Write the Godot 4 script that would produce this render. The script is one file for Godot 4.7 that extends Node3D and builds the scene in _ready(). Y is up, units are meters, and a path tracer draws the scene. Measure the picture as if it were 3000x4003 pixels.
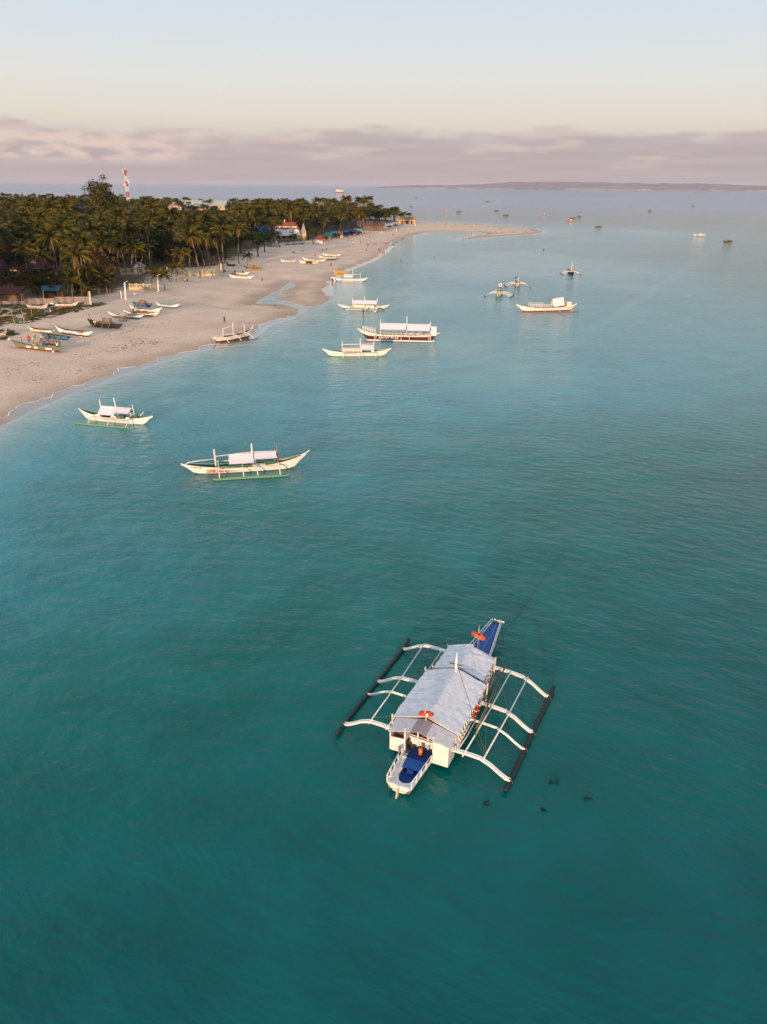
extends Node3D
# A sandy spit with a palm grove, outrigger boats at anchor on a turquoise lagoon, late sun behind the viewer.

# ------------------------------------------------------------------ mesh builder
class MB:
	var v := PackedVector3Array()
	var c := PackedColorArray()
	var uv := PackedVector2Array()
	var col := Color(1, 1, 1)
	func tri(a: Vector3, b: Vector3, d: Vector3):
		v.append(a); v.append(b); v.append(d)
		c.append(col); c.append(col); c.append(col)
	func quad(a, b, d, e):
		tri(a, b, d); tri(a, d, e)
	func face(pts: Array, away: Vector3):
		# flat polygon whose front side points away from the point `away`
		var n: Vector3 = (pts[0] - pts[2]).cross(pts[0] - pts[1])
		if n.dot(pts[0] - away) < 0:
			pts = pts.duplicate(); pts.reverse()
		for i in range(1, pts.size() - 1):
			tri(pts[0], pts[i], pts[i + 1])
	func hexa(p: Array):
		# eight corners: four of the bottom, four above them
		var m := Vector3.ZERO
		for q in p: m += q
		m /= 8.0
		for f in [[0, 1, 2, 3], [4, 5, 6, 7], [0, 1, 5, 4], [1, 2, 6, 5], [2, 3, 7, 6], [3, 0, 4, 7]]:
			face([p[f[0]], p[f[1]], p[f[2]], p[f[3]]], m)
	func box(at: Vector3, s: Vector3, b := Basis()):
		var h := s / 2
		var p := []
		for y in [-1, 1]:
			for q in [[-1, -1], [1, -1], [1, 1], [-1, 1]]:
				p.append(at + b * Vector3(h.x * q[0], h.y * y, h.z * q[1]))
		hexa(p)
	func beam(a: Vector3, b: Vector3, w: float, h: float):
		var d := b - a
		var l := d.length()
		if l < 1e-5: return
		d /= l
		var up := Vector3.UP if absf(d.y) < 0.95 else Vector3.RIGHT
		var r := d.cross(up).normalized()
		box((a + b) / 2, Vector3(l, h, w), Basis(d, r.cross(d), r))
	func tube(pts: Array, radii, sides := 6, cap := true):
		var rings := []
		var ref := Vector3.UP
		for i in pts.size():
			var d: Vector3 = (pts[mini(i + 1, pts.size() - 1)] - pts[maxi(i - 1, 0)]).normalized()
			if i == 0: ref = Vector3.UP if absf(d.y) < 0.9 else Vector3.RIGHT
			var r := d.cross(ref).normalized()
			var u := r.cross(d).normalized()
			ref = u
			var rad: float = radii[i] if radii is Array else radii
			var ring := PackedVector3Array()
			for k in sides:
				var a := TAU * k / sides
				ring.append(pts[i] + (r * cos(a) + u * sin(a)) * rad)
			rings.append(ring)
		loft(rings, true)
		if cap:
			face(Array(rings[0]), pts[1]); face(Array(rings[-1]), pts[-2])
	func loft(rings: Array, closed := false):
		for i in rings.size() - 1:
			var a: PackedVector3Array = rings[i]
			var b: PackedVector3Array = rings[i + 1]
			var n := a.size()
			for k in (n if closed else n - 1):
				var j := (k + 1) % n
				quad(a[k], a[j], b[j], b[k])
	func lathe(at: Vector3, prof: Array, sides := 10):
		var rings := []
		for p in prof:
			var ring := PackedVector3Array()
			for k in sides:
				var a := TAU * k / sides
				ring.append(at + Vector3(cos(a) * p[0], p[1], sin(a) * p[0]))
			rings.append(ring)
		loft(rings, true)
	func mesh(smooth := false) -> ArrayMesh:
		var st := SurfaceTool.new()
		st.begin(Mesh.PRIMITIVE_TRIANGLES)
		st.set_smooth_group(0 if smooth else -1)
		for i in v.size():
			st.set_color(c[i])
			st.add_vertex(v[i])
		st.generate_normals()
		return st.commit()

var M := {}
var names := {}
var rng := RandomNumberGenerator.new()
var cam_basis := Basis()
const EYE := Vector3(0, 28, 0)
const HALF := 0.65
var shore := PackedVector2Array()
var seg_box := []
var n_a := FastNoiseLite.new()
var n_b := FastNoiseLite.new()

func numbered(n: String) -> String:
	names[n] = names.get(n, 0) + 1
	return n if names[n] == 1 else "%s_%03d" % [n, names[n] - 1]

func tag(o: Node, label: String, category: String, group := "", kind := ""):
	if label: o.set_meta("label", label)
	if category: o.set_meta("category", category)
	if group: o.set_meta("group", group)
	if kind: o.set_meta("kind", kind)

func thing(called: String, label: String, category: String, at := Vector3.ZERO, turn := 0.0, group := "") -> Node3D:
	var o := Node3D.new()
	o.name = numbered(called)
	add_child(o)
	o.position = at
	o.rotation.y = turn
	tag(o, label, category, group)
	return o

func part(called: String, mb, m: Material, parent: Node, smooth := false) -> MeshInstance3D:
	var o := MeshInstance3D.new()
	o.mesh = mb.mesh(smooth) if mb is MB else mb
	o.material_override = m
	o.name = called if parent != self else numbered(called)
	parent.add_child(o, true)
	return o

func copy_of(o: Node3D, at: Vector3, turn: float, s := 1.0, label := "", group := "") -> Node3D:
	var r: Node3D = o.duplicate()
	r.name = numbered(String(o.name).rstrip("0123456789").trim_suffix("_"))
	add_child(r)
	r.position = at
	r.rotation = Vector3(0, turn, 0)
	r.scale = Vector3.ONE * s
	if label: r.set_meta("label", label)
	if group: r.set_meta("group", group)
	return r

# ------------------------------------------------------------------ places read from the photograph
func look(px: float, py: float) -> Vector3:
	var f := 4003.0 / 2.0 / HALF
	return cam_basis * Vector3((px - 1500.0) / f, -(py - 2001.5) / f, -1.0)

func at(px: float, py: float, h := 0.0) -> Vector3:
	var d := look(px, py)
	return EYE + d * ((h - EYE.y) / d.y)

func on_land(px: float, py: float) -> Vector3:
	var p := at(px, py, 0.8)
	for i in 5:
		p = at(px, py, land_height(p.x, p.z))
	return p

func at_z(px: float, py: float, z: float) -> Vector3:
	var d := look(px, py)
	return EYE + d * (z / d.z)

# ------------------------------------------------------------------ materials
func lin(r: float, g: float, b: float) -> Color:
	return Color(r, g, b).linear_to_srgb()

func noise_tex(freq: float, oct: int, lo: float, hi: float, size := 256, seed_ := 1, type := FastNoiseLite.TYPE_SIMPLEX_SMOOTH) -> NoiseTexture2D:
	var t := NoiseTexture2D.new()
	var n := FastNoiseLite.new()
	n.seed = seed_; n.frequency = freq; n.noise_type = type
	n.fractal_octaves = oct
	t.noise = n; t.width = size; t.height = size; t.seamless = true
	var g := Gradient.new()
	g.set_color(0, Color(lo, lo, lo)); g.set_color(1, Color(hi, hi, hi))
	t.color_ramp = g
	return t

var wear: NoiseTexture2D
var grain: NoiseTexture2D

func mat(key: String, r: float, g: float, b: float, rough := 0.7, worn := 0.0) -> StandardMaterial3D:
	if M.has(key): return M[key]
	var m := StandardMaterial3D.new()
	m.resource_name = key
	m.albedo_color = lin(r, g, b)
	m.roughness = rough
	m.metallic_specular = 0.4 if rough < 0.55 else 0.22
	if worn > 0.0:
		m.albedo_texture = wear
		m.uv1_triplanar = true
		m.uv1_scale = Vector3.ONE * worn
	M[key] = m
	return m

func vmat(key: String, rough := 0.8, back := Color.BLACK) -> StandardMaterial3D:
	if M.has(key): return M[key]
	var m := StandardMaterial3D.new()
	m.resource_name = key
	m.vertex_color_use_as_albedo = true
	m.roughness = rough
	m.metallic_specular = 0.3
	if back != Color.BLACK:
		m.backlight_enabled = true
		m.backlight = back
	M[key] = m
	return m

# ------------------------------------------------------------------ light, sky, camera
func make_light():
	var cam := Camera3D.new()
	cam.name = "camera"
	cam.fov = rad_to_deg(2.0 * atan(HALF))
	cam.near = 0.5
	cam.far = 60000.0
	cam_basis = Basis(Vector3.RIGHT, deg_to_rad(-22.53164)) * Basis(Vector3.BACK, deg_to_rad(0.49655))
	cam.transform = Transform3D(cam_basis, EYE)
	add_child(cam)
	cam.current = true

	var sun := DirectionalLight3D.new()
	sun.name = "sun"
	sun.light_energy = 1.6
	sun.light_color = Color(1.0, 0.81, 0.66)
	sun.light_angular_distance = 0.6
	sun.shadow_enabled = true
	var az := deg_to_rad(14.0)
	var el := deg_to_rad(6.0)
	var to_sun := Vector3(-sin(az) * cos(el), sin(el), cos(az) * cos(el))
	sun.transform = Transform3D(Basis.looking_at(-to_sun, Vector3.UP), Vector3(0, 60, 0))
	sun.sky_mode = DirectionalLight3D.SKY_MODE_LIGHT_ONLY
	add_child(sun)

	var env := Environment.new()
	env.background_mode = Environment.BG_SKY
	env.tonemap_mode = Environment.TONE_MAPPER_LINEAR
	env.tonemap_exposure = 1.2
	env.sdfgi_enabled = true
	env.ssao_enabled = true
	env.ssil_enabled = true
	env.fog_enabled = true
	env.fog_density = 0.000025
	env.fog_light_color = Color(0.84, 0.86, 0.95)
	var sky := Sky.new()
	var pm := PanoramaSkyMaterial.new()
	pm.panorama = sky_picture()
	sky.sky_material = pm
	env.sky = sky
	var we := WorldEnvironment.new()
	we.name = "environment"
	we.environment = env
	add_child(we)

func ramp(stops: Array, x: float) -> Color:
	if x <= stops[0][0]: return stops[0][1]
	for i in range(1, stops.size()):
		if x <= stops[i][0]:
			var a = stops[i - 1]
			var b = stops[i]
			var t: float = (x - a[0]) / (b[0] - a[0])
			return (a[1] as Color).lerp(b[1], t)
	return stops[-1][1]

func sky_picture() -> ImageTexture:
	var w := 4096
	var h := 2048
	var im := Image.create(w, h, false, Image.FORMAT_RGBF)
	var stops := [[0.0, Color(0.47, 0.40, 0.40)], [2.0, Color(0.52, 0.45, 0.43)], [4.0, Color(0.645, 0.59, 0.515)], [6.0, Color(0.645, 0.635, 0.60)], [8.0, Color(0.60, 0.635, 0.65)], [10.5, Color(0.55, 0.62, 0.685)], [20.0, Color(0.56, 0.62, 0.70)], [45.0, Color(0.55, 0.61, 0.70)], [90.0, Color(0.50, 0.57, 0.67)]]
	im.fill(Color(0.30, 0.32, 0.33))
	var cl := FastNoiseLite.new()
	cl.seed = 11; cl.frequency = 0.9; cl.fractal_octaves = 5
	var cl2 := FastNoiseLite.new()
	cl2.seed = 5; cl2.frequency = 1.0; cl2.fractal_octaves = 4
	for y in h / 2:
		var el := 90.0 - (y + 0.5) * 180.0 / h
		var base := ramp(stops, el)
		if el > 7.0:
			im.fill_rect(Rect2i(0, y, w, 1), base)
			continue
		for x in w:
			var a := (x + 0.5) / w * TAU
			# points on a cylinder, stretched along the horizon, so that the bank closes on itself
			var p := Vector3(cos(a) * 14.0, el * 1.1, sin(a) * 14.0)
			var top := 3.1 + 0.7 * cl2.get_noise_3d(cos(a) * 5.0, 0.0, sin(a) * 5.0) + 0.55 * cl.get_noise_3d(p.x * 1.1, el * 1.6, p.z * 1.1)
			var k := smoothstep(top + 0.40, top - 0.22, el)
			var lump := cl.get_noise_3d(p.x * 0.55, el * 1.2, p.z * 0.55)
			# cumulus that still catches the sun, thickest low to one side of the view
			var off := absf(wrapf(a + 0.36, -PI, PI))
			var heap := smoothstep(0.20, 0.05, off + 0.10 * cl.get_noise_3d(p.x, el * 0.7, p.z)) * smoothstep(0.9, 1.7, el) * smoothstep(3.4, 2.7, el)
			var lit := maxf(smoothstep(0.06, 0.42, lump) * smoothstep(0.6, 1.8, el) * 0.5, heap * smoothstep(-0.35, 0.25, cl.get_noise_3d(p.x * 1.5, el * 1.6, p.z * 1.5)))
			var bank := (Color(0.425, 0.357, 0.362) * (1.0 + 0.14 * cl.get_noise_3d(p.x * 0.4, el * 2.4, p.z * 0.4))).lerp(Color(0.64, 0.50, 0.44), lit)
			bank = bank.lerp(Color(0.42, 0.35, 0.345), smoothstep(1.6, 0.0, el) * 0.6)
			var rim := smoothstep(top - 0.7, top + 0.1, el) * 0.3
			bank = bank.lerp(Color(0.57, 0.49, 0.45), rim)
			im.set_pixel(x, y, base.lerp(bank, k * 0.93))
	return ImageTexture.create_from_image(im)

# ------------------------------------------------------------------ land and sea
func shore_dist(x: float, z: float) -> float:
	# distance to the waterline in metres, positive on land
	var best := 1e12
	var n := shore.size()
	for i in n:
		var bb: Rect2 = seg_box[i]
		var dx := maxf(maxf(bb.position.x - x, x - bb.end.x), 0.0)
		var dz := maxf(maxf(bb.position.y - z, z - bb.end.y), 0.0)
		if dx * dx + dz * dz >= best: continue
		var a := shore[i]
		var b := shore[(i + 1) % n]
		var ab := b - a
		var t := clampf(((x - a.x) * ab.x + (z - a.y) * ab.y) / ab.length_squared(), 0.0, 1.0)
		var ex := a.x + ab.x * t - x
		var ez := a.y + ab.y * t - z
		best = minf(best, ex * ex + ez * ez)
	var d := sqrt(best)
	return d if Geometry2D.is_point_in_polygon(Vector2(x, z), shore) else -d

func beach_profile(d: float, x: float, z: float) -> float:
	if d < 0: return maxf(d * 0.12, -3.0)
	var y := 0.30 * (1.0 - exp(-d / 5.0)) + 1.7 * (1.0 - exp(-d / 60.0)) * smoothstep(0.0, 30.0, d)
	y += (n_a.get_noise_2d(x, z) * 0.10 + n_b.get_noise_2d(x, z) * 0.035) * smoothstep(1.0, 12.0, d)
	# beach cusp: the low scarp along the high tide line
	y += 0.22 * smoothstep(13.0, 16.0, d + 3.0 * n_a.get_noise_2d(x * 0.6, z * 0.6)) * smoothstep(400.0, 250.0, -z)
	return y

func land_height(x: float, z: float) -> float:
	return beach_profile(shore_dist(x, z), x, z)

func lines(spec: Array) -> PackedFloat32Array:
	# [start, [end, step], ...]; steps grow evenly from one to the next
	var out := PackedFloat32Array()
	var p: float = spec[0]
	out.append(p)
	for i in range(1, spec.size()):
		var s: Array = spec[i]
		var st: float = s[1]
		while p < s[0] - 0.01:
			p = minf(p + st, s[0])
			out.append(p)
			st *= s[2]
	return out

func make_shore():
	var pts := []
	for p in [[0, 1668], [80, 1630], [180, 1583], [300, 1533], [420, 1488], [560, 1438], [700, 1398], [820, 1364], [948, 1335], [986, 1319], [1011, 1302], [1036, 1281], [1074, 1264], [1138, 1245], [1163, 1230], [1173, 1216], [1168, 1208], [1142, 1199], [1100, 1189], [1066, 1186], [1036, 1188], [1012, 1187], [1000, 1184], [1036, 1162], [1070, 1144], [1095, 1135], [1110, 1118], [1131, 1106], [1154, 1107], [1147, 1121], [1116, 1134], [1098, 1145], [1100, 1151], [1126, 1157], [1074, 1164], [1070, 1169], [1097, 1175], [1140, 1181], [1168, 1189], [1192, 1198], [1218, 1198], [1256, 1192], [1285, 1179], [1294, 1160], [1292, 1140], [1292, 1122], [1305, 1100], [1330, 1075], [1370, 1055], [1410, 1040], [1455, 1022], [1490, 1004], [1515, 985], [1528, 970], [1547, 962], [1532, 955], [1552, 945], [1586, 930], [1622, 918], [1676, 906], [1743, 904], [1800, 905], [1863, 906], [1905, 911], [1895, 917], [1863, 922], [1825, 932], [1790, 940], [1857, 932], [1918, 926], [2014, 919], [2080, 914], [2118, 909], [2123, 903], [2092, 897], [2040, 892], [1984, 888], [1920, 882], [1863, 876], [1800, 872], [1743, 870], [1680, 867], [1610, 864]]:
		var w := at(p[0], p[1])
		pts.append(Vector2(w.x, w.z))
	for p in [[0, -745], [-60, -800], [-150, -940], [-300, -1120], [-500, -1230], [-800, -1260], [-1200, -1200], [-1500, -900], [-1500, 200], [-60, 200], [-52, 60], [-46, 0], [-44, -50]]:
		pts.append(Vector2(p[0], p[1]))
	shore = PackedVector2Array(pts)
	for i in shore.size():
		var a := shore[i]
		var b := shore[(i + 1) % shore.size()]
		seg_box.append(Rect2(a, Vector2.ZERO).expand(b))

func grid_mesh(xs, zs, fn: Callable, keep: Callable) -> ArrayMesh:
	var nx: int = xs.size()
	var nz: int = zs.size()
	var v := PackedVector3Array()
	var c := PackedColorArray()
	var n := PackedVector3Array()
	var uv := PackedVector2Array()
	v.resize(nx * nz); c.resize(nx * nz); n.resize(nx * nz); uv.resize(nx * nz)
	var ok := PackedByteArray()
	ok.resize(nx * nz)
	for j in nz:
		for i in nx:
			var r: Array = fn.call(xs[i], zs[j])
			var k := j * nx + i
			v[k] = r[0]; c[k] = r[1]; uv[k] = r[2]
			ok[k] = 1 if keep.call(r[0]) else 0
	for j in nz:
		for i in nx:
			var k := j * nx + i
			var a := v[j * nx + maxi(i - 1, 0)]
			var b := v[j * nx + mini(i + 1, nx - 1)]
			var d := v[maxi(j - 1, 0) * nx + i]
			var e := v[mini(j + 1, nz - 1) * nx + i]
			n[k] = (e - d).cross(b - a).normalized()
			if n[k].y < 0: n[k] = -n[k]
	var idx := PackedInt32Array()
	for j in nz - 1:
		for i in nx - 1:
			var a := j * nx + i
			if ok[a] + ok[a + 1] + ok[a + nx] + ok[a + nx + 1] == 0: continue
			for q in [a, a + nx + 1, a + 1, a, a + nx, a + nx + 1]: idx.append(q)
	var arr := []
	arr.resize(Mesh.ARRAY_MAX)
	arr[Mesh.ARRAY_VERTEX] = v
	arr[Mesh.ARRAY_NORMAL] = n
	arr[Mesh.ARRAY_COLOR] = c
	arr[Mesh.ARRAY_TEX_UV] = uv
	arr[Mesh.ARRAY_INDEX] = idx
	var m := ArrayMesh.new()
	m.add_surface_from_arrays(Mesh.PRIMITIVE_TRIANGLES, arr)
	return m

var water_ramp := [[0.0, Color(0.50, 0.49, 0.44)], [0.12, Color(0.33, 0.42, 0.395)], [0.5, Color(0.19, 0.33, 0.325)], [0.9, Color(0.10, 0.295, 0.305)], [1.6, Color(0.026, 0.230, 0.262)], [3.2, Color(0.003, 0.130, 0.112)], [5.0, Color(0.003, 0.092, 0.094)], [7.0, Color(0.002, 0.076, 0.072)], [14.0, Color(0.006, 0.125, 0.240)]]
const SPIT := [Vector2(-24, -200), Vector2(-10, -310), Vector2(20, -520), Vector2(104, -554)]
var reef := FastNoiseLite.new()
var reef2 := FastNoiseLite.new()
var swell := FastNoiseLite.new()

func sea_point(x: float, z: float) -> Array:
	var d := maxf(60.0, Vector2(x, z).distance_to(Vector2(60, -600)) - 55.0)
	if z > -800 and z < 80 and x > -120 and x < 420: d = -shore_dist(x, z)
	# assumed depth that only picks the colour: low by shore and spit, rising away
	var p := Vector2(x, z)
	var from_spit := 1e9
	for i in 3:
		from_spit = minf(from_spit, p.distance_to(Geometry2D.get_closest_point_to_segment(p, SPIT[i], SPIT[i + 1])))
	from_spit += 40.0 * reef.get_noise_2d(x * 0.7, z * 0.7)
	var tone_depth := 1.6 + 5.4 * smoothstep(70.0, 265.0, from_spit)
	tone_depth += 12.0 * smoothstep(110.0, 1100.0, d)
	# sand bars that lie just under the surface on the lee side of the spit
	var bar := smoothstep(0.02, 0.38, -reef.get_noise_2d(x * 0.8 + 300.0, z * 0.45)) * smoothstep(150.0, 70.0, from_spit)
	tone_depth = lerpf(tone_depth, minf(tone_depth, 0.7), bar)
	var depth := tone_depth * (1.0 - exp(-maxf(d, 0.0) * 0.08))
	# water colour for that value: pale near shore and spit, darker away from them
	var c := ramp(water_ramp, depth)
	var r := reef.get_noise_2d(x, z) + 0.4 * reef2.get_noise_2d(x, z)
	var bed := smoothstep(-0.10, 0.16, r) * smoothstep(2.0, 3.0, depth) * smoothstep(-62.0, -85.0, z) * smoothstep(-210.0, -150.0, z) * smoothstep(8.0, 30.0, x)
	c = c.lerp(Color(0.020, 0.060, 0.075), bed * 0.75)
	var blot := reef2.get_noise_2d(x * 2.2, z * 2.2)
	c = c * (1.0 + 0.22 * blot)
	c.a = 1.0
	# long low swell, real geometry
	var far := sqrt(x * x + z * z)
	var y := 0.0
	if d > 3.0:
		y = (swell.get_noise_2d(x * 0.35 + z * 0.09, z + x * 0.12) * 0.085) * smoothstep(3.0, 20.0, d)
		if far > 900.0: y = 0.35 * swell.get_noise_2d(x * 0.012, z * 0.05) * smoothstep(900.0, 2500.0, far)
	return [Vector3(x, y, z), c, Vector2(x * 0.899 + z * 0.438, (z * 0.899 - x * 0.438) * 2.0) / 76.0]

func make_sea():
	reef.seed = 21; reef.frequency = 0.011; reef.fractal_octaves = 4
	reef2.seed = 8; reef2.frequency = 0.06; reef2.fractal_octaves = 3
	swell.seed = 4; swell.frequency = 0.09; swell.fractal_octaves = 3
	var xs := lines([-26000.0, [-26000.0, 1.0, 1.0]])
	xs = PackedFloat32Array()
	var side := lines([0.0, [66.0, 1.1, 1.0], [26000.0, 1.4, 1.09]])
	for i in range(side.size() - 1, 0, -1): xs.append(-side[i])
	xs.append_array(side)
	var zs := PackedFloat32Array()
	for q in lines([-60.0, [130.0, 1.0, 1.0], [330.0, 1.2, 1.004], [26000.0, 2.5, 1.03]]): zs.append(-q)
	var nt := NoiseTexture2D.new()
	var n := FastNoiseLite.new()
	n.seed = 3; n.frequency = 0.0125; n.fractal_octaves = 5; n.fractal_gain = 0.55
	nt.noise = n; nt.width = 2048; nt.height = 2048; nt.seamless = true
	nt.as_normal_map = true
	nt.bump_strength = 10.0
	var sea := Node3D.new()
	sea.name = "sea"
	add_child(sea)
	tag(sea, "turquoise lagoon and open sea around the sandy spit", "", "", "structure")
	# the wind has more hold on the water the farther it lies outside the sheltered bay
	var cut := [1e9, -150.0, -230.0, -320.0, -430.0, -560.0, -740.0, -1000.0, -1500.0, -2500.0, -5000.0, -1e9]
	var rough := [0.50, 0.48, 0.48, 0.50, 0.55, 0.60, 0.68, 0.80, 0.95, 1.1, 1.25]
	for k in rough.size():
		var zz := PackedFloat32Array()
		for i in zs.size():
			if (zs[i] <= cut[k] or (i + 1 < zs.size() and zs[i + 1] < cut[k])) and zs[i] >= cut[k + 1]: zz.append(zs[i])
		if zz.size() < 2: continue
		var m := StandardMaterial3D.new()
		m.resource_name = "sea_water"
		m.vertex_color_use_as_albedo = true
		m.roughness = 0.08
		m.metallic_specular = 0.29
		m.normal_enabled = true
		m.normal_texture = nt
		m.normal_scale = rough[k]
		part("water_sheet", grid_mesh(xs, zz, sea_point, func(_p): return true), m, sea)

func land_point(x: float, z: float) -> Array:
	var d := shore_dist(x, z)
	var y := beach_profile(d, x, z)
	var dry := Color(0.80, 0.61, 0.47)
	var wet := Color(0.58, 0.43, 0.32)
	var k := smoothstep(0.10, 0.27, y + 0.05 * n_a.get_noise_2d(x * 2.0, z * 2.0))
	var c := wet.lerp(dry, k)
	var s := n_a.get_noise_2d(x * 1.7 + 50.0, z * 1.7)
	c = c * (1.0 + 0.16 * s + 0.09 * n_b.get_noise_2d(x * 2.0, z * 2.0))
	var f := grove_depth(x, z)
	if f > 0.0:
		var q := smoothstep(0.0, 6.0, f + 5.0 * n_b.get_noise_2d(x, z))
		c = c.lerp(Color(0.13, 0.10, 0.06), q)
	c.a = 1.0
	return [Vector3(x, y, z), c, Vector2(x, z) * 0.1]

var grove_edge := PackedVector2Array()
func grove_depth(x: float, z: float) -> float:
	# metres behind the front edge of the palm grove, negative on the open beach
	if z < -760.0 or not Geometry2D.is_point_in_polygon(Vector2(x, z), grove_edge): return -1.0
	var best := 1e9
	for i in 13:
		var q := Geometry2D.get_closest_point_to_segment(Vector2(x, z), grove_edge[i], grove_edge[i + 1])
		best = minf(best, q.distance_squared_to(Vector2(x, z)))
	return sqrt(best)

func make_land():
	var pts := []
	for p in [[-260, 1215], [0, 1180], [360, 1176], [475, 1150], [620, 1095], [720, 1052], [880, 1046], [1000, 985], [1060, 962], [1200, 944], [1260, 934], [1350, 908], [1450, 890], [1560, 866]]:
		var w := at(p[0], p[1], 1.2)
		pts.append(Vector2(w.x, w.z))
	for p in [[0, -735], [-60, -790], [-150, -925], [-300, -1100], [-500, -1210], [-800, -1240], [-1200, -1180], [-1400, -300], [-400, -150]]:
		pts.append(Vector2(p[0], p[1]))
	grove_edge = PackedVector2Array(pts)
	var xs := lines([-1500.0, [-300.0, 120.0, 1.0], [-140.0, 10.0, 1.0], [-100.0, 3.0, 1.0], [-60.0, 1.5, 1.0], [0.0, 1.0, 1.0], [110.0, 1.5, 1.0], [140.0, 6.0, 1.0]])
	var zs := PackedFloat32Array()
	for q in lines([-200.0, [60.0, 30.0, 1.0], [260.0, 1.0, 1.0], [760.0, 2.8, 1.004], [1260.0, 60.0, 1.0]]): zs.append(-q)
	var m := StandardMaterial3D.new()
	m.resource_name = "sand"
	m.vertex_color_use_as_albedo = true
	m.roughness = 0.9
	m.metallic_specular = 0.2
	m.albedo_texture = noise_tex(0.03, 5, 0.86, 1.0, 512, 9)
	m.heightmap_enabled = true
	m.heightmap_texture = noise_tex(0.05, 4, 0.0, 1.0, 512, 10)
	m.heightmap_scale = 14.0
	m.uv1_triplanar = true
	m.uv1_world_triplanar = true
	m.uv1_scale = Vector3.ONE * 0.11
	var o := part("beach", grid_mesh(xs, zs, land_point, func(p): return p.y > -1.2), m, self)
	tag(o, "pale coral sand beach curving out to a narrow spit", "", "", "structure")

func make_swash():
	# the thin sheet of water that the last wave left on the sand, and the line of foam at its edge
	var pts := []
	for i in range(0, 57):
		if i > 13 and i < 43: continue
		var a := shore[i]
		var b := shore[i + 1]
		var n := maxi(1, int(a.distance_to(b) / 1.2))
		for k in n: pts.append(a.lerp(b, float(k) / n))
	var film := MB.new()
	var foam := MB.new()
	foam.col = Color(0.78, 0.77, 0.74)
	var prev := []
	for i in range(2, pts.size() - 2):
		var p: Vector2 = pts[i]
		if p.distance_to(pts[i + 1]) > 3.0 or p.distance_to(pts[i - 1]) > 3.0: prev = []; continue
		var t: Vector2 = (pts[i + 2] - pts[i - 2]).normalized()
		var n := Vector2(-t.y, t.x)
		if not Geometry2D.is_point_in_polygon(p + n * 1.5, shore): n = -n
		var w := 1.6 + 2.2 * n_a.get_noise_2d(p.x * 2.5, p.y * 2.5) + 0.8 * n_b.get_noise_2d(p.x * 1.5, p.y * 1.5)
		w = maxf(w, 0.3)
		var row := []
		for k in 5:
			var q := p + n * lerpf(-0.8, w, k / 4.0)
			row.append(Vector3(q.x, maxf(beach_profile(lerpf(-0.8, w, k / 4.0), q.x, q.y), 0.0) + 0.03, q.y))
		if prev.size():
			for k in 4: film.quad(prev[k], row[k], row[k + 1], prev[k + 1])
			if n_b.get_noise_2d(p.x * 0.7 + 90.0, p.y * 0.7) > -0.25:
				var fw := 0.10 + 0.25 * absf(n_b.get_noise_2d(p.x * 2.0, p.y * 2.0))
				var o := Vector3(n.x, 0, n.y) * fw
				var up := Vector3(0, 0.035, 0)
				foam.hexa([prev[4], row[4], row[4] - o, prev[4] - o, prev[4] + up, row[4] + up, row[4] - o + up, prev[4] - o + up])
		prev = row
	var m := StandardMaterial3D.new()
	m.resource_name = "water_film"
	m.transparency = BaseMaterial3D.TRANSPARENCY_ALPHA
	m.albedo_color = Color(0.55, 0.62, 0.62, 0.18)
	m.roughness = 0.06
	var o := part("swash", film, m, self, true)
	tag(o, "thin sheet of water left on the sand along the waterline", "", "", "structure")
	var f := part("foam", foam, vmat("foam", 0.9), self)
	tag(f, "broken line of pale foam along the waterline", "foam", "", "stuff")

func make_hills():
	var n := FastNoiseLite.new()
	n.seed = 2; n.frequency = 0.0009; n.fractal_octaves = 5
	var xs := lines([-300.0, [9000.0, 45.0, 1.0]])
	var zs := PackedFloat32Array()
	for q in lines([8900.0, [9700.0, 60.0, 1.0], [11500.0, 150.0, 1.0]]): zs.append(-q)
	var fn := func(x: float, z: float) -> Array:
		var e := -z - 9000.0 - 120.0 * n.get_noise_2d(x * 2.0, 900.0)
		var along := smoothstep(-150.0, 900.0, x) * 0.35 + smoothstep(700.0, 2000.0, x) * 0.65
		var h := smoothstep(0.0, 180.0, e) * 15.0 * smoothstep(-250.0, 200.0, x) + smoothstep(300.0, 1900.0, e) * 62.0 * along * (1.0 - 0.25 * smoothstep(2500.0, 5000.0, x))
		h *= 1.0 + 0.45 * n.get_noise_2d(x, z)
		h += 3.0 * n.get_noise_2d(x * 9.0, z * 9.0) * smoothstep(100.0, 300.0, e)
		var c := Color(0.29, 0.235, 0.235)  # mauve haze of distance put into the land colour
		if e < 110.0 and n.get_noise_2d(x * 3.0, 5.0) > -0.12: c = Color(0.50, 0.38, 0.29)
		c = c * (1.0 + 0.4 * n.get_noise_2d(x * 6.0, z * 6.0))
		c.a = 1.0
		return [Vector3(x, h - 1.0, z), c, Vector2.ZERO]
	var o := part("hills", grid_mesh(xs, zs, fn, func(_p): return true), vmat("far_land", 0.95), self)
	tag(o, "low wooded island hazy on the horizon", "", "", "structure")

# ------------------------------------------------------------------ boats
func hull_point(P: Dictionary, s: float) -> Array:
	# s runs from -1 (one tip) to 1 (other tip): [x, half beam, sheer height, keel height]
	var a := absf(s)
	var rise: float = P.rise[0] if s < 0 else P.rise[1]
	var ysh: float = P.free + rise * pow(a, P.get("sheer", 2.6))
	var b: float = P.beam / 2.0 * pow(maxf(1.0 - pow(a, P.get("fine", 2.2)), 0.0), 0.8) + 0.035
	var wl: float = P.get("wl", 0.74)
	var yk: float = -P.draft + (ysh - 0.16 + P.draft) * pow(smoothstep(wl - 0.12, 1.0, a), 1.3)
	return [s * P.len / 2.0, b, ysh, minf(yk, ysh - 0.16)]

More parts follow.
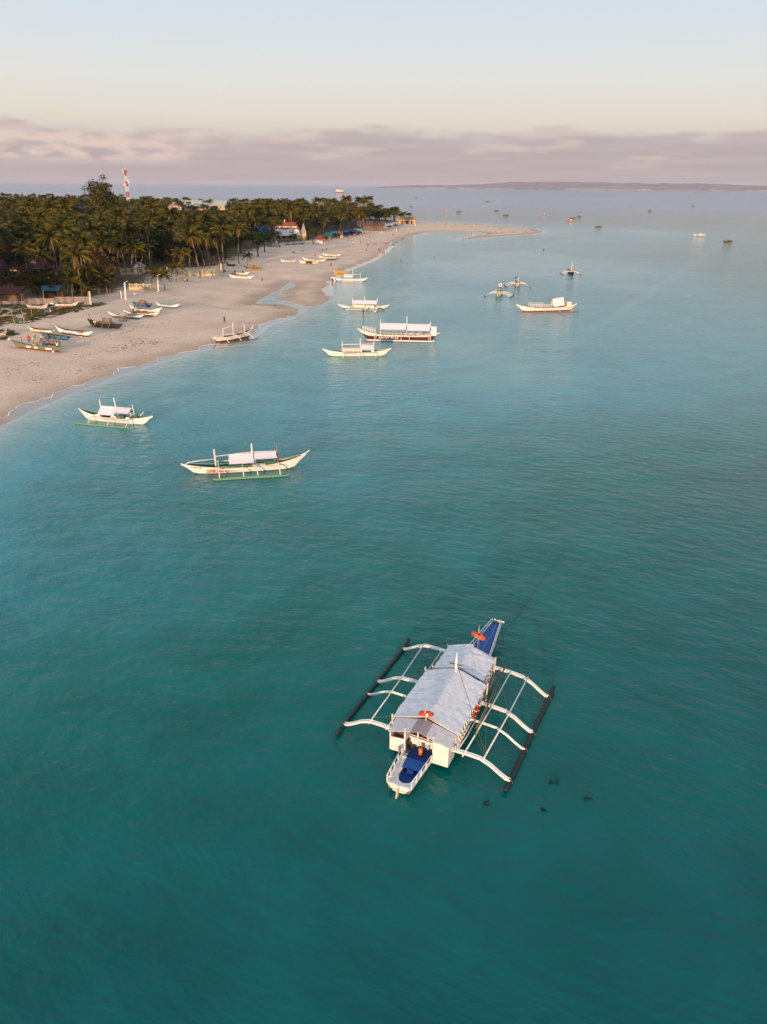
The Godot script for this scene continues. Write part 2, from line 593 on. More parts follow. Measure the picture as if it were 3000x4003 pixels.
func hull(P: Dictionary, o: Node3D, m_side: Material, m_bottom: Material, m_floor: Material):
	var side := MB.new()
	var bottom := MB.new()
	var floor_ := MB.new()
	var line: float = P.get("paint", 0.06)
	var n := 22
	for e in [1.0, -1.0]:
		var rs := []
		var rb := []
		var rf := []
		for i in n + 1:
			var s := -1.0 + 2.0 * i / n
			var h := hull_point(P, s)
			var b: float = h[1]
			var yk: float = h[3]
			var ysh: float = h[2]
			var yp := clampf(line + 0.35 * (yk + P.draft), yk + 0.02, ysh - 0.04)
			var fk := clampf((yp - yk) / (ysh - yk), 0.0, 1.0)
			var bp := b * (0.55 + 0.45 * sqrt(fk))
			var depth := minf(0.38, (ysh - yk) * 0.6)
			var bi := maxf(b - 0.07, 0.012)
			rb.append(PackedVector3Array([Vector3(h[0], yk, 0), Vector3(h[0], lerpf(yk, yp, 0.35), bp * 0.72 * e), Vector3(h[0], yp, bp * e)]))
			rs.append(PackedVector3Array([Vector3(h[0], yp, bp * e), Vector3(h[0], lerpf(yp, ysh, 0.5), lerpf(bp, b, 0.62) * e), Vector3(h[0], ysh - 0.05, b * e), Vector3(h[0], ysh - 0.05, (b + 0.03) * e), Vector3(h[0], ysh, (b + 0.03) * e), Vector3(h[0], ysh, bi * e)]))
			rf.append(PackedVector3Array([Vector3(h[0], ysh - 0.012, bi * e), Vector3(h[0], ysh - depth, bi * 0.85 * e), Vector3(h[0], ysh - depth, 0)]))
		if e < 0:
			for r in [rs, rb, rf]: r.reverse()
		side.loft(rs); bottom.loft(rb); floor_.loft(rf)
	part("hull_side", side, m_side, o)
	part("hull_bottom", bottom, m_bottom, o)
	part("inner_floor", floor_, m_floor, o)

func canopy(o: Node3D, m: Material, x0: float, x1: float, ridge: float, eave: float, half: float, sides := [1.0, -1.0], tilt := 0.0):
	var mb := MB.new()
	for e in sides:
		var rings := []
		for i in 9:
			var x := lerpf(x0, x1, i / 8.0)
			var ring := PackedVector3Array()
			for k in 6:
				var t := k / 5.0
				var y := lerpf(ridge, eave, t) - 0.06 * sin(t * PI) + 0.018 * sin(i * 2.3 + k * 1.1) * t + tilt * (i / 8.0 - 0.5)
				ring.append(Vector3(x + 0.03 * sin(k * 1.7 + i), y, e * half * t))
			rings.append(ring)
		if e > 0: rings.reverse()
		mb.loft(rings)
		# hem, so that the cloth has an edge with thickness
		var hem := []
		for r in rings: hem.append(r[5])
		mb.tube(hem, 0.018, 4)
	part("canopy", mb, m, o, true)

func mast(o: Node3D, m: Material, x: float, y0: float, y1: float, lean := 0.0, r := 0.06):
	var mb := MB.new()
	mb.tube([Vector3(x, y0, 0), Vector3(x + lean * 0.7, lerpf(y0, y1, 0.72), 0), Vector3(x + lean * 0.93, lerpf(y0, y1, 0.93), 0), Vector3(x + lean, y1, 0)], [r, r * 0.95, r * 0.85, r * 0.15], 7)
	part("mast", mb, m, o, true)

func rod(o: Node3D, called: String, m: Material, pts: Array, r: float, sides := 5):
	var mb := MB.new()
	mb.tube(pts, r, sides)
	part(called, mb, m, o, true)

func outriggers(P: Dictionary, o: Node3D, m_arm: Material, m_float: Material, xs: Array, span: float, flo: Array, fy := 0.08, arm_y := 0.0, both := true):
	var top: float = P.free + 0.05 + arm_y
	for x in xs:
		var mb := MB.new()
		var pts := []
		for t in [-1.0, -0.93, -0.82, -0.66, -0.45, 0.0, 0.45, 0.66, 0.82, 0.93, 1.0]:
			if not both and t < -0.2: continue
			var a := absf(t)
			var y := top + 0.10 * (1.0 - a) - (top - fy) * pow(smoothstep(0.45, 1.0, a), 1.5)
			pts.append(Vector3(x + 0.05 * t, y, span * t))
		mb.tube(pts, P.get("arm_r", 0.05), 6)
		part("outrigger_arm", mb, m_arm, o, true)
	for e in ([1.0, -1.0] if both else [1.0]):
		rod(o, "outrigger_float", m_float, [Vector3(flo[0], fy + 0.06, span * e), Vector3(flo[0] + 0.5, fy, span * e), Vector3(flo[1] - 0.5, fy, span * e), Vector3(flo[1], fy + 0.10, span * e)], P.get("float_r", 0.09), 7)
		if P.get("strut", true):
			rod(o, "outrigger_pole", m_arm, [Vector3(xs[0] - 0.2, top + 0.01, span * 0.52 * e), Vector3(xs[-1] + 0.2, top + 0.01, span * 0.52 * e)], 0.035, 5)

func lettering(o: Node3D, text: String, x: float, y: float, z: float, height: float, m: Material, turn := 0.0, width := 0.0, tilt := 0.0):
	var t := TextMesh.new()
	var f := SystemFont.new()
	f.font_names = PackedStringArray(["Droid Sans"])
	f.font_weight = 700
	t.font = f
	t.text = text
	t.font_size = 32
	t.pixel_size = height / 23.0
	t.depth = 0.012
	t.horizontal_alignment = HORIZONTAL_ALIGNMENT_CENTER
	var w := MeshInstance3D.new()
	w.mesh = t
	w.material_override = m
	w.name = "lettering"
	w.position = Vector3(x, y, z)
	w.rotation = Vector3(tilt, turn, 0)
	if width > 0.0:
		w.scale.x = width / maxf(t.get_aabb().size.x, 0.01)
	o.add_child(w, true)

func painted_marks(o: Node3D, a: Vector3, b: Vector3, n: int, h: float, m: Material):
	# lettering too worn to read: short uneven strokes
	var mb := MB.new()
	for i in n:
		var p := a.lerp(b, (i + 0.5) / n)
		var k := 0.6 + 0.4 * absf(sin(i * 2.7))
		var w := a.distance_to(b) / n
		mb.box(p + Vector3(0, 0, 0.012), Vector3(w * 0.62, h * k, 0.012))
	part("worn_lettering", mb, m, o)

func afloat(px0: float, py0: float, px1: float, py1: float, called: String, label: String, category := "boat", group := "outrigger boats at anchor", y := 0.0) -> Node3D:
	# a boat whose waterline ends show at those two points; its +z side is the one turned to the viewer
	var a := at(px0, py0, y)
	var b := at(px1, py1, y)
	var d := b - a
	return thing(called, label, category, (a + b) / 2.0, atan2(-d.z, d.x), group)

func rail(o: Node3D, m: Material, pts: Array, h: float, n: int, r := 0.022):
	# a handrail with uprights, one mesh
	var mb := MB.new()
	var top := []
	for p in pts: top.append(p + Vector3(0, h, 0))
	mb.tube(top, r, 4)
	var mid := []
	for p in pts: mid.append(p + Vector3(0, h * 0.5, 0))
	mb.tube(mid, r * 0.8, 4)
	for i in n + 1:
		var t := float(i) / n * (pts.size() - 1)
		var k := mini(int(t), pts.size() - 2)
		var p: Vector3 = pts[k].lerp(pts[k + 1], t - k)
		mb.beam(p, p + Vector3(0, h, 0), r * 2.0, r * 2.0)
	part("railing", mb, m, o)

func boat_mats():
	mat("boat_white", 0.86, 0.82, 0.75, 0.5, 0.7)
	mat("boat_cream", 0.84, 0.76, 0.64, 0.5, 0.7)
	mat("boat_green", 0.05, 0.17, 0.10, 0.5, 0.8)
	mat("light_green", 0.17, 0.36, 0.13, 0.5, 0.8)
	mat("boat_teal", 0.08, 0.30, 0.30, 0.5, 0.8)
	mat("boat_blue", 0.03, 0.13, 0.34, 0.5, 0.8)
	mat("pale_blue", 0.16, 0.36, 0.52, 0.5, 0.8)
	mat("boat_red", 0.38, 0.07, 0.035, 0.5, 0.8)
	mat("maroon", 0.12, 0.035, 0.03, 0.5, 0.8)
	mat("boat_black", 0.02, 0.02, 0.02, 0.5, 0.8)
	mat("boat_orange", 0.55, 0.24, 0.04, 0.5, 0.8)
	mat("boat_yellow", 0.75, 0.40, 0.03, 0.45, 0.8)
	mat("bamboo", 0.42, 0.33, 0.20, 0.6, 1.5)
	mat("dark_bamboo", 0.20, 0.15, 0.10, 0.7, 1.5)
	mat("white_pole", 0.86, 0.82, 0.75, 0.5, 1.5)
	mat("wood", 0.30, 0.20, 0.12, 0.7, 1.2)
	mat("dark_wood", 0.10, 0.07, 0.05, 0.7, 1.2)
	mat("deck_grey", 0.42, 0.38, 0.33, 0.7, 1.0)
	mat("letter_red", 0.50, 0.06, 0.03)
	mat("letter_gold", 0.42, 0.25, 0.03)
	mat("letter_white", 0.8, 0.78, 0.74)
	mat("letter_black", 0.03, 0.03, 0.03)
	mat("rope", 0.10, 0.10, 0.08)
	var cl := mat("tarpaulin", 0.64, 0.63, 0.69, 0.75)
	cl.backlight_enabled = true
	cl.backlight = Color(0.45, 0.45, 0.45)
	mat("engine", 0.03, 0.03, 0.035, 0.4)

func make_anchored_boats():
	# 1. the green-floored boat with the red name
	var P := {"len": 13.0, "beam": 1.5, "free": 0.62, "rise": [0.55, 0.85], "draft": 0.25, "wl": 0.76, "arm_r": 0.06}
	var o := afloat(773, 1849, 1139, 1827, "outrigger_boat", "white outrigger boat lettered DANCING PARTNER with green floor and two tarpaulins")
	hull(P, o, M.boat_white, M.light_green, M.boat_green)
	mast(o, M.white_pole, -2.95, 0.3, 2.55, -0.08, 0.09)
	mast(o, M.white_pole, 0.85, 0.3, 2.95, 0.0, 0.09)
	mast(o, M.wood, 3.45, 0.3, 2.65, 0.03, 0.08)
	rod(o, "ridge_pole", M.white_pole, [Vector3(-2.95, 1.72, 0), Vector3(0.85, 1.98, 0), Vector3(3.45, 1.95, 0)], 0.035)
	canopy(o, M.tarpaulin, -1.6, 0.95, 1.85, 1.12, 1.05, [1.0])
	canopy(o, M.tarpaulin, 1.05, 3.35, 1.97, 1.45, 0.9, [-1.0, 1.0])
	rod(o, "bow_pole", M.white_pole, [Vector3(-6.2, 0.95, 0), Vector3(-5.7, 1.22, 0), Vector3(-4.6, 1.35, 0), Vector3(-2.95, 1.42, 0)], 0.05)
	rod(o, "coaming_rail", M.light_green, [Vector3(-2.9, 0.78, 0.78), Vector3(0, 0.80, 0.80), Vector3(1.1, 0.82, 0.78)], 0.04)
	rod(o, "prow_horn", M.white_pole, [Vector3(6.0, 1.30, 0), Vector3(6.6, 1.55, 0), Vector3(6.95, 1.85, 0)], 0.07)
	var eng := MB.new()
	eng.box(Vector3(2.6, 0.65, 0), Vector3(1.1, 0.5, 0.5)); eng.box(Vector3(3.2, 0.95, 0.2), Vector3(0.25, 0.4, 0.25))
	part("engine_box", eng, M.boat_green, o)
	rod(o, "oar", M.boat_yellow, [Vector3(3.6, 0.95, 0.1), Vector3(5.4, 1.15, -0.1)], 0.04)
	var wash := MB.new()
	wash.box(Vector3(1.5, 0.66, 0.38), Vector3(1.4, 0.10, 0.6))
	part("bench", wash, M.boat_white, o)
	var can := MB.new()
	can.box(Vector3(0.72, 0.75, 0.45), Vector3(0.16, 0.38, 0.16))
	part("fuel_can", can, M.boat_red, o)
	outriggers(P, o, M.white_pole, M.light_green, [-2.7, -0.25, 1.2, 3.5], 2.75, [-3.3, 4.5], 0.10)
	rod(o, "outrigger_float", M.pale_blue, [Vector3(-2.4, 0.16, 2.6), Vector3(3.4, 0.16, 2.6)], 0.07)
	lettering(o, "DANCING PARTNER", -2.2, 0.34, 0.72, 0.36, M.letter_red, 0.03, 3.5, -0.12)
	painted_marks(o, Vector3(-5.55, 0.80, 0.30), Vector3(-4.4, 0.70, 0.56), 11, 0.20, mat("mark_grey", 0.30, 0.30, 0.32))
	# 2. the boat close to the beach
	P = {"len": 10.6, "beam": 1.35, "free": 0.62, "rise": [0.75, 0.55], "draft": 0.25, "wl": 0.74, "arm_r": 0.05}
	o = afloat(344, 1637, 570, 1657, "outrigger_boat", "white outrigger boat with scalloped gunwale and bright green float near the beach")
	hull(P, o, M.boat_white, M.boat_cream, M.boat_green)
	mast(o, M.white_pole, -1.95, 0.3, 2.75, -0.12, 0.07)
	mast(o, M.white_pole, 0.35, 0.3, 3.1, -0.35, 0.08)
	mast(o, M.white_pole, 2.25, 0.3, 1.95, -0.25, 0.08)
	mast(o, M.white_pole, 2.75, 0.3, 2.4, -0.2, 0.05)
	canopy(o, M.tarpaulin, -2.0, 0.3, 1.85, 1.0, 0.95, [1.0])
	canopy(o, M.tarpaulin, 0.1, 2.35, 1.85, 1.4, 0.9, [1.0, -1.0])
	rod(o, "ridge_pole", M.white_pole, [Vector3(-2.05, 1.87, 0), Vector3(2.5, 1.87, 0)], 0.035)
	rod(o, "boom", M.boat_green, [Vector3(0.2, 1.25, -0.7), Vector3(4.6, 1.30, -0.7)], 0.05)
	rod(o, "boom_brace", M.white_pole, [Vector3(3.0, 0.7, -0.5), Vector3(3.7, 1.35, -0.6)], 0.05)
	for k in [[-2.3, 0.9], [0.1, 0.7], [2.1, 0.5]]:
		var sc := MB.new()
		for i in 6:
			var a0 := PI * i / 6.0
			var a1 := PI * (i + 1) / 6.0
			var h0 := 0.10 + 0.18 * sin(a0)
			var h1 := 0.10 + 0.18 * sin(a1)
			var x0: float = k[0] - cos(a0) * k[1] * 0.6
			var x1: float = k[0] - cos(a1) * k[1] * 0.6
			sc.hexa([Vector3(x0, 0.60, 0.66), Vector3(x1, 0.60, 0.66), Vector3(x1, 0.60, 0.60), Vector3(x0, 0.60, 0.60), Vector3(x0, 0.62 + h0, 0.68), Vector3(x1, 0.62 + h1, 0.68), Vector3(x1, 0.62 + h1, 0.62), Vector3(x0, 0.62 + h0, 0.62)])
		part("coaming_board", sc, M.boat_white, o)
	var e2 := MB.new()
	e2.box(Vector3(1.0, 0.72, 0.1), Vector3(0.8, 0.4, 0.5)); e2.box(Vector3(2.95, 0.9, 0.0), Vector3(0.4, 0.5, 0.3))
	part("engine_box", e2, M.boat_green, o)
	var nets := MB.new()
	nets.box(Vector3(0.6, 0.66, 0.3), Vector3(0.5, 0.3, 0.3))
	part("net_heap", nets, M.wood, o)
	outriggers(P, o, M.white_pole, M.light_green, [-2.6, 0.1, 2.7], 2.5, [-4.3, 3.4], 0.08)
	rod(o, "tie_pole", M.white_pole, [Vector3(-2.9, 0.55, 1.75), Vector3(2.3, 0.50, 1.75)], 0.045)
	painted_marks(o, Vector3(-1.7, 0.40, 0.71), Vector3(0.8, 0.40, 0.71), 14, 0.09, mat("mark_faded", 0.55, 0.32, 0.22))
	# 3. low cabin boat with gold name
	P = {"len": 12.6, "beam": 1.6, "free": 0.62, "rise": [0.55, 0.6], "draft": 0.2, "wl": 0.76, "paint": 0.25, "arm_r": 0.05}
	o = afloat(1346, 1207, 1499, 1210, "outrigger_boat", "white and turquoise outrigger boat lettered KATHARINA by two wading people")
	hull(P, o, M.boat_white, M.boat_teal, M.deck_grey)
	mast(o, M.white_pole, -2.7, 0.4, 2.7, 0.0, 0.07); mast(o, M.white_pole, 0.25, 0.4, 3.3, 0.05, 0.07); mast(o, M.white_pole, 3.3, 0.4, 2.75, 0.0, 0.07)
	canopy(o, M.tarpaulin, -2.6, 3.2, 2.15, 1.35, 1.0)
	var cab := MB.new()
	cab.box(Vector3(-1.0, 0.85, 0), Vector3(2.8, 0.45, 0.9)); cab.box(Vector3(1.6, 0.78, 0), Vector3(2.0, 0.35, 0.9))
	part("bench", cab, M.boat_cream, o)
	outriggers(P, o, M.white_pole, M.white_pole, [-3.4, 0.3, 3.2], 2.0, [-4.2, 4.6], 0.12)
	lettering(o, "KATHARINA", -1.6, 0.50, 0.82, 0.34, M.letter_gold, 0.0, 3.2, -0.1)
	rod(o, "hull_stripe", M.boat_teal, [Vector3(3.6, 0.3, 0.62), Vector3(4.6, 0.45, 0.5)], 0.12)
	# 4. the large dark hulled boat
	P = {"len": 16.2, "beam": 2.1, "free": 0.95, "rise": [1.1, 0.55], "draft": 0.3, "wl": 0.78, "paint": 0.72, "arm_r": 0.06, "float_r": 0.13}
	o = afloat(1436, 1324, 1682, 1330, "outrigger_boat", "large outrigger boat with maroon and white hull lettered ARJAY MAY and a box cabin")
	hull(P, o, M.boat_white, M.maroon, M.deck_grey)
	var st := MB.new()
	for i in 20:
		var h0 := hull_point(P, -0.72 + 1.5 * i / 20.0)
		var h1 := hull_point(P, -0.72 + 1.5 * (i + 1) / 20.0)
		for e in [1.0, -1.0]:
			st.beam(Vector3(h0[0], maxf(h0[3] + 0.1, 0.0) + 0.09, h0[1] * 0.80 * e), Vector3(h1[0], maxf(h1[3] + 0.1, 0.0) + 0.09, h1[1] * 0.80 * e), 0.05, 0.16)
	part("red_band", st, M.boat_red, o)
	for q in [[-3.6, 3.6], [1.6, 4.3], [6.2, 3.3]]: mast(o, M.white_pole, q[0], 0.6, q[1] + 0.3, 0.0, 0.08)
	canopy(o, M.tarpaulin, -3.5, 1.5, 3.2, 2.1, 1.35); canopy(o, M.tarpaulin, 1.7, 6.1, 3.15, 2.0, 1.35)
	rail(o, M.white_pole, [Vector3(-7.0, 1.65, 0.45), Vector3(-4.6, 1.15, 0.85)], 0.75, 5, 0.03)
	rail(o, M.white_pole, [Vector3(-7.0, 1.65, -0.45), Vector3(-4.6, 1.15, -0.85)], 0.75, 5, 0.03)
	rail(o, M.white_pole, [Vector3(-3.5, 1.0, 1.0), Vector3(6.2, 1.0, 0.95)], 0.4, 12, 0.025)
	rail(o, M.white_pole, [Vector3(-3.5, 1.0, -1.0), Vector3(1.0, 1.0, -1.0)], 0.9, 6, 0.025)
	var seat := MB.new()
	seat.box(Vector3(-1.2, 1.25, -0.75), Vector3(4.4, 0.35, 0.3))
	part("bench", seat, M.boat_teal, o)
	for x in [2.4, 3.9]:
		var ch := MB.new()
		ch.box(Vector3(x, 1.25, 0.3), Vector3(0.5, 0.08, 0.5)); ch.box(Vector3(x + 0.25, 1.55, 0.3), Vector3(0.06, 0.55, 0.5))
		for q in [[-0.22, 0.08], [0.22, 0.08], [-0.22, 0.52], [0.22, 0.52]]: ch.beam(Vector3(x + q[0], 0.9, q[1]), Vector3(x + q[0], 1.25, q[1]), 0.05, 0.05)
		part("deck_chair", ch, M.boat_white, o)
	var cb := MB.new()
	cb.box(Vector3(7.0 - 0.1, 1.75, 0.0), Vector3(1.0, 1.6, 0.95)); cb.box(Vector3(6.9, 2.6, 0), Vector3(1.12, 0.1, 1.06))
	part("toilet_cabin", cb, M.boat_white, o)
	var eg := MB.new()
	eg.box(Vector3(5.0, 1.15, 0.1), Vector3(0.4, 0.6, 0.3)); eg.box(Vector3(5.0, 1.55, 0.1), Vector3(0.5, 0.08, 0.08))
	part("engine", eg, M.engine, o)
	outriggers(P, o, M.white_pole, M.white_pole, [-4.6, -4.3, 0.6, 2.2, 6.0, 6.3], 2.4, [-6.0, 7.2], 0.18)
	lettering(o, "ARJAY MAY", -1.9, 0.42, 0.98, 0.36, M.letter_white, 0.0, 4.0, -0.1)
	# 5. the white boat in front of it
	P = {"len": 12.2, "beam": 1.5, "free": 0.75, "rise": [0.62, 0.66], "draft": 0.22, "wl": 0.76, "paint": 0.1, "arm_r": 0.05}
	o = afloat(1293, 1392, 1499, 1391, "outrigger_boat", "white outrigger boat with slatted benches and green waterline beside the dark hulled boat")
	hull(P, o, M.boat_white, M.light_green, M.boat_green)
	for q in [[-2.6, 2.6], [0.6, 3.2], [3.0, 2.6]]: mast(o, M.white_pole, q[0], 0.4, q[1], 0.0, 0.075)
	rod(o, "ridge_pole", M.white_pole, [Vector3(-2.6, 2.05, 0), Vector3(3.0, 2.1, 0)], 0.06)
	canopy(o, M.tarpaulin, 0.7, 2.95, 2.0, 1.3, 0.95)
	for z in [0.62, 0.35, -0.35, -0.62]:
		for y in [0.95, 1.12, 1.28]:
			var sl := MB.new()
			sl.box(Vector3(-0.8, y, z), Vector3(3.4, 0.09, 0.05))
			part("bench_slat", sl, M.boat_cream, o)
	for x in [-2.3, -0.6, 0.7]:
		for z in [0.62, -0.62]:
			var pst := MB.new()
			pst.box(Vector3(x, 1.02, z), Vector3(0.08, 0.75, 0.09))
			part("bench_post", pst, M.boat_cream, o)
	var cf := MB.new()
	cf.box(Vector3(2.75, 1.05, 0.4), Vector3(0.45, 0.4, 0.45)); cf.box(Vector3(2.95, 1.35, 0.4), Vector3(0.06, 0.4, 0.45))
	part("deck_chair", cf, M.boat_white, o)
	outriggers(P, o, M.white_pole, M.light_green, [-2.55, 0.25, 0.75, 3.2], 2.4, [-3.3, 3.6], 0.05)
	rod(o, "tie_pole", M.white_pole, [Vector3(-2.7, 0.8, 1.5), Vector3(3.3, 0.8, 1.5)], 0.04)
	painted_marks(o, Vector3(-2.3, 0.60, 0.80), Vector3(-0.2, 0.60, 0.81), 13, 0.22, M.letter_red)
	# 6. boat nosing the sand with two people at its bow
	P = {"len": 12.0, "beam": 1.4, "free": 0.68, "rise": [0.6, 0.6], "draft": 0.2, "wl": 0.76, "paint": 0.22, "arm_r": 0.05}
	o = afloat(1311, 1098, 1421, 1101, "outrigger_boat", "white outrigger boat with blue bottom nosing the sand by the tidal channel")
	hull(P, o, M.boat_white, M.boat_blue, M.deck_grey)
	for q in [[-1.6, 2.6], [1.2, 3.6], [4.0 - 0.4, 2.6]]: mast(o, M.white_pole, q[0], 0.4, q[1], 0.0, 0.075)
	rod(o, "ridge_pole", M.white_pole, [Vector3(-1.6, 2.1, 0), Vector3(3.6, 2.1, 0)], 0.06)
	canopy(o, M.tarpaulin, -1.5, 1.1, 2.0, 1.25, 0.9)
	outriggers(P, o, M.white_pole, M.white_pole, [-2.0, 1.4, 4.2], 2.0, [-3.0, 5.0], 0.1)
	# 7. the wide white boat farther out
	P = {"len": 16.0, "beam": 1.9, "free": 0.85, "rise": [0.95, 0.8], "draft": 0.25, "wl": 0.76, "paint": 0.22, "arm_r": 0.06, "float_r": 0.11}
	o = afloat(2047, 1218, 2224, 1213, "outrigger_boat", "white outrigger boat with a big white awning and rust red bottom out on the water")
	hull(P, o, M.boat_white, M.boat_red, M.maroon)
	rail(o, M.white_pole, [Vector3(-4.4, 1.0, 0.75), Vector3(-1.2, 0.9, 0.85), Vector3(0.9, 0.9, 0.85)], 0.75, 9, 0.04)
	rail(o, M.white_pole, [Vector3(-4.4, 1.0, -0.75), Vector3(-0.6, 0.9, -0.85)], 0.9, 7, 0.04)
	canopy(o, M.boat_white, 1.4, 4.2, 3.1, 1.25, 1.1, [1.0, -1.0], 0.3)
	mast(o, M.wood, 0.9, 0.6, 3.9, 0.0, 0.07)
	rod(o, "stay", M.rope, [Vector3(0.9, 3.6, 0), Vector3(-0.6, 1.1, 0)], 0.03, 4)
	rod(o, "boom", M.wood, [Vector3(-2.6, 2.7, 0), Vector3(0.9, 2.75, 0)], 0.045, 4)
	var wh := MB.new()
	wh.box(Vector3(5.7, 1.45, 0), Vector3(1.2, 1.2, 1.1))
	part("wheelhouse", wh, M.boat_cream, o)
	var dk := MB.new()
	dk.box(Vector3(4.75, 1.35, 0), Vector3(0.65, 1.0, 0.9))
	part("engine_hatch", dk, M.wood, o)
	outriggers(P, o, M.white_pole, M.wood, [-1.6, 2.4, 5.6], 2.8, [-4.8, 7.2], 0.10)
	# 8-10. three seen end on
	var q := [[1957, 1161, 0.55, "end-on outrigger boat with a white ring on its cabin and grey green sides", M.light_green, 4.0, 3.55],
		[2027, 1122, 0.04, "end-on outrigger boat under a small blue peaked awning", M.wood, 3.2, 3.6], [2237, 1074, 0.02, "dark end-on outrigger boat with one tall mast farthest along the mooring", M.boat_black, 2.8, 3.0]]
	for k in 3:
		var e = q[k]
		var w := at(e[0], e[1])
		P = {"len": 9.5, "beam": 1.3, "free": 0.72, "rise": [0.6, 0.7], "draft": 0.2, "wl": 0.72, "arm_r": 0.06, "float_r": 0.10, "strut": false}
		o = thing("outrigger_boat", e[3], "boat", w + Vector3(0, 0, -2.5), PI / 2 + e[2] * -0.6, "outrigger boats at anchor")
		hull(P, o, M.boat_cream if k < 2 else M.boat_black, e[4], M.dark_wood)
		outriggers(P, o, M.white_pole, M.dark_wood, [-2.2, -0.4, 1.6], e[6], [-3.3, 3.0], 0.08, 0.15)
		if k == 0:
			for x in [-2.2, 0.6]:
				for z in [-0.55, 0.55]:
					mastless(o, x, z, 2.2)
			canopy(o, M.boat_red, -2.4, 0.9, 2.4, 2.1, 0.8)
			var ring := MB.new()
			ring_mesh(ring, Vector3(0.9, 2.75, 0), 0.42, 0.12, Vector3.RIGHT)
			part("life_ring", ring, M.boat_white, o)
			var cab2 := MB.new()
			cab2.box(Vector3(-0.8, 1.2, 0), Vector3(2.6, 0.9, 1.0))
			part("cabin", cab2, M.light_green, o)
		elif k == 1:
			mast(o, M.white_pole, -1.6, 0.5, 3.0, 0.0, 0.08)
			canopy(o, M.boat_blue, -1.6, 1.2, 2.9, 2.2, 1.0)
			var cab3 := MB.new()
			cab3.box(Vector3(-0.2, 0.95, 0), Vector3(2.2, 0.5, 1.1))
			part("bench", cab3, M.wood, o)
		else:
			mast(o, M.white_pole, -1.2, 0.4, 3.9, 0.0, 0.10)
			var cab4 := MB.new()
			cab4.box(Vector3(0.4, 1.05, 0), Vector3(2.0, 0.6, 1.0)); cab4.box(Vector3(0.3, 1.25, -1.4), Vector3(0.7, 0.3, 0.6)); cab4.box(Vector3(0.2, 1.2, 1.2), Vector3(0.6, 0.3, 0.5))
			part("deck_load", cab4, M.wood, o)

func mastless(o: Node3D, x: float, z: float, h: float):
	var mb := MB.new()
	mb.beam(Vector3(x, 0.5, z), Vector3(x, h, z), 0.07, 0.07)
	part("awning_post", mb, M.white_pole, o)

func ring_mesh(mb: MB, at_: Vector3, R: float, r: float, axis: Vector3, seg := 18, sides := 8, second = null):
	var u := axis.cross(Vector3.UP)
	if u.length() < 0.1: u = axis.cross(Vector3.RIGHT)
	u = u.normalized()
	var w := axis.cross(u).normalized()
	var rings := []
	for i in seg + 1:
		var a := TAU * i / seg
		var d := u * cos(a) + w * sin(a)
		var ring := PackedVector3Array()
		for k in sides:
			var b := TAU * k / sides
			ring.append(at_ + d * (R + r * cos(b)) + axis.normalized() * r * sin(b))
		rings.append(ring)
	if second == null:
		mb.loft(rings, true)
	else:
		for i in seg:
			mb.col = second if i % 5 == 0 else Color(0.62, 0.07, 0.03)
			mb.loft([rings[i], rings[i + 1]], true)
	mb.col = Color(1, 1, 1)

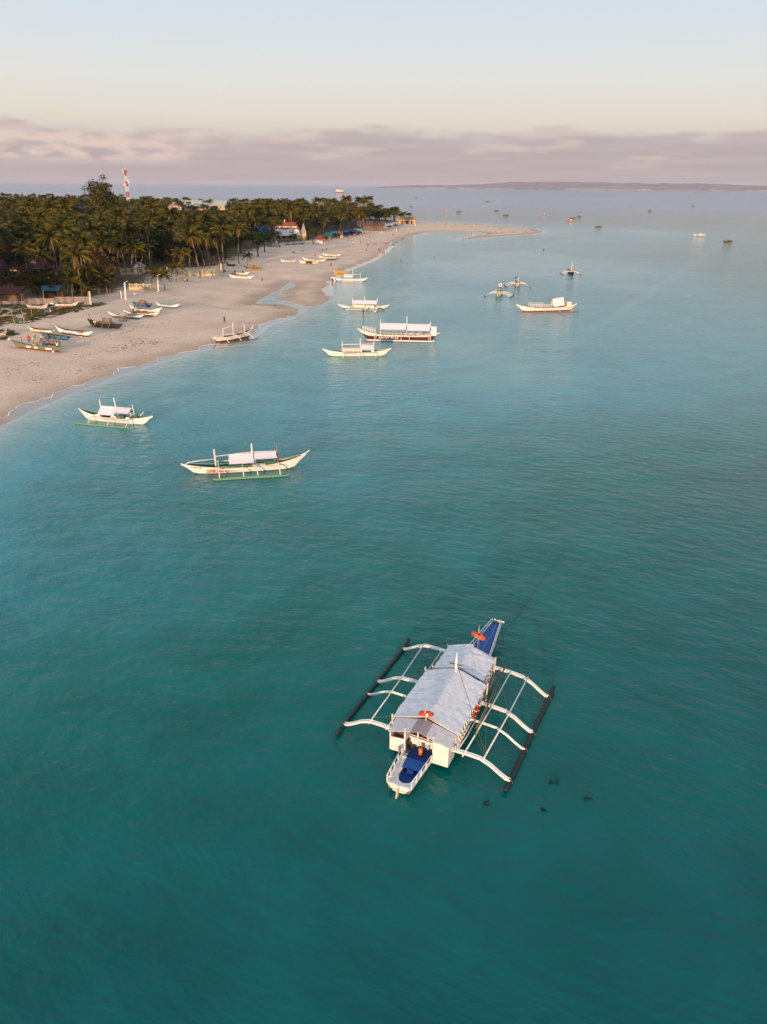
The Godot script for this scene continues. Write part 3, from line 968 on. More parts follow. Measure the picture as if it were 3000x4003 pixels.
# ------------------------------------------------------------------ the big boat close by
func make_hero():
	var a := deg_to_rad(24.3)
	var pos := Vector3(3.92, 0, -37.83) + Vector3(cos(a), 0, sin(a)) * 0.1
	# +x runs to the bow, +z to the side that carries the bamboo poles
	var o := thing("tour_boat", "large white outrigger tour boat with grey canvas roofs, blue decks and red life rings", "boat", pos, PI / 2 - a)
	var W: Material = mat("hero_white", 0.86, 0.83, 0.78, 0.45, 0.9)
	var B: Material = mat("hero_blue", 0.012, 0.055, 0.22, 0.55, 0.8)
	var B2: Material = mat("hero_deck_blue", 0.010, 0.085, 0.33, 0.5, 0.5)
	var K: Material = mat("hero_black", 0.018, 0.024, 0.024, 0.5, 1.2)
	var CL: Material = mat("hero_canvas", 0.84, 0.85, 0.89, 0.7, 0.5)
	CL.backlight_enabled = true
	CL.backlight = Color(0.4, 0.4, 0.42)
	CL.heightmap_enabled = false
	var GR: Material = mat("hero_grey_roof", 0.62, 0.62, 0.65, 0.55, 0.6)
	var FL: Material = mat("hero_floor", 0.30, 0.25, 0.21, 0.7, 1.1)
	var D: Material = mat("hero_plywood", 0.42, 0.30, 0.19, 0.8, 0.8)
	# --- hull: stern is a transom, the bow runs out long and narrow
	var st := [[-7.62, 0.62, 0.55, 0.10], [-7.2, 0.66, 0.56, -0.05], [-5.2, 0.80, 0.58, -0.3], [-3.0, 0.92, 0.60, -0.4], [0.0, 1.0, 0.62, -0.4], [2.5, 0.95, 0.68, -0.35], [4.5, 0.78, 0.78, -0.3], [6.0, 0.60, 0.88, -0.15], [7.4, 0.44, 0.98, 0.2], [8.3, 0.36, 1.06, 0.6], [8.78, 0.30, 1.10, 0.92]]
	var hs := MB.new()
	var hb := MB.new()
	for e in [1.0, -1.0]:
		var r1 := []
		var r2 := []
		for s in st:
			var yp: float = clampf(0.16, s[3] + 0.02, s[2] - 0.06)
			r1.append(PackedVector3Array([Vector3(s[0], yp, s[1] * 0.86 * e), Vector3(s[0], s[2] - 0.07, s[1] * e), Vector3(s[0], s[2] - 0.07, (s[1] + 0.05) * e), Vector3(s[0], s[2], (s[1] + 0.05) * e), Vector3(s[0], s[2], (s[1] - 0.06) * e), Vector3(s[0], s[2] - 0.28, (s[1] - 0.09) * e)]))
			r2.append(PackedVector3Array([Vector3(s[0], s[3], 0), Vector3(s[0], lerpf(s[3], yp, 0.3), s[1] * 0.6 * e), Vector3(s[0], yp, s[1] * 0.86 * e)]))
		if e < 0: r1.reverse(); r2.reverse()
		hs.loft(r1); hb.loft(r2)
	part("hull_side", hs, W, o)
	part("hull_bottom", hb, mat("hero_bottom", 0.42, 0.44, 0.40, 0.5, 0.8), o)
	var tr := MB.new()
	tr.hexa([Vector3(-7.60, 0.10, -0.30), Vector3(-7.60, 0.10, 0.30), Vector3(-7.52, 0.10, 0.30), Vector3(-7.52, 0.10, -0.30), Vector3(-7.64, 0.56, -0.66), Vector3(-7.64, 0.56, 0.66), Vector3(-7.54, 0.56, 0.66), Vector3(-7.54, 0.56, -0.66)])
	part("transom", tr, W, o)
	var rud := MB.new()
	rud.hexa([Vector3(-8.0, -0.3, -0.03), Vector3(-7.66, -0.3, -0.03), Vector3(-7.66, -0.3, 0.03), Vector3(-8.0, -0.3, 0.03), Vector3(-7.86, 0.45, -0.03), Vector3(-7.62, 0.5, -0.03), Vector3(-7.62, 0.5, 0.03), Vector3(-7.86, 0.45, 0.03)])
	rud.beam(Vector3(-7.7, 0.5, 0.0), Vector3(-7.7, 0.62, 0.0), 0.08, 0.08)
	part("rudder", rud, mat("rudder_cream", 0.72, 0.64, 0.50, 0.5, 1.0), o)
	# floor of the well and decks
	var fl := MB.new()
	var fl_pts := []
	for s in st.slice(0, 8): fl_pts.append(s)
	for i in fl_pts.size() - 1:
		var p: Array = fl_pts[i]
		var q: Array = fl_pts[i + 1]
		fl.hexa([Vector3(p[0], 0.22, -p[1] + 0.08), Vector3(q[0], 0.22, -q[1] + 0.08), Vector3(q[0], 0.22, q[1] - 0.08), Vector3(p[0], 0.22, p[1] - 0.08), Vector3(p[0], p[2] - 0.29, -p[1] + 0.08), Vector3(q[0], q[2] - 0.29, -q[1] + 0.08), Vector3(q[0], q[2] - 0.29, q[1] - 0.08), Vector3(p[0], p[2] - 0.29, p[1] - 0.08)])
	part("well_floor", fl, FL, o)
	# stern deck: a broad white ledge around a dark rounded well
	var led := MB.new()
	var inner := []
	for i in 9:
		var t := PI / 2 + PI * i / 8.0
		inner.append(Vector3(-6.85 + cos(t) * 0.42, 0.46, 0.08 - sin(t) * -0.40))
	for i in 8:
		var p: Vector3 = inner[i]
		var q: Vector3 = inner[i + 1]
		var po := Vector3(-7.55 if i > 1 and i < 7 else p.x, 0.46, clampf(p.z * 3.0, -0.60, 0.60))
		var qo := Vector3(-7.55 if i + 1 > 1 and i + 1 < 7 else q.x, 0.46, clampf(q.z * 3.0, -0.60, 0.60))
		led.quad(p, q, qo, po)
		led.quad(p, q, q - Vector3(0, 0.18, 0), p - Vector3(0, 0.18, 0))
	led.box(Vector3(-6.0, 0.43, -0.53), Vector3(1.7, 0.06, 0.32))
	led.box(Vector3(-6.0, 0.43, 0.62), Vector3(1.7, 0.06, 0.12))
	part("stern_ledge", led, W, o)
	var well := MB.new()
	well.box(Vector3(-6.65, 0.315, 0.08), Vector3(1.1, 0.03, 0.80))
	part("stern_mat", well, B, o)
	var tp := MB.new()
	tp.hexa([Vector3(-6.25, 0.50, -0.42), Vector3(-5.55, 0.50, -0.44), Vector3(-5.55, 0.50, 0.66), Vector3(-6.25, 0.50, 0.64), Vector3(-6.25, 0.53, -0.42), Vector3(-5.55, 0.60, -0.44), Vector3(-5.55, 0.60, 0.66), Vector3(-6.25, 0.53, 0.64)])
	part("blue_tarp", tp, B2, o)
	for k in 3:
		var fold := MB.new()
		fold.tube([Vector3(-6.25, 0.52, -0.05 + 0.11 * k), Vector3(-6.42, 0.45, 0.0 + 0.10 * k), Vector3(-6.6, 0.38, -0.03 + 0.13 * k)], [0.06, 0.05, 0.02], 5)
		part("tarp_fold", fold, B2, o, true)
	var bm := MB.new()
	bm.box(Vector3(-4.95, 0.47, 0.12), Vector3(1.0, 0.05, 1.3))
	part("blue_mat", bm, B, o)
	var fb := MB.new()
	fb.box(Vector3(-4.9, 0.41, 0.0), Vector3(1.25, 0.06, 1.52))
	part("stern_floor", fb, FL, o)
	var beamm := MB.new()
	beamm.box(Vector3(-5.48, 0.47, 0.0), Vector3(0.07, 0.07, 1.55))
	part("cross_beam", beamm, W, o)
	var drum := MB.new()
	drum.lathe(Vector3(-5.0, 0.5, 0.1), [[0.001, 0.0], [0.11, 0.0], [0.12, 0.3], [0.10, 0.42], [0.001, 0.44]], 10)
	part("orange_drum", drum, mat("hero_orange", 0.55, 0.16, 0.03, 0.5), o, true)
	# stern rails
	for e in [1.0, -1.0]:
		var y0 := 0.57
		var rl := [Vector3(-7.55, y0, 0.66 * e), Vector3(-6.5, y0, 0.74 * e), Vector3(-5.3, y0, 0.82 * e)]
		for h in [0.36]:
			rod(o, "stern_rail", W, [rl[0] + Vector3(0, h, 0), rl[1] + Vector3(0, h, 0), rl[2] + Vector3(0, h, 0)], 0.028, 5)
		for i in 5:
			var t := i / 4.0 * 2.0
			var k := mini(int(t), 1)
			var p: Vector3 = rl[k].lerp(rl[k + 1], t - k)
			var ps := MB.new()
			ps.beam(p - Vector3(0, 0.1, 0), p + Vector3(0, 0.37, 0), 0.05, 0.05)
			part("rail_post", ps, W, o)
	rod(o, "stern_brace", W, [Vector3(-7.55, 0.85, -0.66), Vector3(-7.1, 0.52, -0.4)], 0.03, 5)
	# --- toilet and store wings beside the stern
	for e in [-1.0, 1.0]:
		var z0: float = 0.80 * e
		var z1: float = 1.66 * e
		var wing := MB.new()
		var top := 1.66
		var low := 1.56
		var xb := -5.02 if e < 0 else -5.1
		# back board, with a window strip under the roof on one side
		var t_in := (top if e > 0 else 1.20)
		var t_out := (low if e > 0 else 1.12)
		wing.hexa([Vector3(xb, 0.30, z0), Vector3(xb, 0.30, z1), Vector3(xb + 0.05, 0.30, z1), Vector3(xb + 0.05, 0.30, z0), Vector3(xb, t_in, z0), Vector3(xb, t_out, z1), Vector3(xb + 0.05, t_out, z1), Vector3(xb + 0.05, t_in, z0)])
		part("wing_board", wing, mat("wing_cream", 0.87, 0.81, 0.72, 0.45, 0.35), o)
		var sd := MB.new()
		sd.hexa([Vector3(xb + 0.05, 0.30, z1 - 0.05 * e), Vector3(-4.12, 0.30, z1 - 0.05 * e), Vector3(-4.12, 0.30, z1), Vector3(xb + 0.05, 0.30, z1), Vector3(xb + 0.05, low, z1 - 0.05 * e), Vector3(-4.12, low, z1 - 0.05 * e), Vector3(-4.12, low, z1), Vector3(xb + 0.05, low, z1)])
		part("wing_side", sd, W, o)
		var inn := MB.new()
		inn.box(Vector3(-4.55, 0.95, z0), Vector3(0.9, 1.2, 0.05))
		part("wing_inner_wall", inn, M.wing_cream, o)
		var wf := MB.new()
		wf.box(Vector3(-4.58, 0.33, (z0 + z1) / 2), Vector3(0.9, 0.05, 0.78))
		part("wing_floor", wf, W, o)
		if e < 0:
			for zz in [z0, z1 + 0.03]:
				var pp := MB.new()
				pp.box(Vector3(xb + 0.02, 1.38, zz), Vector3(0.06, 0.5, 0.06))
				part("wing_post", pp, W, o)
			var dim := MB.new()
			dim.box(Vector3(-4.3, 1.0, (z0 + z1) / 2), Vector3(0.05, 1.2, 0.75))
			part("wing_bulkhead", dim, D, o)
			for i in 5:
				var bar := MB.new()
				bar.box(Vector3(xb - 0.012, 0.52, -0.92 - 0.12 * i), Vector3(0.014, 0.26, 0.016))
				part("grille_bar", bar, mat("grille_grey", 0.48, 0.47, 0.46), o)
			for yy in [0.40, 0.52, 0.64]:
				var bar := MB.new()
				bar.box(Vector3(xb - 0.012, yy, -1.16), Vector3(0.014, 0.016, 0.52))
				part("grille_bar", bar, M.grille_grey, o)
	var bl := MB.new()
	bl.box(Vector3(-4.78, 0.75, -0.74), Vector3(0.34, 0.55, 0.12)); bl.box(Vector3(-4.78, 0.52, -0.70), Vector3(0.3, 0.2, 0.2))
	part("blue_drum", bl, K, o)
	# stern shelter roof: grey sheets over a ridge, the middle one darker
	var n := 7
	for seg in [[-1.72, -0.45, GR], [-0.45, 0.42, mat("hero_dark_roof", 0.34, 0.31, 0.33, 0.6, 1.4)], [0.42, 1.74, GR]]:
		var rf := MB.new()
		var yz := func(z: float) -> float: return 2.06 - 0.27 * absf(z)
		var z0: float = seg[0]
		var z1: float = seg[1]
		var zm := 0.0 if z0 < 0 and z1 > 0 else (z0 + z1) / 2
		for pr in [[z0, zm], [zm, z1]]:
			var ya: float = yz.call(pr[0])
			var yb: float = yz.call(pr[1])
			rf.hexa([Vector3(-5.16, ya - 0.06, pr[0]), Vector3(-4.08, ya + 0.02, pr[0]), Vector3(-4.08, yb + 0.02, pr[1]), Vector3(-5.16, yb - 0.06, pr[1]), Vector3(-5.16, ya - 0.03, pr[0]), Vector3(-4.08, ya + 0.05, pr[0]), Vector3(-4.08, yb + 0.05, pr[1]), Vector3(-5.16, yb - 0.03, pr[1])])
		part("shelter_roof", rf, seg[2], o)
	for z in [-0.80, -0.30, 0.28, 0.80]:
		var p := MB.new()
		var x := -4.4 if absf(z) < 0.5 else -5.0
		p.box(Vector3(x, 1.15, z), Vector3(0.07, 1.56 - 0.1 * absf(z), 0.07))
		part("shelter_post", p, W, o)
	# low wall of planks at the back of the stern floor and what stands behind it
	for i in 3:
		var pl := MB.new()
		pl.box(Vector3(-4.28, 0.50 + 0.125 * i, 0.0), Vector3(0.05, 0.115, 1.54))
		part("bulkhead_plank", pl, W, o)
	for q in [[-0.48, 0.36, mat("hero_blue2", 0.02, 0.05, 0.22)], [0.05, 0.62, mat("hero_red", 0.36, 0.07, 0.02, 0.6, 1.0)]]:
		var pn := MB.new()
		pn.box(Vector3(-3.9, 1.15, q[0]), Vector3(0.05, 0.75, q[1]))
		part("inner_panel", pn, q[2], o)
	rod(o, "inner_brace", mat("inner_wood", 0.55, 0.32, 0.18, 0.6, 1.0), [Vector3(-4.1, 1.55, -0.15), Vector3(-4.2, 0.95, 0.15)], 0.04, 5)
	rod(o, "inner_brace", M.inner_wood, [Vector3(-4.1, 1.10, -0.35), Vector3(-4.2, 1.2, 0.02)], 0.04, 5)
	# --- passenger deck
	var dk := MB.new()
	dk.box(Vector3(-0.3, 0.55, 0.0), Vector3(7.6, 0.08, 3.3))
	part("passenger_deck", dk, FL, o)
	for e in [1.0, -1.0]:
		for xx in [-3.2, -2.2, -1.2, -0.2]:
			var be := MB.new()
			be.box(Vector3(xx, 0.78, 1.0 * e), Vector3(0.75, 0.4, 0.45))
			part("bench", be, mat("bench_grey", 0.36, 0.33, 0.30, 0.7, 1.0), o)
	var bk := MB.new()
	bk.box(Vector3(2.2, 0.64, 0.0), Vector3(2.9, 0.06, 2.5))
	part("fore_deck", bk, B, o)
	# side skirts: boards, posts and rails along the deck edge
	for e in [1.0, -1.0]:
		for i in 14:
			var x := -3.95 + i * 0.34
			var pst := MB.new()
			pst.box(Vector3(x, 1.08, 1.66 * e), Vector3(0.05 if i % 3 else 0.09, 1.06, 0.05))
			part("side_post", pst, W, o)
		for yy in [0.62, 1.02]:
			rod(o, "side_rail", W, [Vector3(-4.0, yy, 1.69 * e), Vector3(0.75, yy, 1.69 * e)], 0.035, 5)
		for i in 7:
			var bd := MB.new()
			bd.box(Vector3(-3.75 + i * 0.68, 0.82, 1.64 * e), Vector3(0.50, 0.34, 0.03))
			part("side_board", bd, W, o)
	# fore deck rails
	for e in [1.0, -1.0]:
		for i in 7:
			var x := 0.95 + i * 0.46
			var pst := MB.new()
			pst.box(Vector3(x, 1.12, 1.36 * e), Vector3(0.05, 1.02, 0.05))
			part("side_post", pst, W, o)
		for yy in [0.72, 1.0, 1.3]:
			rod(o, "side_rail", W, [Vector3(0.85, yy, 1.38 * e), Vector3(3.9, yy, 1.38 * e)], 0.03, 5)
	# --- canvas roofs
	for R in [[-4.02, 0.82, 1.80, 1.92, 2.26, 1.62, 0.0], [1.2, 3.72, 1.46, 1.62, 2.12, 1.62, 0.12]]:
		for e in [1.0, -1.0]:
			var cv := MB.new()
			var half: float = R[2] if e > 0 else R[3]
			var nx := 28
			var nz := 14
			var rings := []
			for i in nx + 1:
				var t := float(i) / nx
				var ring := PackedVector3Array()
				for k in nz + 1:
					var u := float(k) / nz
					var kink := 0.42 if e > 0 else 0.5
					var y: float = lerpf(R[4], R[5], u) + 0.05 * sin(minf(u / kink, 1.0) * PI / 2) * (1.0 - u)
					# slack cloth: creases that run up from the laced edge
					var cr := sin(t * (52.0 if e > 0 else 20.0) + u * (5.0 if e > 0 else 2.0) + 2.0 * sin(t * 9.0)) * (0.026 if e > 0 else 0.008) * smoothstep(kink * 0.8, 1.0, u) * (0.55 + 0.9 * absf(n_a.get_noise_2d(t * 90.0, e * 20.0)))
					cr += 0.010 * n_b.get_noise_2d(t * 40.0 + e * 30.0, u * 9.0)
					cr -= 0.05 * sin(u * PI) * sin(t * PI)
					ring.append(Vector3(lerpf(R[0], R[1] + (R[6] * 2.0 if e < 0 else -R[6]), t) + 0.05 * sin(u * PI) * (t - 0.5), y + cr, half * u * e + 0.02 * sin(t * 23.0) * u))
				rings.append(ring)
			if e > 0: rings.reverse()
			cv.loft(rings)
			var hem := []
			for r in rings: hem.append(r[nz])
			cv.tube(hem, 0.02, 4)
			part("canvas_roof", cv, CL, o, true)
			# seams where the widths of cloth are sewn together
			for q in [0.26, 0.52, 0.77]:
				var seam := []
				var ri: PackedVector3Array = rings[int(q * nx)]
				for k in nz + 1: seam.append(ri[k] + Vector3(0, 0.006, 0))
				rod(o, "canvas_seam", mat("seam_grey", 0.52, 0.53, 0.57), seam, 0.010, 4)
			for k in 8:
				var tie := MB.new()
				var rr: PackedVector3Array = rings[int((k + 0.5) / 8.0 * nx)]
				tie.beam(rr[nz], rr[nz] + Vector3(0, -0.16, -0.05 * e), 0.018, 0.018)
				part("lashing", tie, M.rope, o)
			for x in [R[0], R[1]]:
				rod(o, "roof_pole", W, [Vector3(x + 0.02, R[4] - 0.06, 0), Vector3(x + 0.02, R[5] - 0.03, half * e)], 0.03, 5)
		rod(o, "roof_pole", W, [Vector3(R[0] - 0.05, R[4] - 0.05, 0), Vector3(R[1] + 0.05, R[4] - 0.05, 0)], 0.04, 6)
	# corner posts that stand above the cloth
	for q in [[0.84, 1.86], [-4.05, -1.95], [0.84, -1.98], [3.75, -1.66], [3.6, 1.48], [1.2, -1.66]]:
		var p := MB.new()
		p.beam(Vector3(q[0], 0.6, q[1] * 0.97), Vector3(q[0], 1.80, q[1]), 0.07, 0.07)
		part("corner_post", p, mat("post_cream", 0.72, 0.60, 0.44, 0.6, 1.2), o)
	# --- masts, rings
	for q in [[-4.16, 0.02, 1.9, 3.15, 0.05], [0.55, 0.0, 2.1, 3.55, 0.09], [5.05, -0.1, 0.85, 2.75, 0.07]]:
		var mm := MB.new()
		mm.tube([Vector3(q[0], q[2], q[1]), Vector3(q[0], lerpf(q[2], q[3], 0.6), q[1]), Vector3(q[0], lerpf(q[2], q[3], 0.62), q[1]), Vector3(q[0], q[3], q[1])], [q[4], q[4] * 0.9, q[4] * 0.75, 0.012], 8)
		part("mast", mm, W if q[0] > -4.0 and q[0] < 4.0 else (mat("mast_wood", 0.62, 0.42, 0.22, 0.6, 1.2) if q[0] < 0 else W), o, true)
	var tip := MB.new()
	tip.tube([Vector3(0.55, 3.25, 0), Vector3(0.55, 3.62, 0)], [0.028, 0.008], 6)
	part("mast_tip", tip, mat("tip_red", 0.55, 0.08, 0.04), o, true)
	var tip2 := MB.new()
	tip2.tube([Vector3(5.05, 2.1, -0.1), Vector3(5.05, 2.85, -0.1)], [0.06, 0.008], 6)
	part("mast_tip", tip2, M.mast_wood, o, true)
	rod(o, "yard", M.dark_wood, [Vector3(0.55, 2.72, -0.42), Vector3(0.55, 2.72, 0.42)], 0.03, 5)
	for e in [1.0, -1.0]:
		var lp := MB.new()
		lp.box(Vector3(0.55, 2.74, 0.42 * e), Vector3(0.09, 0.09, 0.10))
		part("mast_lamp", lp, M.bamboo, o)
	var r1 := MB.new()
	ring_mesh(r1, Vector3(-4.16, 2.52, 0.02), 0.34, 0.085, Vector3(0.45, 1.0, -0.15).normalized(), 20, 8, Color(0.78, 0.70, 0.62))
	part("life_ring", r1, vmat("ring_red", 0.5), o, true)
	var r3 := MB.new()
	ring_mesh(r3, Vector3(5.02, 2.12, -0.1), 0.40, 0.09, Vector3(0.5, 1.0, 0.25).normalized(), 20, 8)
	part("life_ring", r3, mat("ring_orange", 0.72, 0.10, 0.04, 0.5), o, true)
	var r3b := MB.new()
	ring_mesh(r3b, Vector3(4.98, 2.03, -0.1), 0.47, 0.012, Vector3(0.5, 1.0, 0.25).normalized(), 16, 4)
	part("ring_line", r3b, M.post_cream, o, true)
	for x in [-1.15, -0.55]:
		var r2 := MB.new()
		ring_mesh(r2, Vector3(x, 1.0, 1.76), 0.24, 0.06, Vector3(0, 0.1, 1).normalized(), 20, 8, Color(0.78, 0.70, 0.62))
		part("life_ring", r2, M.ring_red, o, true)
	# --- bow: blue plank deck between two rails
	var bd2 := MB.new()
	bd2.hexa([Vector3(3.9, 0.80, -0.78), Vector3(8.72, 1.06, -0.27), Vector3(8.72, 1.06, 0.27), Vector3(3.9, 0.80, 0.78), Vector3(3.9, 0.86, -0.78), Vector3(8.72, 1.12, -0.27), Vector3(8.72, 1.12, 0.27), Vector3(3.9, 0.86, 0.78)])
	part("bow_deck", bd2, B2, o)
	for e in [1.0, -1.0]:
		var pts := [Vector3(4.0, 1.12, 0.84 * e), Vector3(5.4, 1.2, 0.70 * e), Vector3(7.0, 1.30, 0.50 * e), Vector3(8.7, 1.36, 0.30 * e)]
		rod(o, "bow_rail", W, pts, 0.03, 5)
		for i in 7:
			var t := i / 7.0 * 3.0
			var k := mini(int(t), 2)
			var p: Vector3 = pts[k].lerp(pts[k + 1], t - k)
			var ps := MB.new()
			ps.beam(p - Vector3(0, 0.3, 0), p, 0.045, 0.06)
			part("rail_post", ps, W, o)
	rod(o, "bow_bitt", W, [Vector3(8.80, 1.22, -0.42), Vector3(8.78, 1.22, 0.52)], 0.055, 7)
	for z in [-0.12, 0.22]:
		var kn := MB.new()
		kn.lathe(Vector3(8.72, 1.18, z), [[0.001, 0.0], [0.09, 0.02], [0.10, 0.10], [0.06, 0.18], [0.001, 0.2]], 8)
		part("bitt_knob", kn, M.post_cream, o, true)
	rod(o, "deck_line", mat("pale_rope", 0.35, 0.42, 0.5), [Vector3(8.6, 1.15, 0.02), Vector3(7.2, 1.07, 0.18), Vector3(6.0, 1.0, 0.10), Vector3(4.6, 0.93, 0.25)], 0.014, 4)
	# --- outriggers
	var fy := 0.12
	rod(o, "outrigger_float", K, [Vector3(5.55, 0.30, -4.98), Vector3(5.0, 0.16, -4.95), Vector3(-4.3, 0.10, -4.88), Vector3(-5.0, 0.16, -4.86)], 0.115, 8)
	rod(o, "outrigger_float", K, [Vector3(4.35, 0.28, 4.95), Vector3(3.8, 0.14, 4.93), Vector3(-4.6, 0.06, 4.80), Vector3(-5.25, 0.12, 4.78)], 0.13, 8)
	for q in [[4.38, -4.95, 3.85, 3.25, 4.93], [0.41, -4.90, 0.05, -0.35, 4.90], [-0.95, -4.90, -1.6, -1.87, 4.87], [-4.06, -4.87, -4.5, -4.57, 4.82]]:
		for twin in ([0.0, 0.11] if q[0] != -0.95 else [0.0]):
			var mb := MB.new()
			var pts := []
			var rad := []
			for t in [-1.0, -0.95, -0.88, -0.78, -0.66, -0.5, -0.2, 0.2, 0.5, 0.66, 0.78, 0.88, 0.95, 1.0]:
				var aa := absf(t)
				var x: float = lerpf(q[2], q[0], aa) if t < 0 else lerpf(q[2], q[3], aa)
				var z: float = q[1] * aa if t < 0 else q[4] * aa
				var y := 0.92 + 0.10 * sin(aa * PI) - (0.92 - fy - 0.05) * pow(smoothstep(0.55, 1.0, aa), 1.7)
				pts.append(Vector3(x + twin, y + (0.04 if twin > 0 else 0.0), z))
				rad.append(0.075 if twin == 0.0 else 0.055)
			mb.tube(pts, rad, 7)
			part("outrigger_arm", mb, W, o, true)
		for e in [[q[0], q[1]], [q[3], q[4]]]:
			var la := MB.new()
			ring_mesh(la, Vector3(e[0], 0.13, e[1]), 0.13, 0.025, Vector3.RIGHT, 12, 5)
			part("lashing", la, M.rope, o, true)
	for q in [[4.3, -3.40, -4.5, -3.15, 0.036], [4.0, -2.12, -4.55, -2.10, 0.034], [3.6, 2.46, -4.85, 2.34, 0.042], [3.5, 3.55, -4.8, 3.36, 0.042], [-1.7, 2.02, -4.6, 1.95, 0.035]]:
		rod(o, "outrigger_pole", W, [Vector3(q[0], 1.08, q[1]), Vector3(lerpf(q[0], q[2], 0.5), 1.05, lerpf(q[1], q[3], 0.5) + 0.03), Vector3(q[2], 1.08, q[3])], q[4], 6)
	for q in [[4.3, 2.02, -3.1, 2.42, 0.032, 1.18], [3.6, 2.12, -2.6, 2.30, 0.025, 1.22], [3.0, 2.06, -1.0, 2.5, 0.02, 1.2]]:
		rod(o, "bamboo_pole", M.dark_bamboo, [Vector3(q[0], q[5] + 0.12, q[1]), Vector3(q[2], q[5], q[3])], q[4], 5)
	# stays
	for q in [[Vector3(0.55, 2.9, 0), Vector3(-4.3, 1.1, 3.4)], [Vector3(0.55, 2.9, 0), Vector3(-0.2, 1.1, -3.3)], [Vector3(0.55, 2.5, 0.0), Vector3(3.5, 1.1, 3.5)], [Vector3(5.05, 2.0, -0.1), Vector3(4.3, 1.1, -3.4)], [Vector3(0.8, 1.8, 1.9), Vector3(-4.4, 1.1, 3.4)], [Vector3(-2.0, 1.0, 1.7), Vector3(-4.3, 1.05, 3.3)], [Vector3(3.4, 1.1, 3.6), Vector3(3.2, 0.3, 4.9)], [Vector3(3.6, 1.7, 1.5), Vector3(-0.3, 1.1, 3.4)], [Vector3(-4.05, 1.7, -1.9), Vector3(-4.2, 1.1, -3.4)], [Vector3(8.5, 1.2, 0.4), Vector3(8.55, 0.0, 0.62)]]:
		rod(o, "stay", M.rope, [q[0], q[1]], 0.011, 4)

func make_weed_clumps():
	var k := 0
	for q in [[2165, 3058, 0.26], [1905, 3136, 0.24], [2118, 3166, 0.22], [2300, 3120, 0.2]]:
		var mb := leaf_crown(700 + k, Vector3(q[2], 0.02, q[2] * 0.5), 6, 8, Color(0.010, 0.035, 0.032), Color(0.016, 0.045, 0.040), 0.07)
		var o := part("seaweed_clump", mb, vmat("leaf"), self)
		o.position = at(q[0], q[1], 0.05)
		tag(o, "dark clump of floating weed near the tour boat", "seaweed", "weed clumps around the tour boat")
		k += 1

func make_mooring_rope():
	var pts := []
	for p in [[1963, 2470], [2035, 2395], [2075, 2330], [2115, 2268], [2150, 2222], [2190, 2176], [2210, 2150]]: pts.append(at(p[0], p[1], 0.02) + Vector3(0, 0.045, 0))
	var mb := MB.new()
	mb.tube(pts, 0.013, 5)
	var o := part("mooring_rope", mb, M.rope, self)
	tag(o, "thin dark mooring rope running out from the tour boat's bow", "rope")

# ------------------------------------------------------------------ trees
func palm_crown(seed_: int, n_fronds: int, flen: float, skirt: int) -> MB:
	var r := RandomNumberGenerator.new()
	r.seed = seed_
	var mb := MB.new()
	for i in n_fronds:
		var az := i * 2.39996 + r.randf() * 0.5
		var age := float(i) / n_fronds
		var dead := i >= n_fronds - skirt
		var el := lerpf(1.25, -0.25, pow(age, 0.9)) + r.randf_range(-0.12, 0.12)
		var L := flen * r.randf_range(0.85, 1.12) * (0.75 + 0.25 * sin(minf(age * 2.5, 1.0) * PI / 2))
		if dead: el = -0.75 - r.randf() * 0.4; L *= 0.8
		var droop := lerpf(0.9, 1.5, age) * r.randf_range(0.8, 1.2)
		var side := Vector3(-sin(az), 0, cos(az))
		var green := Color(0.038, 0.045, 0.006).lerp(Color(0.22, 0.155, 0.014), pow(r.randf(), 1.4) * (0.35 + 0.65 * age))
		green = green * r.randf_range(0.75, 1.25)
		if dead: green = Color(0.20, 0.12, 0.05) * r.randf_range(0.7, 1.2)
		var p := Vector3(cos(az) * 0.12, 0.0, sin(az) * 0.12)
		var nseg := 12
		var ang := el
		var pts := [p]
		var dirs := []
		for s in nseg:
			var d := Vector3(cos(az) * cos(ang), sin(ang), sin(az) * cos(ang))
			dirs.append(d)
			p += d * (L / nseg)
			pts.append(p)
			ang -= droop / nseg * (0.5 + 1.2 * s / nseg)
		dirs.append(dirs[-1])
		mb.col = Color(0.16, 0.14, 0.04) * (1.0 if not dead else 0.8)
		for s in nseg:
			var w := 0.035 * (1.0 - 0.8 * s / nseg)
			mb.quad(pts[s] + side * w, pts[s + 1] + side * w * 0.9, pts[s + 1] - side * w * 0.9, pts[s] - side * w)
		var nl := 22
		var twist := r.randf_range(-0.35, 0.35)
		for k in nl:
			var t := 0.10 + 0.9 * (k + r.randf() * 0.6) / nl
			var f := t * nseg
			var q := mini(int(f), nseg - 1)
			var base: Vector3 = pts[q].lerp(pts[q + 1], f - q)
			var d: Vector3 = dirs[q]
			var up := side.cross(d).normalized()
			if up.y < 0: up = -up
			var ll := 0.95 * pow(sin(clampf(0.12 + t * 0.83, 0.0, 1.0) * PI), 0.6) * r.randf_range(0.8, 1.15) * flen / 4.0
			for e in [1.0, -1.0]:
				mb.col = green * r.randf_range(0.8, 1.2)
				var out: Vector3 = (side * e * (0.85 + twist * e) + d * 0.55 - Vector3.UP * (0.55 + 0.35 * t) + up * 0.15).normalized()
				var wv := d * 0.085 * flen / 4.0
				var tip := base + out * ll - Vector3(0, 0.18 * ll, 0)
				var midp := base + out * ll * 0.5
				mb.tri(base - wv, base + wv, midp + wv * 0.9)
				mb.tri(base - wv, midp + wv * 0.9, tip)
	return mb

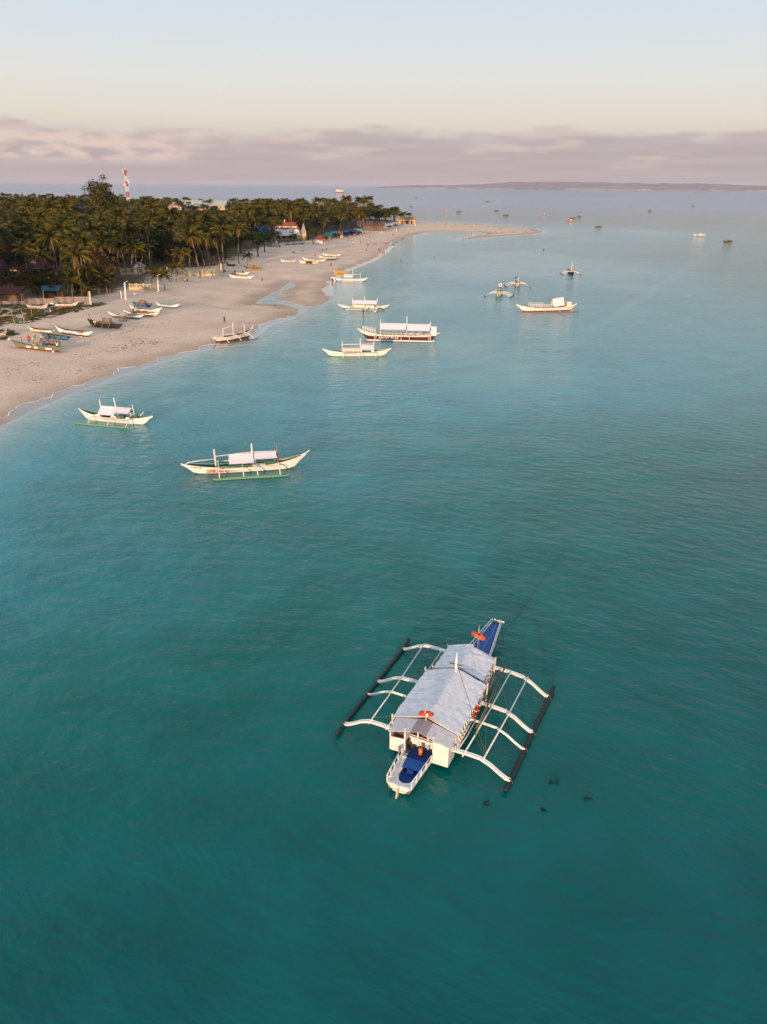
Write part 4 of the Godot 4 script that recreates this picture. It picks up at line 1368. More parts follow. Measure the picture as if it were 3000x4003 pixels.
func coconuts(mb: MB, r: RandomNumberGenerator):
	for i in 6:
		var a := r.randf() * TAU
		mb.col = Color(0.16, 0.15, 0.04) if i % 2 else Color(0.22, 0.14, 0.04)
		mb.lathe(Vector3(cos(a) * 0.24, -0.55 - 0.15 * r.randf(), sin(a) * 0.24), [[0.01, 0.0], [0.13, 0.1], [0.13, 0.22], [0.01, 0.32]], 6)

func palm_trunk(seed_: int, h: float, lean: float) -> Array:
	var r := RandomNumberGenerator.new()
	r.seed = seed_ + 99
	var mb := MB.new()
	var pts := []
	var rad := []
	var az := r.randf() * TAU
	var bow := r.randf_range(-0.3, 0.5)
	for i in 10:
		var t := i / 9.0
		var off := lean * (t * t * (1.0 + bow) - bow * t * 0.5)
		pts.append(Vector3(cos(az) * off + 0.08 * sin(t * 7.0), t * h - 0.3, sin(az) * off))
		rad.append(lerpf(0.19, 0.105, pow(t, 0.6)) * (1.0 + (0.9 if i == 0 else 0.0)))
	mb.col = Color(0.20, 0.155, 0.115)
	mb.tube(pts, rad, 7)
	return [mb, pts[-1]]

func leaf_crown(seed_: int, rad: Vector3, clumps: int, leaves: int, c0: Color, c1: Color, size: float, flat := 0.0) -> MB:
	# leaf-sized faces gathered in uneven clumps through the crown's volume
	var r := RandomNumberGenerator.new()
	r.seed = seed_
	var mb := MB.new()
	for i in clumps:
		var d := Vector3(r.randfn(), r.randfn() * 0.8 + 0.15, r.randfn()).normalized()
		var cp := Vector3(d.x * rad.x, d.y * rad.y, d.z * rad.z) * r.randf_range(0.35, 0.95)
		if flat > 0.0: cp.y = round(cp.y / flat) * flat + r.randf_range(-0.1, 0.1)
		var cr := r.randf_range(0.16, 0.36) * rad.x
		var base := c0.lerp(c1, r.randf()) * r.randf_range(0.7, 1.25)
		for k in leaves:
			var e := Vector3(r.randfn(), r.randfn() * (0.6 if flat == 0.0 else 0.22), r.randfn())
			e = e.normalized() * pow(r.randf(), 0.45) * cr
			var p := cp + e
			var nrm := (e.normalized() + Vector3(r.randfn(), r.randfn() + 0.7, r.randfn()) * 0.6).normalized()
			var u := nrm.cross(Vector3(r.randfn(), r.randfn(), r.randfn())).normalized()
			var w := nrm.cross(u)
			var s := size * r.randf_range(0.6, 1.3)
			mb.col = base * r.randf_range(0.75, 1.3)
			mb.quad(p - u * s, p + w * s * 0.45, p + u * s, p - w * s * 0.45)
	return mb

func limbs(seed_: int, h: float, rad: Vector3, n: int) -> MB:
	var r := RandomNumberGenerator.new()
	r.seed = seed_ + 5
	var mb := MB.new()
	mb.col = Color(0.10, 0.075, 0.055)
	mb.tube([Vector3(0, -0.3, 0), Vector3(0.1, h * 0.35, 0.05), Vector3(0.0, h * 0.7, 0.1), Vector3(0.1, h, 0)], [0.34, 0.25, 0.2, 0.1], 7)
	for i in n:
		var a := i * 2.4 + r.randf()
		var y0 := h * r.randf_range(0.4, 0.8)
		var tip := Vector3(cos(a) * rad.x * 0.75, h + rad.y * r.randf_range(-0.3, 0.7), sin(a) * rad.z * 0.75)
		mb.tube([Vector3(0.05, y0, 0.05), Vector3(0.05, y0, 0.05).lerp(tip, 0.5) + Vector3(0, 0.4, 0), tip], [0.13, 0.08, 0.03], 5)
	return mb

var palms := []      # prototypes: [trunk mesh, crown mesh, top point, whole mesh for the far grove]
var broads := []

func moved(src: MB, off: Vector3, into: MB):
	for i in src.v.size():
		into.v.append(src.v[i] + off)
		into.c.append(src.c[i])

func make_prototypes():
	var r := RandomNumberGenerator.new()
	r.seed = 77
	for i in 7:
		var h: float = [9.5, 11.5, 13.0, 10.5, 12.2, 8.0, 5.0][i]
		var crown := palm_crown(200 + i, 24 if i < 6 else 18, [4.0, 3.8, 4.1, 3.7, 4.2, 4.0, 3.8][i], [3, 2, 4, 3, 2, 3, 1][i])
		coconuts(crown, r)
		var tr := palm_trunk(200 + i, h, [0.6, 1.6, 0.8, 2.4, 1.2, 1.0, 0.4][i])
		var all := MB.new()
		moved(tr[0], Vector3.ZERO, all)
		moved(crown, tr[1], all)
		palms.append([tr[0].mesh(true), crown.mesh(), tr[1], all.mesh(), h])
	var kinds := [
		[Vector3(3.6, 2.6, 3.6), 46, 62, Color(0.022, 0.034, 0.008), Color(0.065, 0.068, 0.014), 0.26, 0.0, 5.0],
		[Vector3(4.4, 2.4, 4.2), 52, 62, Color(0.014, 0.026, 0.008), Color(0.034, 0.046, 0.012), 0.26, 0.9, 5.5],
		[Vector3(3.2, 2.8, 3.2), 40, 60, Color(0.055, 0.036, 0.014), Color(0.105, 0.060, 0.022), 0.24, 0.0, 5.0],
		[Vector3(2.6, 5.2, 2.6), 60, 60, Color(0.045, 0.055, 0.016), Color(0.085, 0.082, 0.022), 0.20, 0.0, 6.5],
		[Vector3(2.2, 1.6, 2.2), 30, 60, Color(0.022, 0.032, 0.008), Color(0.060, 0.060, 0.014), 0.22, 0.0, 1.3],
		[Vector3(3.3, 4.6, 3.3), 95, 60, Color(0.040, 0.044, 0.012), Color(0.085, 0.078, 0.020), 0.20, 0.0, 7.0]]
	for i in kinds.size():
		var k: Array = kinds[i]
		var crown := leaf_crown(300 + i, k[0], k[1], k[2], k[3], k[4], k[5], k[6])
		var h: float = k[7]
		var tr := limbs(300 + i, h, k[0], 6)
		var all := MB.new()
		moved(tr, Vector3.ZERO, all)
		moved(crown, Vector3(0, h + k[0].y * 0.45, 0), all)
		broads.append([tr.mesh(true), crown.mesh(), Vector3(0, h + k[0].y * 0.45, 0), all.mesh(), h + k[0].y * 1.4])

func plant_palm(p: Vector3, kind: int, s: float, turn: float, label: String, group: String) -> Node3D:
	var o := thing("coconut_palm", label, "palm tree", p, turn, group)
	part("trunk", palms[kind][0], vmat("bark", 0.9), o)
	var c := part("crown", palms[kind][1], vmat("palm_leaf", 0.55, Color(0.55, 0.6, 0.3)), o)
	c.position = palms[kind][2]
	o.scale = Vector3.ONE * s
	return o

func plant_tree(p: Vector3, kind: int, s: float, turn: float, called: String, label: String, group := "") -> Node3D:
	var o := thing(called, label, "tree", p, turn, group)
	part("trunk", broads[kind][0], vmat("bark", 0.9), o)
	var c := part("crown", broads[kind][1], vmat("leaf", 0.6, Color(0.45, 0.5, 0.3)), o)
	c.position = broads[kind][2]
	o.scale = Vector3.ONE * s
	return o

var clearings := []   # [px0, py0, px1, py1 at that height]: sight lines that the photograph shows open
func screen(w: Vector3) -> Vector2:
	var q := cam_basis.inverse() * (w - EYE)
	var f := 4003.0 / 2.0 / HALF
	return Vector2(1500.0 - f * q.x / q.z, 2001.5 + f * q.y / q.z)

func make_grove():
	# palms that stand out at the edge of the sand: base in the photograph, height of the trunk
	for q in [[615, 1136, 6, 0.95, "lone young palm leaning over the white lamp post on the sand"], [645, 1133, 6, 0.75, ""], [875, 1066, 2, 1.02, "tall palm at the open end of the lattice fence"], [862, 1062, 4, 0.9, ""], [715, 1098, 0, 0.85, ""], [690, 1100, 6, 0.9, ""], [545, 1105, 3, 0.95, ""], [520, 1106, 1, 0.9, ""], [560, 1103, 0, 0.95, ""], [500, 1106, 4, 0.8, ""], [470, 1092, 1, 0.85, ""], [445, 1085, 2, 0.8, ""], [405, 1120, 5, 0.8, ""], [285, 1168, 6, 0.85, ""], [355, 1186, 6, 0.62, ""], [160, 1120, 5, 1.0, ""], [115, 1110, 0, 1.0, ""], [420, 1150, 6, 0.8, ""], [968, 1040, 6, 0.72, "small yellowing palm on the sand before the dark spreading tree"], [782, 1090, 1, 1.1, ""], [690, 1010, 2, 1.25, "tall slender palm rising above the grove behind the lattice fence"], [820, 1050, 0, 1.0, ""], [800, 1048, 3, 0.9, ""], [745, 1048, 4, 1.0, ""], [935, 1030, 2, 0.95, ""], [1100, 965, 1, 0.9, "palm standing before the house with white roof"], [1146, 940, 2, 1.15, "tall palm standing over the red roof ridge"], [1265, 925, 0, 0.9, ""], [1330, 915, 1, 0.85, ""], [1412, 912, 3, 1.1, "leaning palm beside the dark beach bar"], [1425, 912, 0, 1.0, ""], [1517, 892, 0, 0.8, ""], [1545, 886, 5, 1.05, ""], [1565, 882, 0, 0.75, ""], [1575, 880, 5, 0.95, ""], [1601, 877, 0, 0.72, "last slim palm at the root of the sand spit"]]:
		var p := on_land(q[0], q[1])
		plant_palm(p, q[2], q[3], rng.randf() * TAU, q[4] if q[4] else ["mid height palm", "tall slightly leaning palm", "tall palm with brown hanging fronds", "strongly leaning palm", "tall broad crowned palm", "short thick crowned palm", "young low palm"][q[2]] + " with its foot in the open sand", "" if q[4] else "palms along the edge of the sand")
	# dark spreading trees by the houses and big trees named one by one
	for q in [[1010, 1003, 1, 1.0, "spreading_tree", "dark flat topped tree spreading over the sand by the white lifeguard stand"], [1035, 985, 1, 0.9, "spreading_tree", "layered dark tree before the blue cottage"], [1150, 955, 1, 0.55, "spreading_tree", "low dark tree before the yellow house wall"], [1225, 953, 0, 0.85, "broadleaf_tree", "dense dark tree on the spit side of the white roofed house"], [990, 962, 1, 0.9, "spreading_tree", "dark layered tree behind the white lifeguard stand"], [1085, 948, 1, 0.6, "spreading_tree", "dark tree below the gable of the red roofed house"]]:
		plant_tree(on_land(q[0], q[1]), q[2], q[3], rng.randf() * TAU, q[4], q[5])
	for q in [[20, 1158, 2, 0.62], [75, 1150, 0, 0.62], [130, 1150, 2, 0.55], [180, 1146, 0, 0.5], [235, 1160, 2, 0.6], [45, 1132, 0, 0.6], [110, 1128, 2, 0.6], [200, 1122, 2, 0.68], [260, 1130, 0, 0.6], [320, 1150, 0, 0.6], [-20, 1140, 2, 0.7], [345, 1118, 2, 0.6], [300, 1112, 0, 0.7], [385, 1132, 0, 0.5], [150, 1176, 0, 0.42], [212, 1172, 2, 0.42], [95, 1166, 0, 0.5]]:
		plant_tree(on_land(q[0], q[1]), q[2], q[3], rng.randf() * TAU, "russet_tree" if q[2] == 2 else "broadleaf_tree", "low russet tree before the plum roofed house" if q[2] == 2 else "low dark leafy tree before the plum roofed house", "low trees before the plum roofed house")
	# the tall feathery tree that breaks the skyline
	var tall := at_z(392, 790, -380.0)
	plant_tree(Vector3(tall.x, land_height(tall.x, tall.z), tall.z), 5, 2.2, 0.4, "casuarina_tree", "tall feathery tree rising above the palms near the red and white mast")
	# a jittered grid of trees through the grove; the ones that show largest are things of their own
	var spots := []
	var z := -196.0
	while z > -1180.0:
		var step := 6.3 if z > -420.0 else (7.5 if z > -700.0 else 10.0)
		var x := -0.75 * -z - 45.0
		while x < 20.0:
			var p := Vector2(x + rng.randf_range(-0.45, 0.45) * step, z + rng.randf_range(-0.45, 0.45) * step)
			x += step
			if p.x < p.y * 0.66 - 20.0: continue
			if not Geometry2D.is_point_in_polygon(p, grove_edge): continue
			var g := grove_depth(p.x, p.y) if p.y > -760.0 else 50.0
			if g < 3.5: continue
			spots.append([p, g, rng.randf(), rng.randf(), rng.randf()])
		z -= step
	var far_p := {}
	var far_b := {}
	var n_palm := 0
	var n_tree := 0
	for s in spots:
		var p: Vector2 = s[0]
		var y := land_height(p.x, p.y)
		var dist := p.length()
		var kind: int
		var palm: bool = s[2] < (0.74 if p.y > -560.0 else 0.45)
		# redder and rounder trees on the landward side
		if p.x < p.y * 0.40 and p.y < -280.0: palm = s[2] < 0.35
		kind = int(s[3] * 6.0) if palm else (0 if s[3] < 0.45 else (1 if s[3] < 0.62 else (2 if s[3] < 0.90 else 3)))
		var sc: float = (0.72 + 0.62 * pow(s[4], 1.3)) if palm else (0.85 + 0.45 * s[4])
		if palm and s[1] < 14.0: sc *= 0.85
		sc *= lerpf(1.0, 0.74, smoothstep(600.0, 900.0, dist))
		var foot := Vector3(p.x, y, p.y)
		var top: float = (palms[kind][4] + 3.0 if palm else broads[kind][4]) * sc
		var hidden := false
		var a := screen(foot + Vector3(0, top, 0))
		var b := screen(foot)
		var wpx := (3.4 if palm else 3.0) * sc * 3079.0 / dist
		for c in clearings:
			if a.x + wpx > c[0] and a.x - wpx < c[2] and a.y < c[3] and b.y > c[1] and dist < c[4]: hidden = true
		if hidden: continue
		if dist < 330.0 and palm and n_palm < 225 and p.x > p.y * 0.53 - 8.0:
			n_palm += 1
			plant_palm(foot, kind, sc, s[4] * TAU * 3.0, ["mid height palm", "tall slightly leaning palm", "tall palm with brown hanging fronds", "strongly leaning palm", "tall broad crowned palm", "short thick crowned palm", "young low palm"][kind] + [" in the front row of the grove", " a few rows back in the grove", " standing deep in the grove"][0 if s[1] < 16.0 else (1 if s[1] < 42.0 else 2)], "palms of the grove")
		elif dist < 430.0 and not palm and n_tree < 120 and p.x > p.y * 0.53 - 8.0:
			n_tree += 1
			plant_tree(foot, kind, sc, s[4] * TAU * 3.0, ["broadleaf_tree", "spreading_tree", "russet_tree", "casuarina_tree"][kind], ["round dark green tree between the palms of the grove", "flat layered dark tree between the palms of the grove", "russet brown leaved tree between the palms of the grove", "tall feathery tree between the palms of the grove"][kind].replace("of the grove", ["near the sand", "behind the front rows", "deep in the grove"][0 if s[1] < 16.0 else (1 if s[1] < 60.0 else 2)]), "leafy trees between the palms")
		else:
			var t := Transform3D(Basis(Vector3.UP, s[4] * TAU * 3.0).scaled(Vector3.ONE * sc), foot)
			var into: Dictionary = far_p if palm else far_b
			if not into.has(kind): into[kind] = []
			into[kind].append(t)
	print("palms ", n_palm, " trees ", n_tree, " of ", spots.size())
	for k in far_p: scatter("palm_grove", palms[k][3], vmat("palm_leaf"), far_p[k], "far coconut palms merging into one grove toward the skyline")
	for k in far_b: scatter("woodland", broads[k][3], vmat("leaf"), far_b[k], "far leafy trees merging into one wood toward the skyline")
	# the grove goes on along the coast beside the viewer; its long shade lies over the huts and the foot of the trees
	var beside := []
	for i in 34:
		var p := Vector2(-128.0 + 30.0 * rng.randf(), -168.0 + 70.0 * rng.randf())
		beside.append(Transform3D(Basis(Vector3.UP, rng.randf() * TAU).scaled(Vector3.ONE * rng.randf_range(0.8, 1.15)), Vector3(p.x, land_height(p.x, p.y), p.y)))
	scatter("palm_grove", palms[4][3], vmat("palm_leaf"), beside, "palms of the grove going on along the coast beside the huts")
	# bushes that close the foot of the grove
	var bushes := []
	for s in spots:
		var p: Vector2 = s[0]
		if p.length() > 420.0 or s[1] > 60.0 or s[1] < 7.0: continue
		if s[2] < 0.45: continue
		var q := p + Vector2(s[3] - 0.5, s[4] - 0.5) * 7.0
		var foot := Vector3(q.x, land_height(q.x, q.y), q.y)
		var b := screen(foot)
		var clear := true
		for c in clearings:
			if b.x > c[0] - 20 and b.x < c[2] + 20 and b.y < c[3] + 40 and b.y > c[1] and p.length() < c[4]: clear = false
		if clear: bushes.append(Transform3D(Basis(Vector3.UP, s[4] * 20.0).scaled(Vector3.ONE * (0.5 + 0.7 * s[3])), foot))
	scatter("undergrowth", broads[4][3], vmat("leaf"), bushes, "dark bushes closing the foot of the palm grove")

func scatter(called: String, mesh: Mesh, m: Material, list: Array, label: String):
	var mm := MultiMesh.new()
	mm.transform_format = MultiMesh.TRANSFORM_3D
	mm.mesh = mesh
	mm.instance_count = list.size()
	for i in list.size(): mm.set_instance_transform(i, list[i])
	var o := MultiMeshInstance3D.new()
	o.multimesh = mm
	o.material_override = m
	o.name = numbered(called)
	add_child(o)
	tag(o, label, "vegetation" if called != "seaweed_wrack" else "seaweed", "", "stuff")

func make_ground_cover():
	# rough grass by the left hand walls, with a ragged edge on the sand
	var tuft := MB.new()
	var r := RandomNumberGenerator.new()
	r.seed = 12
	for i in 26:
		var a := r.randf() * TAU
		var p := Vector3(cos(a), 0, sin(a)) * r.randf() * 0.32
		var d := Vector3(r.randfn() * 0.14, r.randf_range(0.10, 0.26), r.randfn() * 0.14)
		var w := Vector3(-sin(a), 0, cos(a)) * 0.03
		tuft.col = Color(0.085, 0.085, 0.025).lerp(Color(0.14, 0.10, 0.04), r.randf())
		tuft.tri(p - w, p + w, p + d)
	var poly := PackedVector2Array()
	for q in [[-40, 1300], [0, 1275], [60, 1268], [110, 1262], [150, 1255], [190, 1245], [235, 1232], [270, 1222], [315, 1220], [345, 1206], [385, 1198], [415, 1190], [400, 1184], [350, 1188], [200, 1190], [0, 1190], [-80, 1200], [-80, 1300]]:
		var w := on_land(q[0], q[1])
		poly.append(Vector2(w.x, w.z))
	var poly2 := PackedVector2Array()
	for q in [[-60, 1332], [0, 1330], [24, 1328], [30, 1318], [55, 1312], [82, 1306], [70, 1297], [40, 1290], [0, 1292], [-60, 1296]]:
		var w := on_land(q[0], q[1])
		poly2.append(Vector2(w.x, w.z))
	var list := []
	for pg in [poly, poly2]:
		for i in 26000:
			var p := Vector2(r.randf_range(-108, -60), r.randf_range(-215, -145))
			if not Geometry2D.is_point_in_polygon(p, pg): continue
			if n_b.get_noise_2d(p.x * 1.4, p.y * 1.4) + n_a.get_noise_2d(p.x * 3.0, p.y * 3.0) < -0.22: continue
			list.append(Transform3D(Basis(Vector3.UP, r.randf() * TAU).scaled(Vector3.ONE * r.randf_range(0.7, 1.5)), Vector3(p.x, land_height(p.x, p.y), p.y)))
	scatter("grass", tuft.mesh(), vmat("grass_blade", 0.8), list, "rough olive grass on the upper beach by the block walls")
	# lines of dried weed and scraps left by the tide
	var bit := MB.new()
	bit.col = Color(0.07, 0.05, 0.035)
	for i in 7:
		var p := Vector3(r.randfn() * 0.25, 0.0, r.randfn() * 0.12)
		bit.box(p + Vector3(0, 0.03, 0), Vector3(r.randf_range(0.1, 0.35), 0.06, 0.06), Basis(Vector3.UP, r.randf() * 3.0))
	var wl := []
	for seg in [[[280, 1395], [620, 1335], 60], [[440, 1372], [640, 1330], 50], [[500, 1352], [590, 1322], 40], [[1050, 1190], [1098, 1205], 46], [[935, 1262], [985, 1262], 26], [[1330, 1052], [1362, 1032], 40], [[640, 1165], [700, 1150], 16], [[20, 1455], [150, 1420], 26], [[430, 1300], [660, 1262], 40], [[880, 1230], [1010, 1180], 14], [[300, 1340], [520, 1290], 40], [[1380, 985], [1460, 965], 24], [[120, 1500], [420, 1420], 30]]:
		var p0 := on_land(seg[0][0], seg[0][1])
		var p1 := on_land(seg[1][0], seg[1][1])
		for i in seg[2]:
			var t := r.randf()
			var p := p0.lerp(p1, t) + Vector3(r.randfn() * 0.9, 0, r.randfn() * 1.1 + sin(t * 9.0) * 0.8)
			p.y = land_height(p.x, p.z)
			if p.y < 0.05: continue
			wl.append(Transform3D(Basis(Vector3.UP, r.randf() * TAU).scaled(Vector3.ONE * r.randf_range(0.2, 0.7)), p))
	for i in 260:
		var p := Vector3(r.randf_range(-95, -30), 0, r.randf_range(-330, -105))
		var d := shore_dist(p.x, p.z)
		if d < 4.0 or grove_depth(p.x, p.z) > 0.0: continue
		p.y = beach_profile(d, p.x, p.z)
		wl.append(Transform3D(Basis(Vector3.UP, r.randf() * TAU).scaled(Vector3.ONE * r.randf_range(0.2, 0.6)), p))
	scatter("seaweed_wrack", bit.mesh(), vmat("weed", 0.9), wl, "scraps of dark dried weed scattered along the tide lines")

# ------------------------------------------------------------------ people
var poses := {}
var figures := {}

func pose_bones(pose: String) -> Array:
	# [from, to, radius, radius, region]: 0 skin, 1 shirt, 2 shorts, 3 hair
	var B := []
	var hip := 0.92
	var lean := 0.0
	var legs := [[Vector3(-0.09, 0.90, 0), Vector3(-0.10, 0.50, 0.02), Vector3(-0.11, 0.09, -0.02)], [Vector3(0.09, 0.90, 0), Vector3(0.10, 0.50, 0.02), Vector3(0.11, 0.09, -0.02)]]
	var arms := [[Vector3(-0.19, 1.38, 0), Vector3(-0.25, 1.12, -0.03), Vector3(-0.24, 0.88, 0.04)], [Vector3(0.19, 1.38, 0), Vector3(0.25, 1.12, -0.03), Vector3(0.24, 0.88, 0.04)]]
	if pose == "walk":
		legs = [[Vector3(-0.09, 0.90, 0), Vector3(-0.10, 0.52, 0.16), Vector3(-0.10, 0.10, 0.22)], [Vector3(0.09, 0.90, 0), Vector3(0.10, 0.50, -0.06), Vector3(0.10, 0.12, -0.26)]]
		arms = [[Vector3(-0.19, 1.38, 0), Vector3(-0.24, 1.13, -0.12), Vector3(-0.23, 0.92, -0.02)], [Vector3(0.19, 1.38, 0), Vector3(0.24, 1.13, 0.08), Vector3(0.22, 0.95, 0.24)]]
	elif pose == "sit":
		hip = 0.16
		legs = [[Vector3(-0.10, 0.14, 0), Vector3(-0.14, 0.42, 0.30), Vector3(-0.12, 0.08, 0.52)], [Vector3(0.10, 0.14, 0), Vector3(0.14, 0.42, 0.30), Vector3(0.12, 0.08, 0.52)]]
		arms = [[Vector3(-0.19, 0.62, 0), Vector3(-0.26, 0.40, 0.08), Vector3(-0.16, 0.36, 0.28)], [Vector3(0.19, 0.62, 0), Vector3(0.26, 0.40, 0.08), Vector3(0.16, 0.36, 0.28)]]
	elif pose == "bend":
		lean = 0.42
		legs[0][1].z = 0.06; legs[1][1].z = 0.06
		arms = [[Vector3(-0.19, 1.22, 0.42), Vector3(-0.22, 0.98, 0.52), Vector3(-0.16, 0.80, 0.62)], [Vector3(0.19, 1.22, 0.42), Vector3(0.22, 0.98, 0.52), Vector3(0.16, 0.80, 0.62)]]
	var chest := Vector3(0, hip + 0.40 - lean * 0.3, lean * 0.9)
	var pel := Vector3(0, hip + 0.03, 0)
	for e in [-1.0, 1.0]:
		B.append([pel + Vector3(0.06 * e, 0, 0), pel + Vector3(0.06 * e, 0.08, 0.02), 0.115, 0.105, 2])
		B.append([pel.lerp(chest, 0.3) + Vector3(0.05 * e, 0, 0), chest + Vector3(0.085 * e, 0, 0), 0.105, 0.115, 1])
	var up := (chest - pel).normalized()
	var neck := chest + up * 0.13
	var head := neck + (up + Vector3(0, 0.5, 0)).normalized() * 0.15
	B.append([chest + up * 0.06, neck + up * 0.04, 0.06, 0.05, 0])
	B.append([head + Vector3(0, -0.03, 0.015), head + Vector3(0, 0.03, 0.0), 0.085, 0.095, 0])
	B.append([head + Vector3(0, 0.05, -0.025), head + Vector3(0, 0.0, -0.04), 0.092, 0.09, 3])
	B.append([head + Vector3(0, -0.02, 0.09), head + Vector3(0, -0.035, 0.105), 0.018, 0.016, 0])
	for l in legs:
		B.append([l[0], l[0].lerp(l[1], 0.75), 0.092, 0.075, 2])
		B.append([l[0].lerp(l[1], 0.75), l[1], 0.066, 0.056, 0])
		B.append([l[1], l[2], 0.056, 0.040, 0])
		B.append([l[2] + Vector3(0, -0.04, 0), l[2] + Vector3(0, -0.055, 0.15), 0.042, 0.034, 0])
	for l in arms:
		B.append([l[0], l[0].lerp(l[1], 0.7), 0.062, 0.052, 1])
		B.append([l[0].lerp(l[1], 0.7), l[1], 0.044, 0.040, 0])
		B.append([l[1], l[2], 0.040, 0.030, 0])
		var hd: Vector3 = (l[2] - l[1]).normalized()
		B.append([l[2], l[2] + hd * 0.07, 0.036, 0.034, 0])
		for f in 4:
			B.append([l[2] + hd * 0.07 + Vector3(0, 0, -0.024 + 0.016 * f), l[2] + hd * [0.14, 0.155, 0.15, 0.13][f] + Vector3(0, 0, -0.026 + 0.017 * f), 0.011, 0.009, 0])
		B.append([l[2] + hd * 0.02 + Vector3(0, 0, 0.03), l[2] + hd * 0.08 + Vector3(0, 0, 0.06), 0.013, 0.010, 0])
	return B

func body(pose: String) -> Array:
	# the smooth union of the tapered limbs, meshed as surface nets: [points, regions, triangles]
	if poses.has(pose): return poses[pose]
	var B := pose_bones(pose)
	var lo := Vector3(9, 9, 9)
	var hi := -lo
	for b in B:
		for p in [b[0], b[1]]:
			lo = lo.min(p - Vector3.ONE * 0.16); hi = hi.max(p + Vector3.ONE * 0.16)
	var h := 0.04
	var nx := int((hi.x - lo.x) / h) + 2
	var ny := int((hi.y - lo.y) / h) + 2
	var nz := int((hi.z - lo.z) / h) + 2
	var F := PackedFloat32Array()
	F.resize(nx * ny * nz)
	F.fill(1.0)
	for b in B:
		var a: Vector3 = b[0]
		var ab: Vector3 = b[1] - a
		var l2 := maxf(ab.length_squared(), 1e-6)
		var pad := Vector3.ONE * (maxf(b[2], b[3]) + 0.10)
		var i0 := ((a.min(b[1]) - pad - lo) / h).floor().max(Vector3.ZERO)
		var i1 := ((a.max(b[1]) + pad - lo) / h).ceil().min(Vector3(nx - 1, ny - 1, nz - 1))
		for x in range(int(i0.x), int(i1.x) + 1):
			for y in range(int(i0.y), int(i1.y) + 1):
				for z in range(int(i0.z), int(i1.z) + 1):
					var p := lo + Vector3(x, y, z) * h
					var t := clampf((p - a).dot(ab) / l2, 0.0, 1.0)
					var d := p.distance_to(a + ab * t) - lerpf(b[2], b[3], t)
					var k := (x * ny + y) * nz + z
					var o := F[k]
					var m := maxf(0.035 - absf(d - o), 0.0) / 0.035
					F[k] = minf(d, o) - m * m * 0.035 * 0.25
	var id := {}
	var pts := []
	var reg := []
	for x in nx - 1:
		for y in ny - 1:
			for z in nz - 1:
				var s := Vector3.ZERO
				var n := 0
				var v := []
				for q in 8: v.append(F[((x + (q & 1)) * ny + y + ((q >> 1) & 1)) * nz + z + (q >> 2)])
				var mn: float = v.min()
				if mn > 0.0 or v.max() <= 0.0: continue
				for e in [[0, 1], [2, 3], [4, 5], [6, 7], [0, 2], [1, 3], [4, 6], [5, 7], [0, 4], [1, 5], [2, 6], [3, 7]]:
					var f0: float = v[e[0]]
					var f1: float = v[e[1]]
					if (f0 > 0.0) == (f1 > 0.0): continue
					var t := f0 / (f0 - f1)
					var p0 := Vector3(e[0] & 1, (e[0] >> 1) & 1, e[0] >> 2)
					var p1 := Vector3(e[1] & 1, (e[1] >> 1) & 1, e[1] >> 2)
					s += p0.lerp(p1, t); n += 1
				var w := lo + (Vector3(x, y, z) + s / n) * h
				id[(x * ny + y) * nz + z] = pts.size()
				pts.append(w)
				var best := 9.0
				var rg := 0
				for b in B:
					var ab: Vector3 = b[1] - b[0]
					var t := clampf((w - b[0]).dot(ab) / maxf(ab.length_squared(), 1e-6), 0.0, 1.0)
					var d: float = w.distance_to(b[0] + ab * t) - lerpf(b[2], b[3], t)
					if d < best: best = d; rg = b[4]
				reg.append(rg)
	var tris := []
	for x in range(1, nx - 1):
		for y in range(1, ny - 1):
			for z in range(1, nz - 1):
				var f0 := F[(x * ny + y) * nz + z]
				for ax in 3:
					var j := [((x + 1) * ny + y) * nz + z, (x * ny + y + 1) * nz + z, (x * ny + y) * nz + z + 1]
					var f1 := F[j[ax]]
					if (f0 > 0.0) == (f1 > 0.0): continue
					var u := [Vector3i(0, 1, 0), Vector3i(0, 0, 1), Vector3i(1, 0, 0)]
					var w := [Vector3i(0, 0, 1), Vector3i(1, 0, 0), Vector3i(0, 1, 0)]
					var c := []
					for q in [Vector3i(), u[ax], u[ax] + w[ax], w[ax]]:
						c.append(id.get(((x - q.x) * ny + y - q.y) * nz + z - q.z, -1))
					if c.has(-1): continue
					if f0 > 0.0: c.reverse()
					tris.append_array([c[0], c[2], c[1], c[0], c[3], c[2]])
	poses[pose] = [pts, reg, tris]
	return poses[pose]

func figure(pose: String, shirt: Color, shorts: Color) -> ArrayMesh:
	var key := pose + str(shirt) + str(shorts)
	if figures.has(key): return figures[key]
	var b := body(pose)
	var cols := [Color(0.26, 0.13, 0.075), shirt, shorts, Color(0.015, 0.012, 0.010)]
	var st := SurfaceTool.new()
	st.begin(Mesh.PRIMITIVE_TRIANGLES)
	st.set_smooth_group(0)
	for i in b[2]:
		st.set_color(cols[b[1][i]])
		st.add_vertex(b[0][i])
	st.generate_normals()
	figures[key] = st.commit()
	return figures[key]

const HUES := ["white", "black", "red", "tan", "blue", "pink", "brown", "black", "yellow", "white", "tan", "black"]
const RED := Color(0.50, 0.03, 0.03)
const WHITE := Color(0.72, 0.68, 0.62)
const BLUE := Color(0.03, 0.06, 0.25)
const BLACK := Color(0.02, 0.02, 0.025)
const GREEN := Color(0.08, 0.26, 0.04)
const TAN := Color(0.26, 0.13, 0.075)
const KHAKI := Color(0.22, 0.16, 0.09)
const PINK := Color(0.60, 0.25, 0.24)
const YELLOW := Color(0.65, 0.42, 0.05)

func person(p: Vector3, pose: String, shirt: Color, shorts: Color, turn: float, label: String, group := ""):
	var o := part("person", figure(pose, shirt, shorts), vmat("cloth_and_skin", 0.8), self)
	o.position = p - Vector3(0, 0.02, 0)
	o.rotation.y = turn
	tag(o, label, "person", group)

